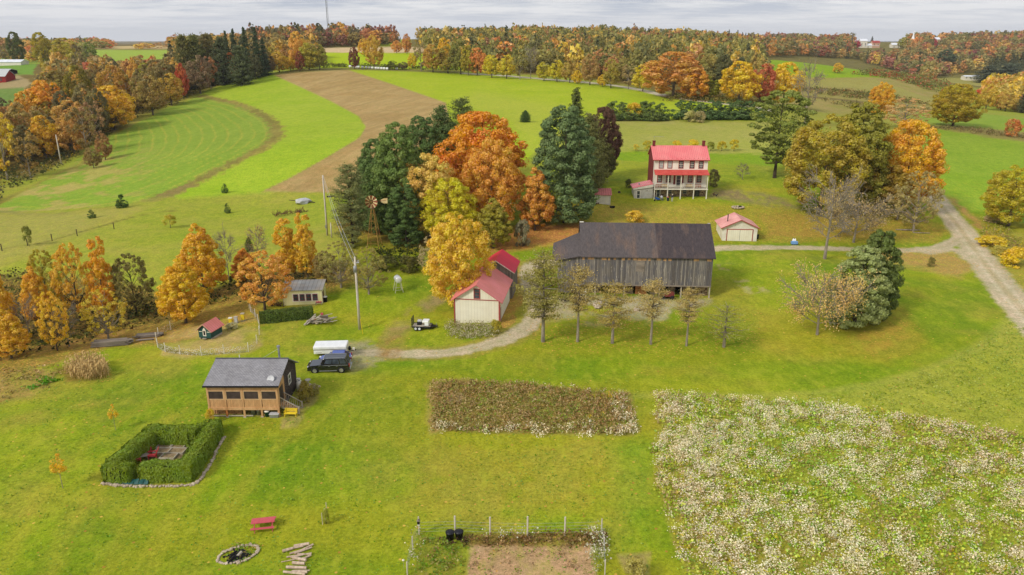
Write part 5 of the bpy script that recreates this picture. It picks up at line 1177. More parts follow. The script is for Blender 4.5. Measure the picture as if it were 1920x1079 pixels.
# lean-to on the left
e2 = e; 
mb = MB(); mb.prism([(-4.3, 1.0, -.8), (-.07, 1.0, -.8), (-.07, 1.0, 3.3), (-4.3, 1.0, 2.4)], (0, 4.6, 0)); an = mb.build('annex', stain('pale_stucco', L3(206,202,192), L3(190,184,172), 1.2, .8), e)
MB().prism([(-4.75, .75, 2.42), (-.07, .75, 3.42), (-.07, .75, 3.52), (-4.75, .75, 2.52)], (0, 5.2, 0)).build('annex_roof', M_ROOFR, an)
MB().prism([(-4.6, .74, 2.1), (-.07, .74, 2.75), (-.07, .74, 3.41), (-4.6, .74, 2.44)], (0, .2, 0)).build('fascia', M_WHITE, an)
window(an, 'front', -3.35, .99, .0, .95, 1.95, M_WHITE, M_GLASS, (0, 1), .16, 'door'); window(an, 'front', -1.5, .99, 1.75, .7, .25, M_WHITE, M_GLASS, (0, 0), .05)
MB().box(-3.2, 2.6, 2.75, -2.9, 2.9, 3.35).build('vent', M_METAL, an); MB().prism([(-2.9, 2.2, 2.93), (-.6, 2.0, 3.42), (-.6, 2.15, 3.42), (-2.9, 2.35, 2.93)], (0, 0, .02)).build('roof_strip', M_WHITE, an)
chk('house eave L', e, (-.35, y0 - .45, ZE), (1222.7, 300)); chk('ridge R', e, (W + .35, y0 + D / 2, ZR), (1324.6, 274)); chk('deck R', e, (W, 0, ZD), (1325, 354)); chk('annex L', e, (-4.3, 1, 0), (1188, 371)); chk('porch roof', e, (W, -.35, 5.75), (1326, 328)); chk('post R', e, (W, 0, 0), (1323, 375))
# people / stuff by the ground-floor porch
def bin_(name, uv, r, h, mat, label, cat='bin', lid=None, group=None, pos=None, seg=14):
    o = empty(name, pos if pos is not None else G(*uv), 0, label, cat, group)
    MB().lathe([(r * .82, 0), (r, h * .9), (r * 1.06, h * .9), (r * 1.06, h)], seg=seg).build('body', mat, o, True)
    MB().lathe([(r * 1.1, h), (r * 1.1, h + .05), (r * .5, h + .1), (.03, h + .12)], seg=seg).build('lid', lid or mat, o, True); return o
bin_('barrel', (1219, 370), .34, .9, M_BLACK, 'dark barrel beside the annex right corner', 'barrel')
o = empty('wheelbarrow', G(1232, 377), .3, 'blue wheelbarrow tipped on the grass before the farmhouse', 'wheelbarrow')
MB().prism([(-.35, -.3, .35), (.5, -.35, .3), (.6, .35, .3), (-.4, .35, .6)], (0, .0, .3)).build('tray', M_BLUE, o); MB().lathe([(.03, -.05), (.2, -.05), (.2, .05), (.03, .05)], (-.6, 0, .2), 12, Matrix.Rotation(PI / 2, 4, 'X')).build('wheel', M_TYRE, o)
for s in (-1, 1): MB().tube([(-.6, .08 * s, .2), (0, .25 * s, .33), (.9, .3 * s, .5)], .03, 5).build('handle', M_GREYW2, o)
bin_('barrel', (1252, 377), .28, .85, M_BLUE, 'blue barrel with orange load in front of the farmhouse porch', 'barrel', lid=stain('orange_plastic', L3(224,120,70), L3(200,96,56), 3, .6))
# ------------------------------------------------------------------ people beside the porch (only ~8 px tall)
def person(uv, rz, label, shirt, trousers, hat=None, pose='sit'):
    o = empty('person', G(*uv), math.radians(rz), label, 'person')
    me = bpy.data.meshes.new('body'); 
    if pose == 'sit': J = [((0,0,.5),.15,-1),((0,.03,.72),.15,0),((0,.04,.95),.17,1),((0,.03,1.08),.06,2),((0,.0,1.22),.1,3),((.1,-.02,.48),.09,0),((.13,-.42,.5),.07,5),((.13,-.45,.08),.045,6),((.13,-.58,.05),.04,7),((-.1,-.02,.48),.09,0),((-.13,-.42,.5),.07,9),((-.13,-.45,.08),.045,10),((-.13,-.58,.05),.04,11),((.2,.03,1.0),.06,2),((.27,-.05,.76),.045,13),((.15,-.28,.66),.035,14),((-.2,.03,1.0),.06,2),((-.27,-.05,.76),.045,16),((-.15,-.28,.66),.035,17)]
    else: J = [((0,0,.92),.14,-1),((0,-.05,1.15),.14,0),((0,-.1,1.38),.17,1),((0,-.12,1.5),.06,2),((0,-.15,1.64),.1,3),((.1,0,.88),.1,0),((.11,-.03,.5),.07,5),((.11,.02,.1),.045,6),((.12,-.12,.05),.04,7),((-.1,0,.88),.1,0),((-.11,.04,.5),.07,9),((-.11,.08,.1),.045,10),((-.12,-.06,.05),.04,11),((.2,-.1,1.42),.06,2),((.26,-.15,1.15),.045,13),((.2,-.36,1.0),.035,14),((-.2,-.1,1.42),.06,2),((-.26,-.15,1.15),.045,16),((-.2,-.36,1.0),.035,17)]
    me.from_pydata([j[0] for j in J], [(i, j[2]) for i, j in enumerate(J) if j[2] >= 0], [])
    b = bpy.data.objects.new('body', me); COL.objects.link(b); b.parent = o
    s = b.modifiers.new('skin', 'SKIN'); 
    for i, j in enumerate(J): me.skin_vertices[0].data[i].radius = (j[1], j[1])
    me.skin_vertices[0].data[0].use_root = True; b.modifiers.new('sub', 'SUBSURF').levels = 1
    b.modifiers['sub'].render_levels = 1
    m, nt, bs = newmat('clothed_body'); tc = nd(nt, 'ShaderNodeTexCoord').outputs['Object']; sp_ = nd(nt, 'ShaderNodeSeparateXYZ'); nt.links.new(tc, sp_.inputs[0])
    zt = .62 if pose == 'sit' else .98; zn = 1.09 if pose == 'sit' else 1.5
    a = nd(nt, 'ShaderNodeMath', operation='GREATER_THAN'); nt.links.new(sp_.outputs[2], a.inputs[0]); a.inputs[1].default_value = zt
    c = nd(nt, 'ShaderNodeMath', operation='GREATER_THAN'); nt.links.new(sp_.outputs[2], c.inputs[0]); c.inputs[1].default_value = zn
    col = mixc(nt, a.outputs[0], trousers, shirt); col = mixc(nt, c.outputs[0], col, L3(206,160,132)); nt.links.new(col, bs.inputs['Base Color']); me.materials.append(m)
    hz = J[4][0]; MB().blob((hz[0], hz[1] + .02, hz[2] + .05), .11, (1, 1.05, .75), 3, .05, 2).build('hair', hat or M_BARKD, o, True)
    # hands: palm with five fingers
    for k in (15, 18):
        h = MB(); p = Vector(J[k][0]); h.cbox(p.x, p.y - .05, p.z - .01, .075, .09, .03)
        for q in range(4): h.tube([(p.x - .03 + q * .02, p.y - .09, p.z), (p.x - .03 + q * .02, p.y - .13, p.z - .02), (p.x - .03 + q * .02, p.y - .14 + .01 * abs(q - 1), p.z - .05)], .009, 5)
        sgn = -1 if p.x > 0 else 1; h.tube([(p.x + sgn * .035, p.y - .03, p.z), (p.x + sgn * .06, p.y - .07, p.z - .02)], .01, 5); h.build('hand', stain('skin', L3(206,160,132), L3(190,144,118), 3, .6), o)
    return o
person((1240, 376), 20, 'person in pale shirt sitting before the farmhouse lower porch', L3(214,218,226), L3(110,110,120))
ch = empty('folding_chair', G(1240.6, 375.4), math.radians(20), 'folding chair under the person in the pale shirt', 'chair'); MB().box(-.24, -.2, .36, .24, .22, .4).build('seat', M_GREYW, ch); MB().box(-.24, .22, .4, .24, .25, .9).build('backrest', M_GREYW, ch); mb = MB()
for sx in (-.22, .22): mb.box(sx - .02, -.2, 0, sx + .02, -.16, .36).box(sx - .02, .2, 0, sx + .02, .24, .36)
mb.build('leg', M_METAL, ch)
person((1260, 378.5), -10, 'person in dark clothes and white cap standing before the farmhouse porch', L3(60,64,70), L3(190,190,196), M_WHITE, 'stand')

# ================================================================== small shed, garage, long shed
e, _ = thing('garden_shed', (1110, 382), 0, 'small white shed with dull red roof left of the farmhouse', 'shed')
MB().box(0, 0, -.5, 4.1, 3.0, 2.0).prism([(.01, .01, 2), (.01, 3, 2), (.01, 1.5, 2.95)], (4.08, 0, 0)).build('wall', M_WHITE, e)
gable_x(-.25, 4.35, -.35, 3.3, 1.5, 1.9, 1.9, 3.1, .08).build('roof', M_SHEDR, e); MB().box(2.9, -.06, .05, 3.7, -.005, 1.8).build('door', M_CREAM, e)
o = empty('rock_heap', G(1119, 383.5), 0, 'low brown rubble heap against the small white shed', 'rubble heap'); mb = MB()
for i in range(14): mb.blob((random.uniform(-.5, .5), random.uniform(-.3, .3), random.uniform(.05, .3)), .16, (1, 1, .7), i)
mb.build('stones', M_BRWD, o)
e, _ = thing('garage', (1353.6, 451.4), -4, 'small white garage with pale red gable roof and wide double door', 'garage')
W, D, ZE, ZR = 6.75, 6.3, 2.75, 4.25
MB().box(0, 0, -.4, W, D, ZE).prism([(.01, .01, ZE), (W - .01, .01, ZE), (W / 2, .01, ZR - .1)], (0, D - .02, 0)).build('wall', M_WHITE, e)
gable_y(-.45, W + .45, -.4, D + .3, ZE - .25, ZR, .1).build('roof', M_ROOFR2, e)
mb = MB(); mb.prism([(-.47, -.44, ZE - .27), (-.47, -.44, ZE - .12), (W / 2, -.44, ZR + .13), (W / 2, -.44, ZR - .04)], (0, .038, 0)); mb.prism([(W + .47, -.44, ZE - .27), (W / 2 + .002, -.44, ZR - .04), (W / 2 + .002, -.44, ZR + .13), (W + .47, -.44, ZE - .12)], (0, .038, 0)); mb.build('fascia', M_TRIM, e)
dr = MB().box(.95, -.03, 0, W - .95, -.004, 2.25).build('door', M_CREAM, e); MB().box(.78, -.06, 0, .94, -.004, 2.42).box(W - .94, -.06, 0, W - .78, -.004, 2.42).box(.94, -.06, 2.26, W - .94, -.004, 2.42).build('door_frame', M_TRIM, dr)
MB().box(W / 2 - .02, -.045, .02, W / 2 + .02, -.031, 2.24).build('door_gap', M_DARK, dr)
MB().lathe([(.09, 3.2), (.09, 4.7), (.13, 4.7), (.13, 4.8)], (1.3, 2.4, 0), 8).build('stove_pipe', M_BLACK, e)
chk('gar peak', e, (W / 2, -.4, ZR), (1388, 413)); chk('gar eave R', e, (W + .45, -.4, ZE - .25), (1420, 427)); chk('gar ridge back', e, (W / 2, D + .3, ZR), (1379, 400))
bin_('barrel', (1420, 448), .28, .8, M_BLACK, 'small dark barrel at the right corner of the white garage', 'barrel')
e, _ = thing('long_shed', (852.7, 606.6), -8, 'long cream shed with faded red metal roof below the bright maple', 'shed')
W, D, ZE, ZR = 6.6, 10.2, 3.8, 6.05
MB().box(0, 0, -.6, W, D, ZE).prism([(.01, .01, ZE), (W - .01, .01, ZE), (W / 2, .01, ZR - .1)], (0, D - .02, 0)).build('wall', M_CREAM, e)
gable_y(-.5, W + .5, -.4, D + .35, ZE - .3, ZR, .1).build('roof', M_ROOFR3, e)
MB().box(-.05, -.05, ZE - .06, W + .05, -.004, ZE + .06).build('band', M_TRIM, e)
for x in (-.06, W - .12): MB().box(x, -.06, -.5, x + .18, .1, ZE - .07).build('corner_board', M_TRIM, e)
MB().box(W + .004, .6, .2, W + .06, 1.4, 2.4).build('side_door', M_GREYW2, e)
MB().tube([(W + .4, -.3, ZE - .3), (W + .1, -.14, ZE - .7), (W + .1, -.14, .1)], .05, 6).build('downspout', M_TRIM, e)
w_ = window(e, 'front', W / 2 + .05, 0, 3.95, .95, 1.55, M_TRIM, M_GLASS, (0, 2), .1)
chk('ls peak', e, (W / 2, -.4, ZR), (894, 536)); chk('eave L', e, (-.5, -.4, ZE - .3), (848, 563)); chk('eaveR', e, (W + .5, -.4, ZE - .3), (941.6, 568)); chk('ridge back', e, (W / 2, D + .35, ZR), (915, 498)); chk('eave back R', e, (W + .5, D + .35, ZE - .3), (961, 526))
Mx = Matrix.Translation(e.location) @ e.rotation_euler.to_matrix().to_4x4(); p = Mx @ Vector((1.7, D + 1.0, 0)); 
e3 = empty('wood_shed', (p.x, p.y, H1(p.x, p.y)), math.radians(-8), 'grey board outbuilding with bright crimson roof behind the long shed', 'shed')
W, D, ZE, ZR = 5.2, 6.2, 4.4, 6.1
MB().box(0, 0, -.6, W, D, ZE).prism([(.01, .01, ZE), (W - .01, .01, ZE), (W / 2, .01, ZR - .1)], (0, D - .02, 0)).build('wall', striped('grey_boards', L3(150,140,128), L3(84,76,70), .25, 0, .12, L3(120,112,104), .8, 1), e3)
gable_y(-.4, W + .4, -.35, D + .3, ZE - .25, ZR, .1).build('roof', M_ROOFB, e3); MB().box(W / 2 - .04, -.03, 1, W / 2 + .04, -.004, ZR - .2).build('batten', M_GREYW2, e3)
mb = MB(); mb.prism([(-.42, -.39, ZE - .27), (-.42, -.39, ZE - .12), (W / 2, -.39, ZR + .12), (W / 2, -.39, ZR - .04)], (0, .038, 0)); mb.prism([(W + .42, -.39, ZE - .27), (W / 2 + .002, -.39, ZR - .04), (W / 2 + .002, -.39, ZR + .12), (W + .42, -.39, ZE - .12)], (0, .038, 0)); mb.build('fascia', M_WHITE, e3)
chk('ws ridge', e3, (W / 2, -.35, ZR), (932, 493.5)); chk('ws ridge back', e3, (W / 2, D + .3, ZR), (940.5, 474)); chk('ws eave', e3, (W + .4, -.35, ZE - .25), (956, 510))

# ================================================================== cabin
e, cb = thing('cabin', (394, 782), 0, 'cabin with grey shingle roof, dark walls and screened cedar porch on posts', 'cabin')
W = 7.6; PD = 2.4; D = 7.0; ZD, ZE, ZR, YR, ZBK = 1.15, 3.75, 5.1, 3.9, 3.2
mb = MB(); mb.box(0, PD, ZD - .35, W, D, 3.0); mb.prism([(0, PD, 3.0), (0, D, 3.0), (0, D, 3.25), (0, YR, ZR - .12), (0, PD, 4.5)], (W, 0, 0)); mb.box(.1, PD + .1, -.6, W - .1, D - .1, ZD - .36)
mb.build('wall', M_DSIDE, e)
rf = MB(); rf.prism([(-.2, -.35, ZE), (-.2, YR, ZR), (-.2, YR, ZR + .1), (-.2, -.35, ZE + .1)], (W + .5, 0, 0)); rf.prism([(-.2, D + .35, ZBK - .1), (-.2, D + .35, ZBK), (-.2, YR + .003, ZR + .1), (-.2, YR + .003, ZR)], (W + .5, 0, 0)); rf = rf.build('roof', M_SHING, e)
MB().box(-.22, -.42, ZE - .06, W + .32, -.352, ZE + .12).build('gutter', M_BLACK, rf); MB().box(-.22, YR - .12, ZR + .09, W + .32, YR + .12, ZR + .14).build('ridge_cap', stain('dark_ridge', L3(96,94,98), L3(80,78,82), 2, .9), rf)
MB().box(0, 0, ZD - .2, W, PD - .004, ZD).build('porch_deck', M_CEDAR, e); MB().box(-.06, -.1, ZD - .28, W + .06, -.004, ZD + .02).build('deck_beam', M_CEDAR, e)
nb = 4; bw = W / nb
for i in range(nb):
    x0 = i * bw; MB().box(x0 + .14, -.02, ZD + .02, x0 + bw - .14, .02, ZD + .93).build('railing_panel', M_RAIL, e)
    MB().box(x0 + .1, .0, 3.15, x0 + bw - .1, .05, ZE - .02).build('header_board', M_CEDAR, e)
    f = MB().box(x0 + .1, -.05, ZD + .93, x0 + bw - .1, .04, ZD + 1.02).box(x0 + .1, -.05, 3.06, x0 + bw - .1, .04, 3.15).box(x0 + .1, -.05, ZD + 1.02, x0 + .19, .04, 3.06).box(x0 + bw - .19, -.05, ZD + 1.02, x0 + bw - .1, .04, 3.06).build('screen_frame', stain('pale_pine', L3(214,180,136), L3(190,154,110), 2, .7), e)
    MB().box(x0 + .19, .0, ZD + 1.02, x0 + bw - .19, .012, 3.06).build('screen', M_SCREEN, f)
for i in range(nb + 1):
    x = i * bw; x = min(max(x, .08), W - .08)
    MB().box(x - .1, -.07, ZD + .02, x + .1, .1, ZE - .03).build('porch_post', M_CEDAR, e); MB().box(x - .1, -.06, -.5, x + .1, .14, ZD - .281).build('pier_post', M_ORWOOD if i < 2 else M_CEDAR, e); MB().box(x - .16, -.12, -.3, x + .16, .2, .06).build('footing', M_CONC, e)
MB().box(-.02, .1, ZD + .02, .03, PD, ZE - .1).build('porch_side', M_RAIL, e)
mb = MB(); mb.box(W - .03, .1, ZD + 2.0, W + .03, PD - .004, ZE + .1); mb.box(W - .03, .1, ZD, W + .03, .5, ZD + 2.0); mb.box(W - .03, 1.9, ZD, W + .03, PD - .004, ZD + 2.0); mb.build('porch_side', M_CEDAR, e)
MB().box(W - .02, .5, ZD + .02, W + .01, 1.9, ZD + 2.0).build('door', M_SCREEN, e)
window(e, 'right', W, 4.4, 1.85, .95, 1.25, M_WHITE, M_GLASS, (0, 1), .12)
for z in (.12, .28): pass
mb = MB(); mb.box(.3, -.05, .1, W * .62, .0, .22); mb.build('skirt_board', M_GREYW2, e)
# inner windows seen through the screen
for x in (W * .69, W * .9): window(e, 'front', x, PD, ZD + 1.25, .9, .45, M_WHITE, M_GLASS, (1, 0), .06)
st = MB()
for k in range(6): st.box(W + .05 + k * .3, .6, ZD - .19 - k * .2, W + .05 + (k + 1) * .3 + .03, 1.8, ZD - .13 - k * .2)
st = st.build('stairs', M_CEDAR, e)
for y in (.55, 1.85):
    mb = MB(); mb.prism([(W + .05, y - .03, ZD - .35), (W + 1.95, y - .03, -.1), (W + 1.95, y - .03, .12), (W + .05, y - .03, ZD - .05)], (0, .06, 0))
    mb.prism([(W + .05, y - .04, ZD + .85), (W + 2.0, y - .04, .78), (W + 2.0, y - .04, .86), (W + .05, y - .04, ZD + .93)], (0, .08, 0))
    for k in range(9): x = W + .1 + k * .22; z = ZD - .2 - k * .14; mb.box(x, y - .02, z, x + .04, y + .02, z + 1.0)
    mb.box(W + 1.92, y - .05, -.1, W + 2.02, y + .05, .95); mb.build('handrail', M_GREYW2, st)
o = MB().lathe([(.11, 0), (.11, 1.6), (.2, 1.62), (.2, 1.78), (.05, 1.86)], (W - 1.0, YR + .9, ZR - .55), 10).build('stove_pipe', M_METAL, e)
MB().tube([(W - 1.0, YR + .9, ZR + .9), (W - 2.6, YR + .1, ZR + .1)], .015, 4).build('pipe_brace', M_METAL, e)
MB().lathe([(.05, 0), (.05, .5)], (2.3, YR + .4, ZR - .15), 8).build('vent_pipe', M_WHITE, e)
d = Matrix.Translation((W - .75, .55, 4.25)) @ Matrix.Rotation(math.radians(50), 4, 'X') @ Matrix.Rotation(math.radians(-8), 4, 'Y')
dish = MB().lathe([(.02, -.1), (.25, -.07), (.42, .0), (.44, .02), (.25, -.04), (.02, -.06)], (0, 0, 0), 18, d).build('satellite_dish', M_DISH, e, True); MB().tube([(W - .75, .6, 4.2), (W - .75, .7, 3.98)], .03, 6).build('dish_mount', M_METAL, dish)
chk('cabin ridge R', e, (W + .3, YR, ZR), (542, 674)); chk('eave L', e, (-.2, -.35, ZE), (382, 722)); chk('eave R', e, (W + .3, -.35, ZE), (521, 724)); chk('back eave', e, (W + .3, D + .35, ZBK), (557, 683)); chk('back bot', e, (W, D, 0), (558, 728)); chk('ridge L', e, (-.3, YR, ZR), (410, 672))
M4 = Matrix.Translation(e.location)
def at(x, y, z=None):
    p = M4 @ Vector((x, y, 0)); return Vector((p.x, p.y, H1(p.x, p.y) if z is None else z))
o = empty('propane_tank', at(W + .55, D - .9), 0, 'white upright tank against the right wall of the cabin', 'tank')
MB().lathe([(.2, 0), (.38, .1), (.38, 1.1), (.3, 1.25), (.1, 1.32)], seg=14).build('body', M_WHITE, o, True); MB().lathe([(.1, 1.32), (.1, 1.42)], seg=8).build('valve', M_METAL, o)
o = empty('meter_box', at(W + .25, D - .2), 0, 'white utility box at the back right corner of the cabin', 'utility box'); MB().box(-.2, -.15, .6, .2, .15, 1.3).build('case', M_WHITE, o); MB().box(-.03, -.03, 0, .03, .03, .6).build('post', M_METAL, o)
bench('yellow_bench', (G(544, 783)), math.radians(-4), 1.35, M_YEL, 'bright yellow garden bench beside the cabin steps', 'bench')
bin_('trash_can', None, .28, .75, M_METAL, 'galvanised can under the porch, larger of two', 'can', pos=at(W * .60, .5), group='galvanised cans under the porch'); bin_('trash_can', None, .22, .6, M_METAL, 'galvanised can under the porch, smaller of two', 'can', pos=at(W * .675, .5), group='galvanised cans under the porch')
bin_('water_tub', None, .26, .6, M_TEAL, 'dark green bin with white lid under the porch', 'bin', lid=M_WHITE, pos=at(W * .815, .1))
o = empty('storage_tote', at(W * .93, -.1), 0, 'grey storage tote at the front right of the porch underside', 'tote'); MB().prism([(-.45, -.25, 0), (.45, -.25, 0), (.5, -.28, .4), (-.5, -.28, .4)], (0, .5, 0)).build('box', M_METAL, o, bevel=.02); MB().box(-.53, -.32, .4, .53, .27, .46).build('lid', M_DISH, o, bevel=.01)
o = empty('firewood_stack', at(1.6, .9), 0, 'stacked firewood under the left half of the porch', 'firewood'); mb = MB()
for i in range(16):
    for j in range(4): mb.tube([(-1.3 + i * .19 + random.uniform(-.03, .03), -.25, .1 + j * .17), (-1.3 + i * .19, .25, .1 + j * .17)], random.uniform(.07, .1), 6)
mb.build('logs', M_CEDAR, o)
rk = empty('rock_pile', G(588, 728), 0, 'small heap of pale rocks right of the cabin garden', 'rock pile'); mb = MB()
for i in range(26): mb.blob((random.uniform(-.6, .6), random.uniform(-.4, .4), random.uniform(.05, .35)), random.uniform(.15, .24), (1, 1, .7), i)
mb.build('rocks', M_ROCK, rk)
tag(MB().lathe([(.28, 0), (.1, .1), (.1, .55), (.34, .62), (.34, .7), (.28, .66)], seg=14).build('birdbath', M_CONC, None, loc=G(578, 722)), 'pale birdbath behind the rock heap by the cabin', 'birdbath')

# ================================================================== vehicles
def car(uv, rz, L, Wd, Hh, pm, label, kind='suv', t=None):
    o, p = thing('parked_car', uv, rz, label, 'car', t=t)
    hw = Wd / 2; bz = .32; belt = Hh * .60 if kind == 'suv' else Hh * .62
    if kind == 'suv': prof = [(-.5, .45), (-.5, bz), (.5, bz), (.5, .55), (.5, belt + .02), (-.21, belt), (-.44, belt - .12), (-.495, belt - .28)]
    else: prof = [(-.5, .5), (-.49, bz), (.49, bz), (.5, .6), (.485, belt), (-.2, belt), (-.42, belt - .18), (-.49, belt - .34)]
    mb = MB(); mb.prism([(x * L, -hw, z) for x, z in prof], (0, Wd, 0)); body = mb.build('body', pm, o, bevel=.07)
    xs = (-.20, -.11, .40, .485) if kind == 'suv' else (-.2, -.07, .3, .46)   # windshield foot, roof front, roof rear, tail foot
    it = .16; zt = Hh; a, b_, c_, d_ = [q * L for q in xs]
    Bv = [(a, -hw + .03, belt - .05), (d_, -hw + .03, belt - .05), (d_, hw - .03, belt - .05), (a, hw - .03, belt - .05)]; Tv = [(b_, -hw + it, zt), (c_, -hw + it, zt), (c_, hw - it, zt), (b_, hw - it, zt)]
    mb = MB(); mb.v = Bv + Tv; mb.f = [(3, 2, 1, 0), (4, 5, 6, 7), (0, 1, 5, 4), (1, 2, 6, 5), (2, 3, 7, 6), (3, 0, 4, 7)]; mb.m = [0] * 6; mb.build('roof', pm, o, bevel=.05)
    def quad(i0, i1, i2, i3, fa, fb, za, zb, off, nm):
        q = [Vector(x) for x in (Bv + Tv)]; P = lambda f, z: (q[i0].lerp(q[i1], f)).lerp(q[i3].lerp(q[i2], f), z)
        n = (q[i1] - q[i0]).cross(q[i3] - q[i0]).normalized(); m = MB(); m.prism([P(fa, za) + n * -.01, P(fb, za) + n * -.01, P(fb, zb) + n * -.01, P(fa, zb) + n * -.01], n * (off + .01)); return m.build(nm, M_GLASS, o)
    for s in ((0, 1, 5, 4), (2, 3, 7, 6)):
        for fa, fb in ([(.14, .40), (.43, .68), (.72, .93)] if kind == 'suv' else [(.18, .46), (.5, .8)]):
            if s[0] == 2: fa, fb = 1 - fb, 1 - fa
            quad(*s, fa, fb, .22, .88, .006, 'side_window')
    quad(3, 0, 4, 7, .1, .9, .12, .92, .006, 'windshield'); quad(1, 2, 6, 5, .12, .88, .2, .9, .006, 'rear_window')
    R_ = .39 if kind == 'suv' else .32
    for x in (-.32 * L, .3 * L):
        for s in (-1, 1):
            w = MB().lathe([(R_ * .6, -.11), (R_ * .93, -.12), (R_, -.08), (R_, .08), (R_ * .93, .12), (R_ * .6, .11)], (x, s * (hw - .06), R_), 20, Matrix.Rotation(PI / 2, 4, 'X')).build('wheel', M_TYRE, o, True)
            mb = MB(); Y = s * (hw + .062)
            for k in range(6): a2 = k * PI / 3; mb.tube([(x, Y, R_), (x + R_ * .6 * math.cos(a2), Y, R_ + R_ * .6 * math.sin(a2))], .035, 5)
            mb.lathe([(R_ * .56, -.02), (R_ * .64, -.02), (R_ * .64, .02), (R_ * .56, .02)], (x, Y, R_), 16, Matrix.Rotation(PI / 2, 4, 'X')); mb.build('rim', M_RIM, w)
            MB().lathe([(R_ * 1.02, -.02), (R_ * 1.16, -.02), (R_ * 1.16, .02), (R_ * 1.02, .02)], (x, s * (hw + .0), R_), 20, Matrix.Rotation(PI / 2, 4, 'X')).build('wheel_arch', M_BLACK, o)
    for s in (-1, 1):
        MB().cbox(-.47 * L, s * (hw - .22), belt - .3, .22, .36, .16).build('headlight', M_LAMP, o, bevel=.02); MB().cbox(.49 * L, s * (hw - .1), belt - .12, .12, .2, .42).build('tail_light', M_RLAMP, o, bevel=.02)
        MB().cbox(-.16 * L, s * (hw + .12), belt + .08, .14, .2, .14).build('wing_mirror', pm, o, bevel=.02)
        MB().box(-.3 * L + R_ * 1.2 - .05, s * hw - .02, belt - .09, .44 * L, s * hw + .012, belt - .06).build('trim_strip', M_CHROME, o)
        if kind == 'suv':
            MB().box(-.22 * L, s * (hw - .02) - .07, .3, .2 * L, s * (hw + .02) + .07, .36).build('running_board', M_CHROME, o)
        MB().box(-.04 * L, s * (hw - .3) - .02, Hh + .03, .36 * L, s * (hw - .3) + .02, Hh + .07).box(-.03 * L, s * (hw - .3) - .02, Hh, 0, s * (hw - .3) + .02, Hh + .03).box(.33 * L, s * (hw - .3) - .02, Hh, .35 * L, s * (hw - .3) + .02, Hh + .03).build('roof_rail', M_CHROME, o)
        for x in (.02 * L, .2 * L): MB().cbox(x, s * (hw + .012), belt - .17, .2, .03, .04).build('door_handle', M_CHROME if kind == 'suv' else pm, o)
        for x in (-.12, .06, .24): MB().box(x * L, s * hw - .004, .42, x * L + .02, s * hw + .004, belt - .05).build('door_seam', M_DARK, o)
    MB().box(-.508 * L, -hw + .45, .55, -.49 * L, hw - .45, belt - .24).build('grille', M_BLACK, o); MB().box(.495 * L, -hw + .06, .42, .512 * L, hw - .06, .62).build('rear_bumper', M_CHROME if kind == 'suv' else pm, o, bevel=.02)
    MB().cbox(.506 * L, 0, .85, .03, .5, .14).build('licence_plate', M_LAMP, o)
    return o
car((619, 694), 3.5, 5.2, 2.0, 1.85, M_CBLACK, 'black sport utility vehicle parked nearest the cabin, facing left')
car((629, 681), 6, 4.1, 1.75, 1.5, M_CBLUE, 'small blue car parked between the black vehicle and the white camper', 'hatch')
o, _ = thing('camper_trailer', (624, 664), 4, 'folded white pop-up camper trailer behind the blue car', 'camper trailer')
MB().box(-2.25, -1.0, .45, 1.95, 1.05, 1.0).build('body', M_CWHITE, o, bevel=.06); MB().box(-2.3, -1.05, 1.02, 2.0, 1.1, 1.5).build('roof', M_CWHITE, o, bevel=.12)
MB().box(-2.27, -1.02, .995, 1.97, 1.07, 1.022).build('seam', M_GREYW, o); MB().box(-2.0, -1.012, .6, -1.2, -.998, .66).build('stripe', M_GREYW, o)
for s in (-1, 1): MB().lathe([(.05, -.09), (.27, -.09), (.31, 0), (.27, .09), (.05, .09)], (-.1, s * .95, .31), 16, Matrix.Rotation(PI / 2, 4, 'X')).build('wheel', M_TYRE, o, True)
MB().tube([(1.9, .6, .5), (3.1, 0, .5)], .05, 6).tube([(1.9, -.6, .5), (3.1, 0, .5)], .05, 6).build('drawbar', M_BLACK, o); MB().lathe([(.15, .5), (.18, .6), (.18, .95), (.08, 1.05)], (2.25, 0, 0), 12).build('gas_bottle', M_BLACK, o, True)
MB().box(2.6, -.2, .5, 2.9, .2, .8).build('battery_box', M_WHITE, o); MB().box(1.3, -1.06, .5, 1.7, -.99, .75).build('vent', M_GREYW, o)

o, _ = thing('utility_trailer', (792, 616), -6, 'small flat trailer with white engine box and black mesh ramp', 'trailer')
MB().box(-1.3, -.75, .42, 1.3, .75, .5).build('deck', M_GREYW2, o); mb = MB(); mb.box(-1.35, -.82, .36, 1.35, -.751, .56).box(-1.35, .751, .36, 1.35, .82, .56).box(1.301, -.75, .36, 1.37, .75, .56).build('frame', M_BLACK, o)
mb = MB()
for k in range(9): y = -.8 + k * .2; mb.box(-1.4, y - .015, .45, -1.37, y + .015, 1.75)
for z in (.45, .85, 1.3, 1.72): mb.box(-1.42, -.82, z, -1.36, .82, z + .04)
mb.build('ramp_gate', M_BLACK, o)
MB().box(.1, -.55, .56, 1.05, .5, 1.35).build('engine_box', M_CWHITE, o, bevel=.1); MB().box(.12, -.57, .7, .45, -.545, 1.1).build('vent_panel', M_GREYW, o)
MB().box(-.75, -.1, .52, -.15, .55, .95).build('tool_box', M_BLACK, o, bevel=.03); MB().box(-.7, 0, .96, -.1, .5, 1.2).build('hopper', M_DISH, o, bevel=.04)
for x in (-.75, -.2):
    for s in (-1, 1): w = MB().lathe([(.17, -.1), (.28, -.1), (.31, 0), (.28, .1), (.17, .1)], (x, s * .95, .31), 16, Matrix.Rotation(PI / 2, 4, 'X')).build('wheel', M_TYRE, o, True); MB().lathe([(.01, -.11), (.18, -.11), (.18, .11), (.01, .11)], (x, s * .95, .31), 14, Matrix.Rotation(PI / 2, 4, 'X')).build('rim', M_LAMP, w)
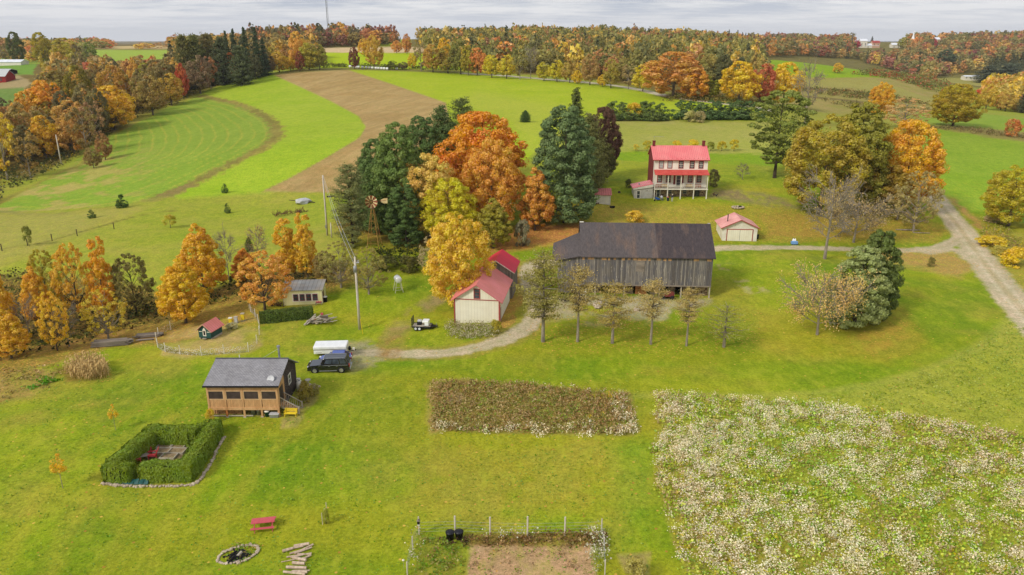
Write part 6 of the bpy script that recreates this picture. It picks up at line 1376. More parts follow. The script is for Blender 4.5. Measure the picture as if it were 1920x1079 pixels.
MB().prism([(1.3, -.6, .4), (1.3, .6, .4), (2.3, .05, .4), (2.3, -.05, .4)], (0, 0, .1)).build('drawbar', M_BLACK, o); MB().lathe([(.03, .1), (.03, .9)], (2.1, 0, 0), 8).build('jack', M_METAL, o)
# ================================================================== poles and wires
def pole(uv, vt, r, label, name='utility_pole', cat='utility pole', t=None):
    p = at_depth(uv[0], t) if t else G(*uv); h = hgt(p, vt); o = empty(name, p, 0, label, cat)
    MB().tube([(0, 0, -.5), (0, 0, h * .5), (0, 0, h)], [r * 1.2, r, r * .8], 10).build('post', M_POLE, o, True); return o, p, h
oA, pA, hA = pole((674.5, 618), 482, .17, 'tall pale utility pole with grey transformer standing in the lawn')
MB().lathe([(.08, hA - 2.2), (.24, hA - 2.1), (.24, hA - 1.3), (.1, hA - 1.2)], (-.0, -.38, 0), 12).build('transformer', M_METAL, oA, True)
MB().box(.1, -.05, hA - .9, .55, .05, hA - .8).box(.3, -.04, hA - .8, .36, .04, hA - .5).box(.5, -.04, hA - .8, .56, .04, hA - .5).build('cutout_bracket', M_DISH, oA); MB().tube([(.15, 0, 0), (.15, 0, hA * .9)], .03, 5).build('ground_wire', M_GREYW, oA)
oB, pB, hB = pole((614, 442), 329, .17, 'tall pale utility pole at the top of the pasture near the stubble')
MB().box(-.3, -.2, 1.6, .0, -.12, 2.3).build('meter', M_METAL, oB)
pole((622, 446), 418, .12, 'short pale stub pole right of the upper utility pole', 'stub_pole', 'pole')
pole((115, 308), 253, .2, 'weathered utility pole by the brush at the left of the hay field')
o = empty('guy_wire_guard', G(680.5, 627), 0, 'yellow plastic guy-wire guard beside the lawn utility pole', 'guy guard'); MB().tube([(0, 0, 0), (-.22, .0, 2.3)], .045, 8).build('guard', M_YEL, o); MB().tube([(-.22, 0, 2.3), (-.55, .2, 8.0)], .012, 4).build('wire', M_METAL, o)
def wire(a, b, sag, label, r=.022):
    a, b = Vector(a), Vector(b); pts = [a.lerp(b, k / 16) - Vector((0, 0, sag * 4 * (k / 16) * (1 - k / 16))) for k in range(17)]
    mb = MB(); c = a.lerp(b, .5); mb.tube([p - c for p in pts], r, 5); return tag(mb.build('power_line', M_DISH, None, loc=c), label, 'power line', 'power lines between the two tall poles')
wire(pA + Vector((0, 0, hA)), pB + Vector((.1, 0, hB)), 1.0, 'upper power line from the lawn pole to the pasture pole')
wire(pA + Vector((0, 0, hA - 1.4)), pB + Vector((.2, 0, hB - 1.2)), 1.4, 'lower power line from the lawn pole to the pasture pole')
# ================================================================== oil tank on stand
o, p = thing('oil_tank', (747, 547), 20, 'white oil tank on a tall four-legged stand beside the dark bramble', 'oil tank')
M = Matrix.Translation((0, 0, 2.15)) @ Matrix.Rotation(PI / 2, 4, 'X')
MB().lathe([(.2, -.85), (.48, -.78), (.55, -.6), (.55, .6), (.48, .78), (.2, .85)], seg=18, M=M).build('tank', M_CWHITE, o, True)
for x, y in ((-.45, -.6), (.45, -.6), (-.45, .6), (.45, .6)): MB().tube([(x * 1.45, y * 1.2, 0), (x * .8, y, 1.75)], .045, 6).build('leg', M_WHITE, o)
MB().tube([(-.6, -.7, .45), (.6, -.7, .45)], .03, 5).tube([(-.6, .7, .45), (.6, .7, .45)], .03, 5).tube([(.6, -.7, .45), (.6, .7, .45)], .03, 5).build('brace', M_WHITE, o)
# ================================================================== windmill
o, p = thing('windmill', (703, 468), -8, 'tall farm windmill with rusty striped wheel before the dark pines', 'windmill')
hw_ = hgt(p, 378); M_RUST = stain('rusty_yellow_steel', L3(196,160,80), L3(150,96,54), 2, .8); mb = MB(); bs_, tp_ = 1.25, .16
cs_ = [(-1, -1), (1, -1), (1, 1), (-1, 1)]
for x, y in cs_: mb2 = MB().tube([(x * bs_, y * bs_, -.3), (x * tp_, y * tp_, hw_ - .9)], .05, 5).build('tower_leg', M_RUST, o)
L_ = lambda x, y, f: (x * (bs_ + (tp_ - bs_) * f), y * (bs_ + (tp_ - bs_) * f), f * (hw_ - .9))
for i in range(1, 6):
    f = i / 6
    for k in range(4): a, c = cs_[k], cs_[(k + 1) % 4]; mb.tube([L_(*a, f), L_(*c, f)], .022, 4); mb.tube([L_(*a, f), L_(*c, min(f + 1 / 6, .97))], .013, 4)
mb.build('bracing', M_RUST, o); MB().cbox(0, 0, hw_ - 1.25, .9, .9, .05).build('platform', M_GREYW, o)
R_ = 12.0 / pxm(p); wh = empty('wheel_hub_pivot', (0, 0, 0)); bpy.data.objects.remove(wh)
MW_A = striped('windmill_blade_red', L3(140,76,52), L3(112,60,42), .3, 0, .1, L3(170,86,50), .6, 1); MW_B = stain('windmill_blade_cream', L3(234,214,158), L3(214,184,120), 2, .6)
wheel = MB()
for k in range(18):
    a = k * 2 * PI / 18; a2 = a + .2; tw = .16
    for r0, r1 in ((.34, 1.0),):
        wheel.mi = k % 2
        q = [(math.cos(a) * R_ * r0, -.55 - tw * .3, hw_ + math.sin(a) * R_ * r0), (math.cos(a) * R_, -.55 - tw, hw_ + math.sin(a) * R_), (math.cos(a + .29) * R_, -.55 + tw, hw_ + math.sin(a + .29) * R_), (math.cos(a + .29) * R_ * r0, -.55 + tw * .3, hw_ + math.sin(a + .29) * R_ * r0)]
        wheel.prism(q, (0, .02, 0))
wl_ = wheel.build('wheel', [MW_A, MW_B], o)
mb = MB()
for rr2 in (.5, .92): mb.tube([(math.cos(k * PI / 16) * R_ * rr2, -.5, hw_ + math.sin(k * PI / 16) * R_ * rr2) for k in range(33)], .02, 4)
for k in range(9): a = k * 2 * PI / 9; mb.tube([(0, -.5, hw_), (math.cos(a) * R_ * .95, -.5, hw_ + math.sin(a) * R_ * .95)], .018, 4)
mb.build('rim', M_RUST, wl_); MB().lathe([(.05, -.7), (.2, -.6), (.2, .25), (.1, .35)], (0, 0, hw_), 10, Matrix.Rotation(PI / 2, 4, 'X')).build('gearbox', M_BRWD, o)
MB().tube([(0, .0, hw_), (2.5, .7, hw_ + .1)], .035, 5).build('tail_boom', M_TRIM, o); MB().prism([(1.55, .45, hw_ - .2), (2.1, .6, hw_ - .45), (2.75, .8, hw_ - .45), (2.75, .8, hw_ + .55), (2.1, .6, hw_ + .5), (1.55, .45, hw_ + .25)], (-.01, .03, 0)).build('tail_vane', MW_B, o)
# ================================================================== yellow studio, hedge, junk
e, p = thing('studio_shed', (532, 574), 5, 'small pale yellow studio with four red-framed windows and flat grey metal roof', 'shed')
W = 6.0
MB().prism([(0, 0, -.5), (0, 0, 2.45), (0, 3.4, 2.9), (0, 3.4, -.5)], (W, 0, 0)).build('wall', striped('yellow_panel', L3(226,220,164), L3(190,182,130), .8, 0, .03, L3(214,206,150), .7, .5, strpb=.06), e)
MB().prism([(-.15, -.2, 2.45), (-.15, 3.6, 2.95), (-.15, 3.6, 3.05), (-.15, -.2, 2.55)], (W + .3, 0, 0)).build('roof', striped('grey_metal_roof', L3(158,158,154), L3(110,106,100), .62, 0, .1, L3(150,136,120), .5, .6, strpb=.2), e)
bd = MB().box(1.4, -.03, .62, W - .9 + .25, -.004, 1.95).build('window_surround', M_WHITE, e)
for i in range(4): window(e, 'front', 1.95 + i * .98, -.03, .78, .74, 1.05, stain('maroon_frame', L3(120,40,52), L3(96,32,42), 2, .5), M_GLASS, (0, 1), .09)
MB().box(-.02, -.02, -.3, .06, .06, 2.44).box(W - .06, -.02, -.3, W + .02, .06, 2.5).build('corner_board', M_GREYW2, e); MB().box(W + .004, .3, 0, W + .05, 1.2, 2.0).build('door', M_BRWD, e)
o = empty('crate', G(598, 572), .1, 'red and white box of scraps against the yellow studio', 'crate'); MB().box(-.5, -.15, .3, .5, .2, .35).box(-.48, -.12, 0, -.4, -.04, .3).box(.4, -.12, 0, .48, -.04, .3).build('stand', M_GREYW, o)
mb = MB()
for i, (x, r) in enumerate([(-.35, .14), (-.1, .16), (.12, .14), (.34, .13)]): mb.blob((x, 0, .48), r, (1, .8, 1), i)
mb.build('pots', M_PINK, o)
bin_('water_barrel', (610, 566), .35, .8, M_DARK, 'dark barrel with white lid at the right end of the yellow studio', 'barrel', lid=M_WHITE)
M_HEDGE = leafmat('hedge_leaves', .012, .5, .12, .8)
def hedge(name, pts, wdt, h, col, label, dens=95, cs=.22, asp=1.5, cat='hedge', group=None, seg=None):
    """clipped hedge along a polyline of ground points, in leafy cards over a rounded box section"""
    pts = [Vector(p) for p in pts]; c0 = sum(pts, Vector()) / len(pts); P = []; N = []; U_ = []
    for a, b in zip(pts[:-1], pts[1:]):
        d = (b - a); L = d.length; d.normalize(); sdv = Vector((-d.y, d.x, 0)); n = int(dens * L * (wdt + 2 * h)); 
        for _ in range(n):
            s = RG.uniform(-wdt * .45, L + wdt * .45); k = RG.random() * (wdt + 2 * h + .0); e_ = RG.normal() * .05
            if k < h: off, z, nr = -wdt / 2 + e_, k, np.array((-sdv.x, -sdv.y, .35))
            elif k < h + wdt: off, z, nr = k - h - wdt / 2, h + e_, np.array((0, 0, 1.))
            else: off, z, nr = wdt / 2 + e_, k - h - wdt, np.array((sdv.x, sdv.y, .35))
            if s < 0 or s > L: off *= .8
            edge = min(1, (h - z) / .25 + .75); off *= edge; wv = .05 * math.sin(s * 2.1 + off) + .03 * math.sin(s * 5.3)
            z = z * (1 + wv * .5); q = a + d * s + sdv * off * (1 + wv); P.append((q.x - c0.x, q.y - c0.y, q.z - c0.z + max(z, .02))); N.append(nr)
        for end, sg in ((a, -1), (b, 1)):
            for _ in range(int(dens * wdt * h)):
                q = end + d * sg * (wdt * .45 + RG.normal() * .05) + sdv * RG.uniform(-.42, .42) * wdt; P.append((q.x - c0.x, q.y - c0.y, q.z - c0.z + RG.random() * h)); N.append(np.array((d.x * sg, d.y * sg, .3)))
    P = np.array(P); N = unit(unit(np.array(N)) + rdir(len(P)) * .45); upv = np.broadcast_to(np.array([0, 0, 1.]), N.shape) + rdir(len(P)) * .5
    me = cardmesh(name, cards(P, N, RG.uniform(.7, 1.3, len(P)) * cs, asp, up=upv), M_HEDGE)
    o = empty(name, c0, 0, label, cat, group); f = link('foliage', me, o); f.color = tuple(float(q) for q in lin(col)) + (1,)
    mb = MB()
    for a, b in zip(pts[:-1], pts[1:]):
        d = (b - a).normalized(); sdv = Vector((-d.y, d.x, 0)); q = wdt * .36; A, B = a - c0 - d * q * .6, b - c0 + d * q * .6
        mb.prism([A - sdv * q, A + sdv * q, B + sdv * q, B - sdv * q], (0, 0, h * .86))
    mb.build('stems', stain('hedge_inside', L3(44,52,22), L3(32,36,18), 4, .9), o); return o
hedge('hedge', [G(500, 604), G(576, 596)], 1.9, 1.55, (86, 104, 34), 'dark green clipped hedge in front of the yellow studio', 170, .14, 1.2)
o, p = thing('scrap_pile', (598, 605), 10, 'heap of grey boards and scrap beside the dark hedge', 'scrap heap'); mb = MB(); R2 = random.Random(5)
for i in range(34):
    x, y, z = R2.uniform(-1.6, 1.9), R2.uniform(-.9, .9), R2.uniform(.05, .75); M = Matrix.Translation((x, y, z)) @ Matrix.Rotation(R2.uniform(-.6, 1.2), 4, 'Z') @ Matrix.Rotation(R2.uniform(-.5, .3), 4, 'Y'); mb.box(-R2.uniform(.5, 1.3), -.09, -.02, R2.uniform(.5, 1.3), .09, .02, M)
mb.build('boards', M_GREYW2, o); mb = MB()
for i in range(22): mb.blob((R2.uniform(-1.7, 0), R2.uniform(-.9, .2), R2.uniform(.1, .45)), R2.uniform(.12, .28), (1, 1, .7), i)
mb.build('rubble', M_ROCK, o); MB().box(.3, .1, .3, 1.4, .18, 1.2, Matrix.Rotation(.4, 4, 'X')).build('panel', M_GREYW, o); MB().blob((-.6, -.1, .6), .28, (1.3, 1, .6), 3).build('orange_scrap', stain('terracotta', L3(204,116,76), L3(170,90,58), 3, .8), o); MB().cbox(.5, .3, 1.2, .35, .3, .25).build('bucket', M_PINK, o)
o, p = thing('log_heap', (520, 574), 0, 'low dark heap of branches left of the yellow studio', 'brush pile'); mb = MB()
for i in range(40): a, c = R2.uniform(-1, 1), R2.uniform(-.6, .6); mb.tube([(a, c, R2.uniform(0, .4)), (a + R2.uniform(-1, 1), c + R2.uniform(-.5, .5), R2.uniform(.3, 1))], [.06, .02], 4)
mb.build('branch', M_BRWD, o)
# ================================================================== chicken coop
e, p = thing('chicken_coop', (374, 637), -14, 'dark green chicken coop with pale red roof on skids', 'chicken coop')
W, D = 1.9, 2.6
for s in (0, W - .12): MB().box(s, .1, 0, s + .12, D - .1, .35).build('skid', M_GREYW2, e)
MB().box(0, 0, .35, W, D, 1.45).prism([(.005, .005, 1.45), (W - .005, .005, 1.45), (W / 2, .005, 2.25)], (0, D - .01, 0)).build('wall', M_GREEN, e)
gable_y(-.28, W + .28, -.22, D + .25, 1.28, 2.35, .07).build('roof', M_ROOFR3, e)
mb = MB(); mb.prism([(-.3, -.26, 1.27), (-.3, -.26, 1.37), (W / 2, -.26, 2.44), (W / 2, -.26, 2.31)], (0, .038, 0)); mb.prism([(W + .3, -.26, 1.27), (W / 2 + .002, -.26, 2.31), (W / 2 + .002, -.26, 2.44), (W + .3, -.26, 1.37)], (0, .038, 0)); mb.build('fascia', stain('pale_trim', L3(222,180,150), L3(200,150,124), 3, .6), e)
f = window(e, 'front', W / 2, 0, .62, .5, .85, M_WHITE, M_DARK, (0, 0), .1, 'hatch'); MB().prism([(W / 2 - .25, -.03, 1.48), (W / 2 + .25, -.03, 1.48), (W / 2, -.03, 1.85)], (0, .026, 0)).build('hatch_gable', M_WHITE, f)
MB().box(.12, -.03, 1.2, .55, -.004, 1.28).box(W - .55, -.03, 1.2, W - .12, -.004, 1.28).build('batten', M_WHITE, e); MB().cbox(W / 2, -.18, .3, .6, .3, .04).build('landing', M_GREYW2, e)
pts = [tuple(G(*q)) for q in smooth([(466,580),(482,600),(487,622),(482,645),(466,660),(420,664),(378,667),(338,665),(310,660),(296,652),(294,636),(304,626),(326,616)], 4)]
c0 = Vector(pts[0]); fo = empty('netting_fence', c0, 0, 'low pale netting fence round the chicken yard', 'fence')
fm_, nt, b = newmat('wire_netting'); tr_ = nd(nt, 'ShaderNodeBsdfTransparent'); mx = nd(nt, 'ShaderNodeMixShader'); tc = nd(nt, 'ShaderNodeTexCoord').outputs['Object']; n_ = noise(nt, 9, 2, tc); m_ = ramp(nt, n_, .56, .64); b.inputs['Base Color'].default_value = L4(226,220,206)
nt.links.new(m_, mx.inputs[0]); nt.links.new(tr_.outputs[0], mx.inputs[1]); nt.links.new(b.outputs[0], mx.inputs[2]); nt.links.new(mx.outputs[0], nt.nodes['Material Output'].inputs[0])
mb = MB()
for a, c in zip(pts[:-1], pts[1:]): a, c = Vector(a) - c0, Vector(c) - c0; mb.prism([a, c, c + Vector((0, 0, .95)), a + Vector((0, 0, .95))], (0, .01, 0))
mb.build('netting', fm_, fo)
acc = 0; last = -9
for a, c in zip(pts[:-1], pts[1:]):
    acc += (Vector(c) - Vector(a)).length
    if acc - last > 2.6: last = acc; q = Vector(c) - c0; MB().tube([q + Vector((0, 0, -.1)), q + Vector((0, .02, 1.3))], .05, 6).build('post', M_WHITE, fo)
for i, (u, v, c, lb) in enumerate([(433, 608, (M_YEL, M_DISH), 'yellow beehive with white top, leftmost of three'), (443, 606, (M_DISH, M_GREYW2), 'pale grey beehive in the middle of three'), (456, 602, (M_YEL, M_GREYW2), 'taller yellow beehive, rightmost of three')]):
    o = empty('beehive', G(u, v), .1, lb, 'beehive', 'beehives in the chicken yard'); hh = (.75, .75, .95)[i]
    MB().cbox(0, 0, .08, .5, .5, .16).build('base', M_CONC, o); MB().cbox(0, 0, .16 + hh / 2, .46, .46, hh).build('body', c[0], o, bevel=.01); MB().cbox(0, 0, hh + .2, .54, .54, .09).build('lid', c[1] if i else M_WHITE, o, bevel=.01)
o = empty('screen_panel', G(411, 621), .2, 'dark green upright panel behind the chicken coop', 'panel'); MB().box(-.25, -.04, .25, .25, .04, 1.9).build('board', M_GREEN, o); MB().box(-.25, -.05, 0, -.17, .05, .25).box(.17, -.05, 0, .25, .05, .25).build('leg', M_GREYW, o)
tree('bushy', 436, 617, 606, 26, (160, 170, 130), 'pale silvery garden plants before the beehives', cat='shrub', name='shrub')
# lumber stacks
def lumber(uv, rz, L, n, lay, label, group=None):
    o, p = thing('lumber_stack', uv, rz, label, 'lumber stack', group); mb = MB()
    for z in range(lay):
        for k in range(n): l = L * random.uniform(.8, 1.05); x = random.uniform(-.3, .3); mb.box(x - l / 2, -n * .11 + k * .22, .15 + z * .11, x + l / 2, -n * .11 + k * .22 + .18, .24 + z * .11)
    mb.build('boards', M_GREYW, o); MB().box(-L * .35, -n * .11, 0, -L * .3, n * .11, .15).box(L * .3, -n * .11, 0, L * .35, n * .11, .15).build('bearer', M_BRWD, o); return o
lumber((211, 648), 12, 5.2, 6, 6, 'long stack of grey weathered boards, larger, above the corn patch'); lumber((279, 632), 10, 3.6, 5, 3, 'shorter stack of grey boards left of the chicken yard')
o = lumber((275, 639), 10, 2.6, 2, 1, 'few pale boards lying before the shorter grey stack')
# corn patch: stalks, uncountable
Pc = [G(*q) for q in [(122, 706), (158, 718), (206, 708), (196, 686), (150, 684)]]; cx = sum(p.x for p in Pc) / 5; cy = sum(p.y for p in Pc) / 5
pv = []; rngc = random.Random(2); poly = [(p.x, p.y) for p in Pc]
x0, x1, y0_, y1_ = min(p.x for p in Pc), max(p.x for p in Pc), min(p.y for p in Pc), max(p.y for p in Pc)
mbc = MB(); k = 0; row = 0; yy = y0_
while yy < y1_:
    xx = x0
    while xx < x1:
        X_, Y_ = xx + rngc.uniform(-.08, .08), yy + rngc.uniform(-.08, .08)
        if inpoly(X_, Y_, poly):
            z = H1(X_, Y_); h = rngc.uniform(1.6, 2.3); ln = Vector((rngc.uniform(-.3, .3), rngc.uniform(-.3, .3), 0)); mbc.tube([(X_, Y_, z), Vector((X_, Y_, z + h)) + ln], [.022, .01], 3, False)
            for q in range(9):
                f = rngc.uniform(.15, 1); a = rngc.uniform(0, 6.28); L = rngc.uniform(.3, .65); b0_ = Vector((X_, Y_, z + h * f)) + ln * f; d = Vector((math.cos(a), math.sin(a), 0)); s_ = Vector((-d.y, d.x, 0)) * .055
                m1 = b0_ + d * L * .55 + Vector((0, 0, .16)); m2 = b0_ + d * L + Vector((0, 0, -.3)); mbc.poly([b0_ - s_ * .5, b0_ + s_ * .5, m1 + s_, m1 - s_]); mbc.poly([m1 - s_, m1 + s_, m2])
        xx += .26
    yy += .62
tag(mbc.build('corn_patch', M_STRAW), 'patch of dry tan corn stalks standing above the cleared garden', 'corn', kind='stuff')
stuff('left_garden_plants', [scatter_cards([(78,712),(112,704),(112,712),(90,722)], 5, 130, (.1, .5), .3, [((110,170,40),3),((140,190,60),1)], clump=8, spread=.3), scatter_cards([(42,728),(66,720),(70,726),(50,734)], 5, 130, (.1, .4), .28, [((110,170,40),3)], clump=8, spread=.3),
 scatter_cards([(-60,700),(60,686),(118,690),(110,720),(60,742),(-60,765)], .7, 130, (.05, .5), .26, [((170,150,80),3),((140,130,60),2),((200,170,110),2)], clump=7, spread=.3)], 'patches of green leaves and dry weeds in the cleared garden at left', 'garden plants')
# ================================================================== square hedge garden
HC = (118, 138, 26)
hb = dict(wdt=1.55, h=1.6, col=HC, dens=330, cs=.11, asp=1.9)
# outline of the hedge feet, as seen in the photograph
A_ = G(197, 905); B_ = G(244, 905); C_ = G(262, 908); D_ = G(352, 907); E_ = G(412, 822); F_ = G(380, 818); G_ = G(358, 838); H_ = G(290, 836); I_ = G(224, 884)
hedge('hedge', [C_ + Vector((.6, .9, 0)), D_ + Vector((-.35, .9, 0)), E_ + Vector((-.6, .3, 0))], label='tall clipped hedge forming the front and right sides of the square garden', group='hedges of the square garden', **hb)
hedge('hedge', [G(213, 897) + Vector((0, .35, 0)), H_ + Vector((-.35, .8, 0)), G_ + Vector((-.2, .9, 0))], label='tall clipped hedge forming the left and back sides of the square garden', group='hedges of the square garden', **hb)
hedge('hedge', [G(214, 903) + Vector((-.1, .3, 0)), G(236, 904) + Vector((-.1, .3, 0))], label='short hedge piece at the front left corner of the square garden', group='hedges of the square garden', **hb)
hedge('hedge', [G(377, 822) + Vector((.2, .9, 0)), G(398, 818) + Vector((-.1, .9, 0))], label='short low hedge piece by the back opening of the square garden', group='hedges of the square garden', **dict(hb, h=1.2))
st_pts = [tuple(G(*q)) for q in smooth([(192, 908), (240, 913), (300, 913), (355, 911), (376, 900), (396, 868), (412, 835), (422, 820)], 10)]
c0 = Vector(st_pts[0]); mb = MB(); R3 = random.Random(8)
for a, c in zip(st_pts[:-1], st_pts[1:]):
    a, c = Vector(a), Vector(c); n = max(1, int((c - a).length / .3))
    for k in range(n): q = a.lerp(c, k / n) - c0; mb.blob((q.x + R3.uniform(-.06, .06), q.y + R3.uniform(-.06, .06), q.z + .08), R3.uniform(.15, .24), (1, .9, .7), R3.randint(0, 999))
tag(mb.build('stone_border', M_ROCK, None, loc=c0), 'line of pale stones edging the front and right of the square hedge', 'stone border')
o = empty('landscape_fabric', G(233, 911), 0, 'teal plastic sheet showing under the front left of the square hedge', 'sheet'); mb = MB()
for k in range(8): mb.prism([(-1.5 + k * .45, .1, .05), (-1.05 + k * .45, .1, .12 - .05 * (k % 2)), (-1.05 + k * .45, .5, .35 + .08 * (k % 2)), (-1.5 + k * .45, .5, .3)], (0, .02, .02))
mb.build('sheet', M_TEAL, o)
for (u, v, w_, d_, nm) in [(306, 838, 1.5, .9, 'back left'), (330, 838, 1.5, .9, 'back middle'), (300, 848, 1.5, 1.0, 'middle left'), (328, 848, 1.6, 1.0, 'middle right'), (312, 858, 1.5, 1.0, 'front')]:
    o = empty('planting_frame', G(u, v + 4), -.05, 'low timber planting frame, %s one of those inside the square hedge' % nm, 'planter frame', 'timber frames inside the square hedge')
    MB().box(-w_/2, -.05, 0, w_/2, .05, .18).box(-w_/2, d_ - .05, 0, w_/2, d_ + .05, .18).box(-w_/2, .05, 0, -w_/2 + .1, d_ - .05, .17).box(w_/2 - .1, .05, 0, w_/2, d_ - .05, .17).build('rails', M_GREYW2, o); MB().box(-w_/2 + .1, .05, 0, w_/2 - .1, d_ - .05, .09).build('soil', stain('straw_mulch', L3(160,140,104), L3(120,100,74), 5, .95), o)
def adirondack(uv, rz, label):
    o, p = thing('garden_chair', uv, rz, label, 'chair', 'red chairs inside the square hedge')
    MB().prism([(-.3, -.35, .4), (-.3, .3, .28), (-.3, .3, .32), (-.3, -.35, .44)], (.6, 0, 0)).build('seat', M_RED, o); MB().prism([(-.3, .25, .28), (-.3, .65, 1.05), (-.3, .69, 1.05), (-.3, .3, .28)], (.6, 0, 0)).build('backrest', M_RED, o)
    for s in (-1, 1): MB().box(s * .36 - .06, -.35, .58, s * .36 + .06, .4, .62).build('armrest', M_RED, o); MB().box(s * .33 - .04, -.33, 0, s * .33 + .04, -.25, .6).build('leg', M_RED, o); MB().box(s * .33 - .03, .35, 0, s * .33 + .03, .42, .6).build('leg', M_RED, o)
adirondack((277, 852), 30, 'red garden chair, back one beside the low table'); adirondack((286, 860), -70, 'red garden chair at the right end of the low table'); adirondack((258, 868), 120, 'red garden chair half hidden by the front left hedge')
o, p = thing('low_table', (268, 862), 15, 'low weathered table between the red chairs', 'table'); MB().box(-.6, -.35, .45, .6, .35, .5).build('tabletop', M_GREYW, o)
for x in (-.5, .5):
    for y in (-.28, .28): MB().box(x - .04, y - .04, 0, x + .04, y + .04, .45).build('leg', M_GREYW, o)
tag(MB().lathe([(.2, 0), (.14, .12), (.1, .4), (.17, .5), (.12, .6), (.13, .75), (.04, .86)], seg=12).build('garden_statue', M_WHITE, None, True, G(287, 842)), 'small white garden statue in the back left corner of the square hedge', 'statue')
tag(MB().lathe([(.2, 0), (.16, .15), (.1, .3), (.22, .5), (.22, .56)], seg=12).build('garden_urn', M_WHITE, None, True, G(248, 884)), 'small white urn in the gap of the front left hedge', 'urn')
# ================================================================== front lawn
o, p = thing('picnic_table', (495, 990), 10, 'faded red picnic table alone on the front lawn', 'picnic table')
MB().box(-.95, -.38, .72, .95, .38, .77).build('tabletop', M_PINK, o, bevel=.01)
for s in (-1, 1): MB().box(-.95, s * .68 - .13, .42, .95, s * .68 + .13, .46).build('bench_seat', M_PINK, o, bevel=.01)
for x in (-.72, .72):
    MB().box(x - .03, -.75, .34, x + .03, .75, .42).build('bench_bearer', M_PINK, o); 
    for s in (-1, 1): MB().prism([(x + .032, s * .3, .72), (x + .032, s * .38, .72), (x + .032, s * .68, 0), (x + .032, s * .6, 0)], (.05, 0, 0)).build('leg', M_PINK, o)
o, p = thing('fire_pit', (447, 1041), 26, 'oval fire pit ringed by pale stones on the front lawn', 'fire pit'); mb = MB(); R4 = random.Random(4)
for k in range(34): a = k * 2 * PI / 34; mb.blob((math.cos(a) * 1.55 * R4.uniform(.97, 1.03), math.sin(a) * .98 * R4.uniform(.95, 1.05), .09), R4.uniform(.11, .21), (1.2, .9, .6), k)
mb.build('stone_ring', M_ROCK, o); mb = MB().blob((-.1, -.25, .02), .8, (1, .62, .14), 3, .2, 2); mb.build('ash', M_ASH, o); mb = MB()
for i in range(16): a = R4.uniform(0, 3.14); L = R4.uniform(.2, .5); x, y = R4.uniform(-.7, .6), R4.uniform(-.6, .2); mb.tube([(x - L * math.cos(a), y - L * math.sin(a), .12), (x + L * math.cos(a), y + L * math.sin(a), R4.uniform(.12, .35))], .07, 6)
mb.build('charred_logs', M_CHAR, o); MB().tube([(-.1, -.5, .25), (.25, -.15, .3)], .13, 8).build('log', M_GREYW2, o)
MR = [(557,1029,16,.5,.09,'round'),(566,1026,10,.6,.13,''),(558,1037,25,.6,.08,''),(569,1035,30,.7,.07,''),(575,1030,40,.6,.08,''),(555,1045,10,.7,.07,''),(565,1044,20,.8,.06,''),(571,1042,0,.55,.09,''),(550,1052,14,.9,.04,''),(562,1052,-20,.6,.12,''),(572,1049,35,.5,.08,''),(560,1060,-10,.5,.13,''),(556,1068,-6,.8,.12,''),(566,1072,0,.6,.06,''),(552,1078,-12,.9,.1,''),(562,1076,-5,.6,.12,''),(540,1034,25,.42,.12,'')]
M_BIRCH = stain('pale_log_bark', L3(212,190,166), L3(160,136,116), 5, .85)
wds = ['topmost left','topmost right','upper left','upper middle','upper right','left middle','centre','right middle','thin long left','thick middle','short right','blocky lower','thick pale lower','thin lower','long bottom left','bottom right','separate grey']
for (u, v, a, L, r, _), w in zip(MR, wds):
    o = empty('firewood_log', G(u, v), math.radians(a), '%s log of the pale firewood heap by the fire pit' % w if w != 'separate grey' else 'short grey log lying apart left of the firewood heap', 'log', 'firewood logs by the fire pit')
    MB().tube([(-L, 0, r + .03), (L, .02, r + random.uniform(.02, .12))], [r, r * .92], 9).build('bark', M_BIRCH, o); MB().tube([(-L - .012, 0, r + .03), (-L, 0, r + .03)], r * .85, 9).build('cut_end', M_CEDAR, o)
for (u, v, vt, lb) in [(605,984,957,'left'),(610,976,950,'middle'),(613,964,946,'right')]:
    o = empty('garden_stake', G(u, v), 0, '%s of three wooden stakes round a small shrub on the lawn' % lb, 'stake', 'stakes on the lawn'); MB().tube([(0, 0, -.2), (0, 0, 1.15)], .035, 6).build('stake', M_POLE, o)
# ---- front garden
posts = [(786,1003,969,'first'),(853.5,1001,968,'second, behind the black composters'),(919,1004,970,'third'),(989,1005,969,'fourth'),(1059,1004,970,'fifth'),(1127.5,1002,973,'sixth'),(774,1030,1006,'seventh'),(764,1079,1054,'eighth'),(1132,1034,1008,'ninth'),(1134,1078,1050,'tenth')]
for i, (u, v, vt, w) in enumerate(posts):
    p = G(u, v); h = max(hgt(p, vt), .9); lb = ['wooden post at the back left corner of the front garden carrying a birdhouse','wooden post directly behind the black composters','wooden post right of the composters in the back row','wooden post in the middle of the back row of the front garden','wooden post left of the white flowering corner clump','thin post at the back right corner of the front garden','thin post on the left side of the front garden, upper','thin post on the left side of the front garden, lowest','thin post on the right side of the front garden, upper','thin post on the right side of the front garden, lowest'][i]
    o = empty('fence_post', p, 0, lb, 'fence post', 'posts of the front garden'); MB().tube([(0, 0, -.3), (0, 0, h)], .05 if i in (0, 5, 6, 7, 8, 9) else .075, 7).build('post', M_POLE, o)
    if i == 0: b_ = empty('birdhouse', p + Vector((0, -.1, h - .75)), 0, 'small dark and white birdhouse fixed to the corner post', 'birdhouse'); MB().box(-.1, -.1, .0, .1, .1, .12).build('base', M_WHITE, b_); MB().box(-.1, -.1, .12, .1, .1, .42).build('box', M_BLACK, b_); MB().prism([(-.14, -.14, .42), (.14, -.14, .42), (0, -.14, .58)], (0, .28, 0)).build('roof', M_GREYW, b_)
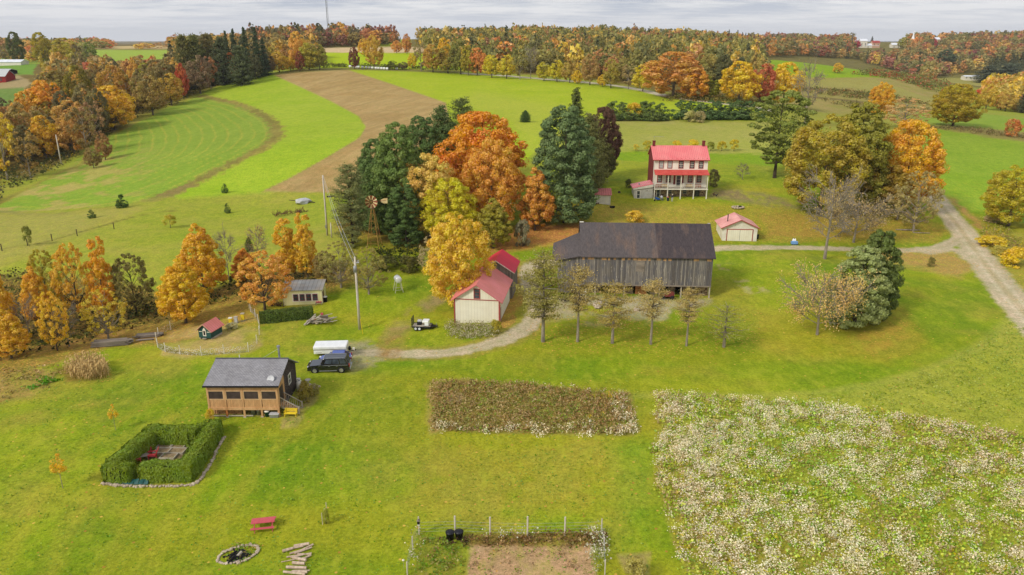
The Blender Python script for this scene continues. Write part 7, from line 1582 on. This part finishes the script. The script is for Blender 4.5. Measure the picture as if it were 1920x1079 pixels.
def net(pp, z0, z1, name, label):
    c0 = Vector(G(*pp[0])); mb = MB(); P_ = [Vector(G(*q)) - c0 for q in pp]
    for a, c in zip(P_[:-1], P_[1:]):
        for z in np.arange(z0, z1, .3): mb.tube([a + Vector((0, 0, z)), c + Vector((0, 0, z))], .008, 3, False)
    return tag(mb.build(name, M_METAL, None, loc=c0), label, 'fence')
net([(764,1079),(774,1030),(786,1003),(853.5,1001),(919,1004),(989,1005),(1059,1004),(1127.5,1002),(1132,1034),(1134,1078)], .3, 1.3, 'wire_fence', 'thin wires strung between the front garden posts')
bin_('composter', (844, 1011), .34, .66, M_BLACK, 'black lidded composter, left of two in the front garden', 'composter', group='black composters'); bin_('composter', (861, 1010), .34, .66, M_BLACK, 'black lidded composter, right of two in the front garden', 'composter', group='black composters')
o = empty('solar_lamp', G(757, 1066), 0, 'tiny white lamp on a stick left of the front garden', 'lamp'); MB().tube([(0, 0, 0), (0, 0, .7)], .012, 5).build('stake', M_METAL, o); MB().lathe([(.03, .68), (.1, .74), (.1, .78), (.02, .84)], seg=10).build('head', M_WHITE, o)
# ================================================================== weeds and flowers (uncountable)
ASTER = [((255,246,214),6),((250,234,190),5),((236,210,160),3),((250,238,192),3)]
WEED = [((176,206,62),6),((206,212,78),5),((176,152,90),3),((190,168,108),2),((130,168,50),2),((214,196,60),1.4)]
AF = [(1230,737),(1500,754),(1660,772),(1800,798),(1960,828),(1990,1110),(1300,1110),(1256,985),(1226,900),(1230,820)]
msk_a = lambda x, y: (fbm(x / 1.3, y / 1.3, 31, 2) + .45 * fbm(x / 6, y / 6, 33, 3)) > RG.uniform(.58, .92, len(x))
stuff('aster_field', [scatter_cards(AF, 5.5, 140, (.15, .7), .2, WEED, clump=7, spread=.22),
  scatter_cards(AF, 6.0, 140, (.4, .9), .12, ASTER, clump=22, spread=.27, msk=msk_a, upb=2.2)], 'weedy field thick with white-flowering asters and green weeds', 'wildflower field')
BED = [(822,718),(862,714),(1180,740),(1194,802),(1180,816),(808,808),(812,762)]
stuff('garden_weeds', [scatter_cards(BED, 9, 120, (.15, .75), .15, [((180,146,88),6),((158,150,72),4),((196,170,112),2.5),((150,168,62),2)], clump=8, spread=.2, tall=1.6),
  scatter_cards([(810,796),(960,800),(1100,796),(1150,790),(1190,780),(1196,812),(1100,822),(806,816)], 5, 120, (.4, .8), .13, ASTER, clump=16, spread=.22, upb=1.2, msk=lambda x, y: fbm(x / 1.3, y / 1.3, 41) > RG.uniform(.34, .62, len(x))),
  scatter_cards([(1140,736),(1184,742),(1200,800),(1170,812),(1150,780)], 5, 120, (.5, .9), .13, ASTER, clump=10, spread=.2, upb=1.2, msk=lambda x, y: fbm(x / 1.3, y / 1.3, 42) > RG.uniform(.3, .6, len(x))),
  scatter_cards([(960,716),(1180,732),(1184,744),(960,726)], 3, 120, (.4, .8), .13, ASTER, clump=9, spread=.2, upb=1.2, msk=lambda x, y: fbm(x / 1.3, y / 1.3, 43) > RG.uniform(.45, .65, len(x))),
  scatter_cards([(1100,745),(1165,745),(1175,790),(1105,790)], 3, 120, (.5, .9), .16, [((216,190,30),3),((190,176,40),1)], clump=9, spread=.18, msk=lambda x, y: fbm(x / 1.2, y / 1.2, 44) > RG.uniform(.5, .68, len(x))),
  scatter_cards([(810,716),(842,716),(832,810),(806,808)], 6, 120, (.2, .7), .15, [((200,168,110),4),((170,140,80),2)], clump=8, spread=.2, tall=1.6)], 'brown dried weeds with white and yellow blooms in the long garden bed', 'weeds')
stuff('fire_pit_weeds', [scatter_cards([(412,1050),(425,1024),(462,1016),(488,1026),(480,1046),(440,1064)], 16, 100, (.05, .3), .12, [((130,166,40),5),((186,160,90),3)], clump=6, spread=.16)], 'green weeds growing in and round the stone fire pit', 'weeds')
stuff('front_garden_plants', [scatter_cards([(870,1000),(1136,1000),(1140,1026),(870,1022)], 8, 100, (.15, .6), .15, [((146,112,66),5),((120,110,50),2),((190,160,100),1.5)], clump=8, spread=.2, tall=1.5),
  scatter_cards([(824,1008),(880,1008),(880,1024),(822,1022)], 9, 100, (.1, .45), .15, [((100,76,54),5),((80,60,44),2)], clump=8, spread=.2),
  scatter_cards([(1100,1000),(1140,998),(1138,1085),(1112,1085)], 11, 100, (.5, 1.3), .13, [((226,220,196),6),((150,160,70),3)], clump=12, spread=.22, upb=1),
  scatter_cards([(880,995),(1110,996),(1110,1008),(880,1006)], 7, 100, (.5, .95), .12, [((226,220,196),6),((150,160,70),2)], clump=10, spread=.2, upb=1, msk=lambda x, y: fbm(x / .9, y / .9, 45) > RG.uniform(.48, .62, len(x))),
  scatter_cards([(768,995),(800,995),(790,1085),(752,1085)], 6, 100, (.3, .9), .13, [((222,214,184),4),((150,150,60),3)], clump=9, spread=.2, upb=1, msk=lambda x, y: fbm(x / .9, y / .9, 46) > RG.uniform(.42, .58, len(x))),
  scatter_cards([(790,1008),(870,1016),(862,1090),(772,1090)], 5, 100, (.1, .5), .16, [((120,156,40),4),((170,160,80),2),((150,120,70),1)], clump=7, spread=.2),
  scatter_cards([(880,1026),(1105,1026),(1112,1090),(868,1090)], 1.3, 100, (.05, .35), .15, [((150,160,60),2),((190,160,110),4),((160,130,90),2)], clump=8, spread=.22)], 'dry brown plants and white blooms round the edge of the front garden', 'garden plants')
stuff('shed_flower_bed', [scatter_cards([(838,608),(880,612),(935,612),(930,632),(880,640),(842,632)], 10, 130, (.3, 1.0), .14, [((206,194,160),5),((176,160,120),3),((130,130,60),3)], clump=11, spread=.22, upb=1)], 'pale dried flower bed along the front of the long cream shed', 'flower bed')
stuff('roadside_weeds', [scatter_cards([(1836,440),(1880,452),(1960,520),(1960,480),(1880,430),(1850,425)], 1.6, 200, (.3, 1.2), .28, [((160,160,60),4),((200,180,40),2),((176,150,90),3)], clump=9, spread=.3),
  scatter_cards([(1725,236),(1860,246),(1960,258),(1960,264),(1850,254),(1730,240)], .5, 420, (.3, 1.3), .4, [((150,136,80),4),((130,110,70),2),((110,116,50),1)], clump=8, spread=.5)], 'rough weeds and goldenrod along the gravel road and field border', 'weeds')
# grass tufts catching the light over the nearer lawn
stuff('lawn_tufts', [scatter_cards([(-200,640),(640,760),(800,690),(1200,720),(1230,1120),(-200,1120)], 1.5, 150, (.02, .07), .13, [((118,156,28),4),((150,166,46),3),((100,144,26),3)], clump=5, spread=.35, upb=1.5),
  scatter_cards([(1500,750),(1640,730),(1780,690),(1905,604),(1990,640),(1990,830),(1800,800),(1660,772)], 2.6, 150, (.04, .2), .17, [((160,176,58),4),((176,184,80),3),((140,164,44),3)], clump=6, spread=.3, upb=1.2)], 'tufty grass blades over the front lawn and rough grass', 'grass')
# ================================================================== pasture odds and ends
o, p = thing('tarp_heap', (568, 382), 0, 'grey-white tarpaulin over a heap at the top of the pasture', 'tarp'); MB().blob((0, 0, .5), 1.7, (1.2, .8, .5), 5, .18, 2).build('tarp', M_DISH, o); MB().tube([(-1.5, .3, .6), (-3.6, .5, .8)], .1, 5).tube([(1.5, 0, .5), (3.2, -.2, .3)], .12, 5).build('branch', M_BARKD, o)
o, p = thing('brush_pile', (545, 402), 35, 'rusty brown brush pile trailing below the tarpaulin heap', 'brush pile'); mb = MB()
for i in range(110): a, c = R2.uniform(-4.2, 4.2), R2.uniform(-.9, .9); mb.tube([(a, c, R2.uniform(0, .5)), (a + R2.uniform(-1, 1), c + R2.uniform(-.7, .7), R2.uniform(.3, 1.5))], [.06, .02], 4)
mb.build('branch', stain('rusty_brush', L3(120,70,58), L3(80,52,44), 4, .9), o)
for i, (u, v) in enumerate([(4, 471), (52, 461), (98, 452), (145, 443), (214, 430)]):
    o = empty('fence_post', G(u, v), 0, '%s thin post of the pasture fence, counting from the left edge' % ['first', 'second', 'third', 'fourth', 'fifth'][i], 'fence post', 'pasture fence posts'); MB().tube([(0, 0, -.2), (0, 0, 1.5)], .09, 6).build('post', M_BARKD, o)
o, p = thing('log', (620, 370), 10, 'short dark log near the upper utility pole', 'log'); MB().tube([(-1, 0, .2), (1, .2, .2)], .2, 7).build('bark', M_BARKD, o)
# wagon by the driveway
o, p = thing('garden_cart', (1489, 459), -3, 'light blue box cart holding two white jugs beside the driveway', 'cart'); MB().box(-.6, -.35, .15, .6, .35, .65).build('box', stain('light_blue_plastic', L3(120,164,214), L3(96,140,196), 2, .5), o, bevel=.02)
for x in (-.45, .45):
    for y in (-.3, .3): MB().lathe([(.03, -.04), (.15, -.04), (.15, .04), (.03, .04)], (x, y, .15), 10, Matrix.Rotation(PI / 2, 4, 'X')).build('wheel', M_TYRE, o)
for i, x in enumerate((-.05, .3)): tag(MB().lathe([(.17, 0), (.19, .1), (.19, .42), (.07, .55), (.07, .66)], seg=12).build('jug', M_CWHITE, None, True, p + Vector((x, .55, .45))), 'white jug above the blue cart, %s of two' % ('left', 'right')[i], 'jug', 'white jugs')
o = empty('jug_stand', p + Vector((.12, .55, 0)), 0, 'low wooden stand under the white jugs', 'stand'); MB().box(-.4, -.2, .38, .4, .2, .44).box(-.38, -.18, 0, -.3, .18, .38).box(.3, -.18, 0, .38, .18, .38).build('frame', M_BRWD, o)
o, p = thing('stone_ring', (1383, 391), 0, 'rough stone ring on the grass between farmhouse and garage', 'fire ring'); mb = MB()
for k in range(14): a = k * 2 * PI / 14; mb.blob((math.cos(a) * 1.2, math.sin(a) * .8, .25), .3, (1, 1, .8), k)
mb.build('stones', M_ROCK, o); MB().blob((.6, .1, .35), .45, (1, .7, .6), 2).build('char', M_CHAR, o)
o, p = thing('water_trough', (1148, 390), 0, 'small dark trough on the grass below the white shed', 'trough'); MB().prism([(-.5, -.22, 0), (.5, -.22, 0), (.58, -.28, .4), (-.58, -.28, .4)], (0, .5, 0)).build('body', M_DARK, o)
for i, (u, v, c) in enumerate([(1343, 369, M_BLACK), (1338, 367, M_BRWD)]): o = empty('chicken', G(u, v), i * .9, ['black hen pecking on the bare ground right of the farmhouse', 'brown hen beside the black hen right of the farmhouse'][i], 'chicken'); MB().blob((0, 0, .34), .24, (1.3, .8, .8), 3, .05, 2).tube([(.2, 0, .42), (.32, 0, .62)], [.1, .07], 8).blob((.34, 0, .64), .08, (1, 1, 1), 2, .02, 2).tube([(-.2, 0, .4), (-.42, 0, .58)], [.12, .05], 6).tube([(.03, .07, .2), (.03, .08, 0)], .02, 5).tube([(.03, -.07, .2), (.06, -.08, 0)], .02, 5).build('body', c, o, True)
o, p = thing('tree_stump', (1161, 362), 0, 'small brown stump on the lawn left of the farmhouse lean-to', 'stump'); MB().lathe([(.4, 0), (.3, .2), (.28, .4)], seg=10).build('bark', M_BARKD, o)
tag(MB().tube([(-2.2, .3, .15), (0, 0, .2), (2.6, -.3, .2)], [.15, .18, .1], 6).build('fallen_log', M_BARKG, None, loc=G(1700, 433)), 'long pale fallen log in the leaf litter by the gravel road', 'log')
tag(MB().tube([(-1.6, .1, .12), (1.8, -.3, .15)], [.12, .08], 6).build('fallen_log', M_BARKG, None, loc=G(1726, 438)), 'shorter pale fallen log nearest the road junction', 'log')
# ================================================================== distance
for i, u in enumerate([656.5, 662.5, 667.5, 672.5, 680, 687, 693, 698.5, 705, 710, 715.5, 720.5, 726, 744]):
    o = tag(MB().lathe([(.45, -.75), (.8, -.72), (.85, -.6), (.85, .6), (.8, .72), (.45, .75)], (0, 0, .8), 12, Matrix.Rotation(PI / 2, 4, 'Y')).build('wrapped_bale', M_CWHITE, None, True, G(u, 127.5 + i * .35 - (1 if i == 13 else 0))), ['first','second','third','fourth','fifth','sixth','seventh','eighth','ninth','tenth','eleventh','twelfth','thirteenth','lone last'][i] + ' white wrapped bale from the left at the field head', 'bale', 'white wrapped bales')
tp = at_depth(617, 1120); o = empty('radio_mast', tp, 0, 'tall thin lattice radio mast rising above the ridge woods', 'radio mast'); mb = MB(); Hh = 118
for k in range(3): a = k * 2.094; mb.tube([(1.6 * math.cos(a), 1.6 * math.sin(a), 0), (.9 * math.cos(a), .9 * math.sin(a), Hh)], .28, 4)
for z in range(0, Hh, 4):
    for k in range(3): a, c = k * 2.094, (k + 1) * 2.094; f = 1.6 - .7 * z / Hh; mb.tube([(f * math.cos(a), f * math.sin(a), z), (f * math.cos(c), f * math.sin(c), z + 4)], .14, 3, False)
mb.build('lattice', M_METAL, o); MB().lathe([(.3, -1), (1.4, -.4), (1.4, .4), (.3, .5)], (1.6, -1, 62), 10, Matrix.Rotation(PI / 2, 4, 'X')).build('dish', M_DISH, o); MB().box(-2.4, -.5, 60, 2.4, .5, 60.5).build('platform', M_METAL, o)
def block(name, u, vb, wpx, hpx, t, dp, wm, rm, label, cat='building', rz=0, ridge=.35, group=None, win=0, z=None):
    b = at_depth(u, t); k = F / t; w, h = wpx / k, hpx / k; e = empty(name, (b.x, b.y, hgt(b, vb) + b.z), math.radians(rz), label, cat, group)
    hb = min(0, -hgt(b, vb)) - 3
    MB().box(0, 0, hb, w, dp, h).prism([(.02, .02, h), (.02, dp - .02, h), (.02, dp / 2, h + dp * ridge - .2)], (w - .04, 0, 0)).build('wall', wm, e); gable_x(-.4, w + .4, -.5, dp + .5, dp / 2, h - .2, h - .2, h + dp * ridge, .2).build('roof', rm, e)
    for i in range(win): MB().box(w * (i + .5) / win - .5, -.06, h * .3, w * (i + .5) / win + .5, -.004, h * .75).build('window', M_GLASS, e)
    return e
M_RBARN = stain('red_barn_paint', L3(160,44,40), L3(130,36,34), 1, .8); M_TINW = stain('white_roofing', L3(236,238,242), L3(214,218,226), .3, .5)
block('red_barn', -22, 156, 34, 12, 560, 12, M_RBARN, M_DISH, 'red barn with pale trim at the left edge of the picture', 'barn', win=2)
block('machine_shed', -30, 137, 44, 3, 600, 14, M_DARK, M_DISH, 'long low dark open shed behind the red barn', 'shed', ridge=.1)
block('poultry_house', -60, 119, 100, 2.2, 735, 13, M_WHITE, M_TINW, 'long low white-roofed poultry house at the left edge', 'poultry house', ridge=.16)
block('poultry_house', 98, 120.5, 60, 3, 738, 12, stain('blue_grey_wall', L3(96,92,120), L3(80,76,100), 1, .8), M_TINW, 'white-roofed poultry house with blue-grey wall behind the left wood', 'poultry house', ridge=.12)
block('farm_building', 727, 76, 22, 3, 1000, 12, stain('rose_wall', L3(200,160,150), L3(176,136,128), 1, .8), M_DISH, 'pinkish farm building on the central skyline gap', 'building', ridge=.2, win=3)
block('white_house', 1808, 149, 29, 5, 990, 9, M_WHITE, M_TINW, 'long white house in the valley at right', 'house', ridge=.12, win=4)
for a in [(1612,92,13,14,'tall white village house left of the long white one'),(1621,92,26,6,'long white village building on the right skyline'),(1635,87,14,6,'tan village building above the long white one'),(1672,93,16,8,'white village building below the right steeple'),(1752,89,8,14,'pale pink village house right of the steeple'),(1396,82,10,4,'white-roofed house among trees on the middle right skyline')]:
    block('village_building', a[0], a[1], a[2], a[3], 1380 if a[0] > 1500 else 1050, 10, M_WHITE if 'tan' not in a[4] and 'pink' not in a[4] else stain('tan_wall', L3(216,176,150), L3(196,156,130), 1, .8), M_TINW if 'tan' not in a[4] else M_TRIM, a[4], 'building', win=2, group='village buildings')
def steeple(u, vb, vt, t, w, mat, label):
    b = at_depth(u, t); z0 = hgt(b, vb) + b.z; h = hgt(b, vt) + b.z - z0; o = empty('church_steeple', (b.x, b.y, z0), 0, label, 'steeple'); MB().box(-w, -w, -12, w, w, h * .3).build('tower', mat, o); MB().box(-w * 1.15, -w * 1.15, h * .3, w * 1.15, w * 1.15, h * .33).build('cornice', mat, o); MB().lathe([(w * 1.1, h * .33), (w * .55, h * .6), (.12, h)], seg=8).build('spire', mat, o); MB().box(-w * .4, -w - .08, h * .05, w * .4, -w - .004, h * .22).build('louvre', M_DARK, o)
steeple(1709, 82, 57, 1370, 2.6, M_CWHITE, 'white church steeple with tall spire on the right skyline'); steeple(1595.5, 82, 60, 1370, 1.3, stain('slate_spire', L3(110,106,104), L3(84,82,84), 1, .8), 'thin dark church spire left of the crimson village tree')
tree('mround', 1606, 92, 76, 16, (176, 34, 66), 'crimson round tree beside the village church', name='maple_tree', t=1360)
tree('mround', 1693, 88, 70, 24, (140, 150, 40), 'yellow-green tree in front of the white steeple', name='tree', t=1365)
for i, (u, vb, vt, w, c, t_) in enumerate([(1750,90,72,12,(170,40,60),1360),(1770,136,93,40,(60,84,60),1080),(1890,148,118,60,(60,80,62),960),(1850,150,122,50,(58,76,58),960),(1640,122,98,26,(190,80,40),1180),(1900,208,152,60,(200,170,34),560),(1870,205,160,50,(180,120,60),560),(1840,196,166,30,(206,60,40),560),(1570,136,118,22,(226,160,40),620)]):
    tree('mpine' if i in (2, 3) else 'mround', u, vb, vt, w, c, ['crimson tree beside the pink village house','dark green tree clump low on the far right hillside','right dark pine clump beside the white valley house','left dark pine clump beside the white valley house','orange tree low on the far hillside','golden tree at the right edge of the valley','tawny tree left of the golden valley tree','bright red tree in the right valley','yellow-orange tree on the far rim of the green knoll'][i], name='pine_tree' if i in (2, 3) else 'tree', t=t_)
# ================================================================== light and sky
W = bpy.data.worlds.new('World'); SC.world = W; W.use_nodes = True; wt = W.node_tree
bg = wt.nodes['Background']; sky = nd(wt, 'ShaderNodeTexSky', sky_type='NISHITA'); sky.sun_disc = False
SE, SR = math.radians(38), math.radians(230)
sky.sun_elevation = SE; sky.sun_rotation = SR; sky.air_density = 1.2; sky.dust_density = 2
tcw = nd(wt, 'ShaderNodeTexCoord').outputs['Generated']
sp = nd(wt, 'ShaderNodeSeparateXYZ'); wt.links.new(tcw, sp.inputs[0])
zz = nd(wt, 'ShaderNodeMath', operation='MAXIMUM'); wt.links.new(sp.outputs[2], zz.inputs[0]); zz.inputs[1].default_value = 0
za = nd(wt, 'ShaderNodeMath', operation='ADD'); wt.links.new(zz.outputs[0], za.inputs[0]); za.inputs[1].default_value = .06
dx = nd(wt, 'ShaderNodeMath', operation='DIVIDE'); wt.links.new(sp.outputs[0], dx.inputs[0]); wt.links.new(za.outputs[0], dx.inputs[1])
dy = nd(wt, 'ShaderNodeMath', operation='DIVIDE'); wt.links.new(sp.outputs[1], dy.inputs[0]); wt.links.new(za.outputs[0], dy.inputs[1])
cb = nd(wt, 'ShaderNodeCombineXYZ'); wt.links.new(dx.outputs[0], cb.inputs[0]); wt.links.new(dy.outputs[0], cb.inputs[1])
cA = noise(wt, .36, 8, cb.outputs[0], .62, stretch=(.8, 1.0, 1)); cB = noise(wt, 1.5, 6, cb.outputs[0], .65, stretch=(.7, 1.0, 1))
cc = mixc(wt, .42, cA, cB)
CLK = 7.2
r = nd(wt, 'ShaderNodeValToRGB'); wt.links.new(cc, r.inputs[0]); e = r.color_ramp.elements
e[0].position = .43; e[0].color = L4(170, 180, 198); e[1].position = .56; e[1].color = L4(233, 233, 235)
q = e.new(.49); q.color = L4(204, 208, 216)
hz = ramp(wt, zz.outputs[0], .0, .055); inv = nd(wt, 'ShaderNodeMath', operation='SUBTRACT'); inv.inputs[0].default_value = 1; wt.links.new(hz, inv.inputs[1])
cl = mixc(wt, inv.outputs[0], r.outputs[0], L3(226, 227, 232))
clm = mixc(wt, 1.0, cl, (CLK, CLK, CLK), 'MULTIPLY'); 
fin = mixc(wt, .93, sky.outputs[0], clm)
wt.links.new(fin, bg.inputs['Color']); bg.inputs['Strength'].default_value = .15
sl = bpy.data.lights.new('sun', 'SUN'); sl.energy = 2.6; sl.angle = math.radians(12); sl.color = (1, .95, .86)
so = bpy.data.objects.new('sun', sl); COL.objects.link(so)
# the sky's sun_rotation runs clockwise from +Y seen from above
sd = Vector((math.sin(SR) * math.cos(SE), math.cos(SR) * math.cos(SE), math.sin(SE)))
so.rotation_euler = (-sd).to_track_quat('-Z', 'Y').to_euler()
SC.view_settings.view_transform = 'Standard'; SC.view_settings.look = 'None'; SC.view_settings.gamma = 1; SC.view_settings.exposure = EXPO
SC.cycles.max_bounces = 5; SC.cycles.diffuse_bounces = 3; SC.cycles.transparent_max_bounces = 4; SC.cycles.transmission_bounces = 2
SC.cycles.use_denoising = True
HZ = 0.00005
m = bpy.data.materials.new('haze'); m.use_nodes = True; nt = m.node_tree; nt.nodes.clear(); out = nd(nt, 'ShaderNodeOutputMaterial'); pv_ = nd(nt, 'ShaderNodeVolumePrincipled')
pv_.inputs['Color'].default_value = (.86, .9, .97, 1); pv_.inputs['Density'].default_value = HZ; pv_.inputs['Anisotropy'].default_value = 0; nt.links.new(pv_.outputs[0], out.inputs['Volume'])
zlo = float(Z.min()) - 1
tag(MB().box(-15500, -300, zlo, 15500, 15500, 175).build('haze', m), kind='stuff', label='thin autumn haze over the whole valley', cat='haze')
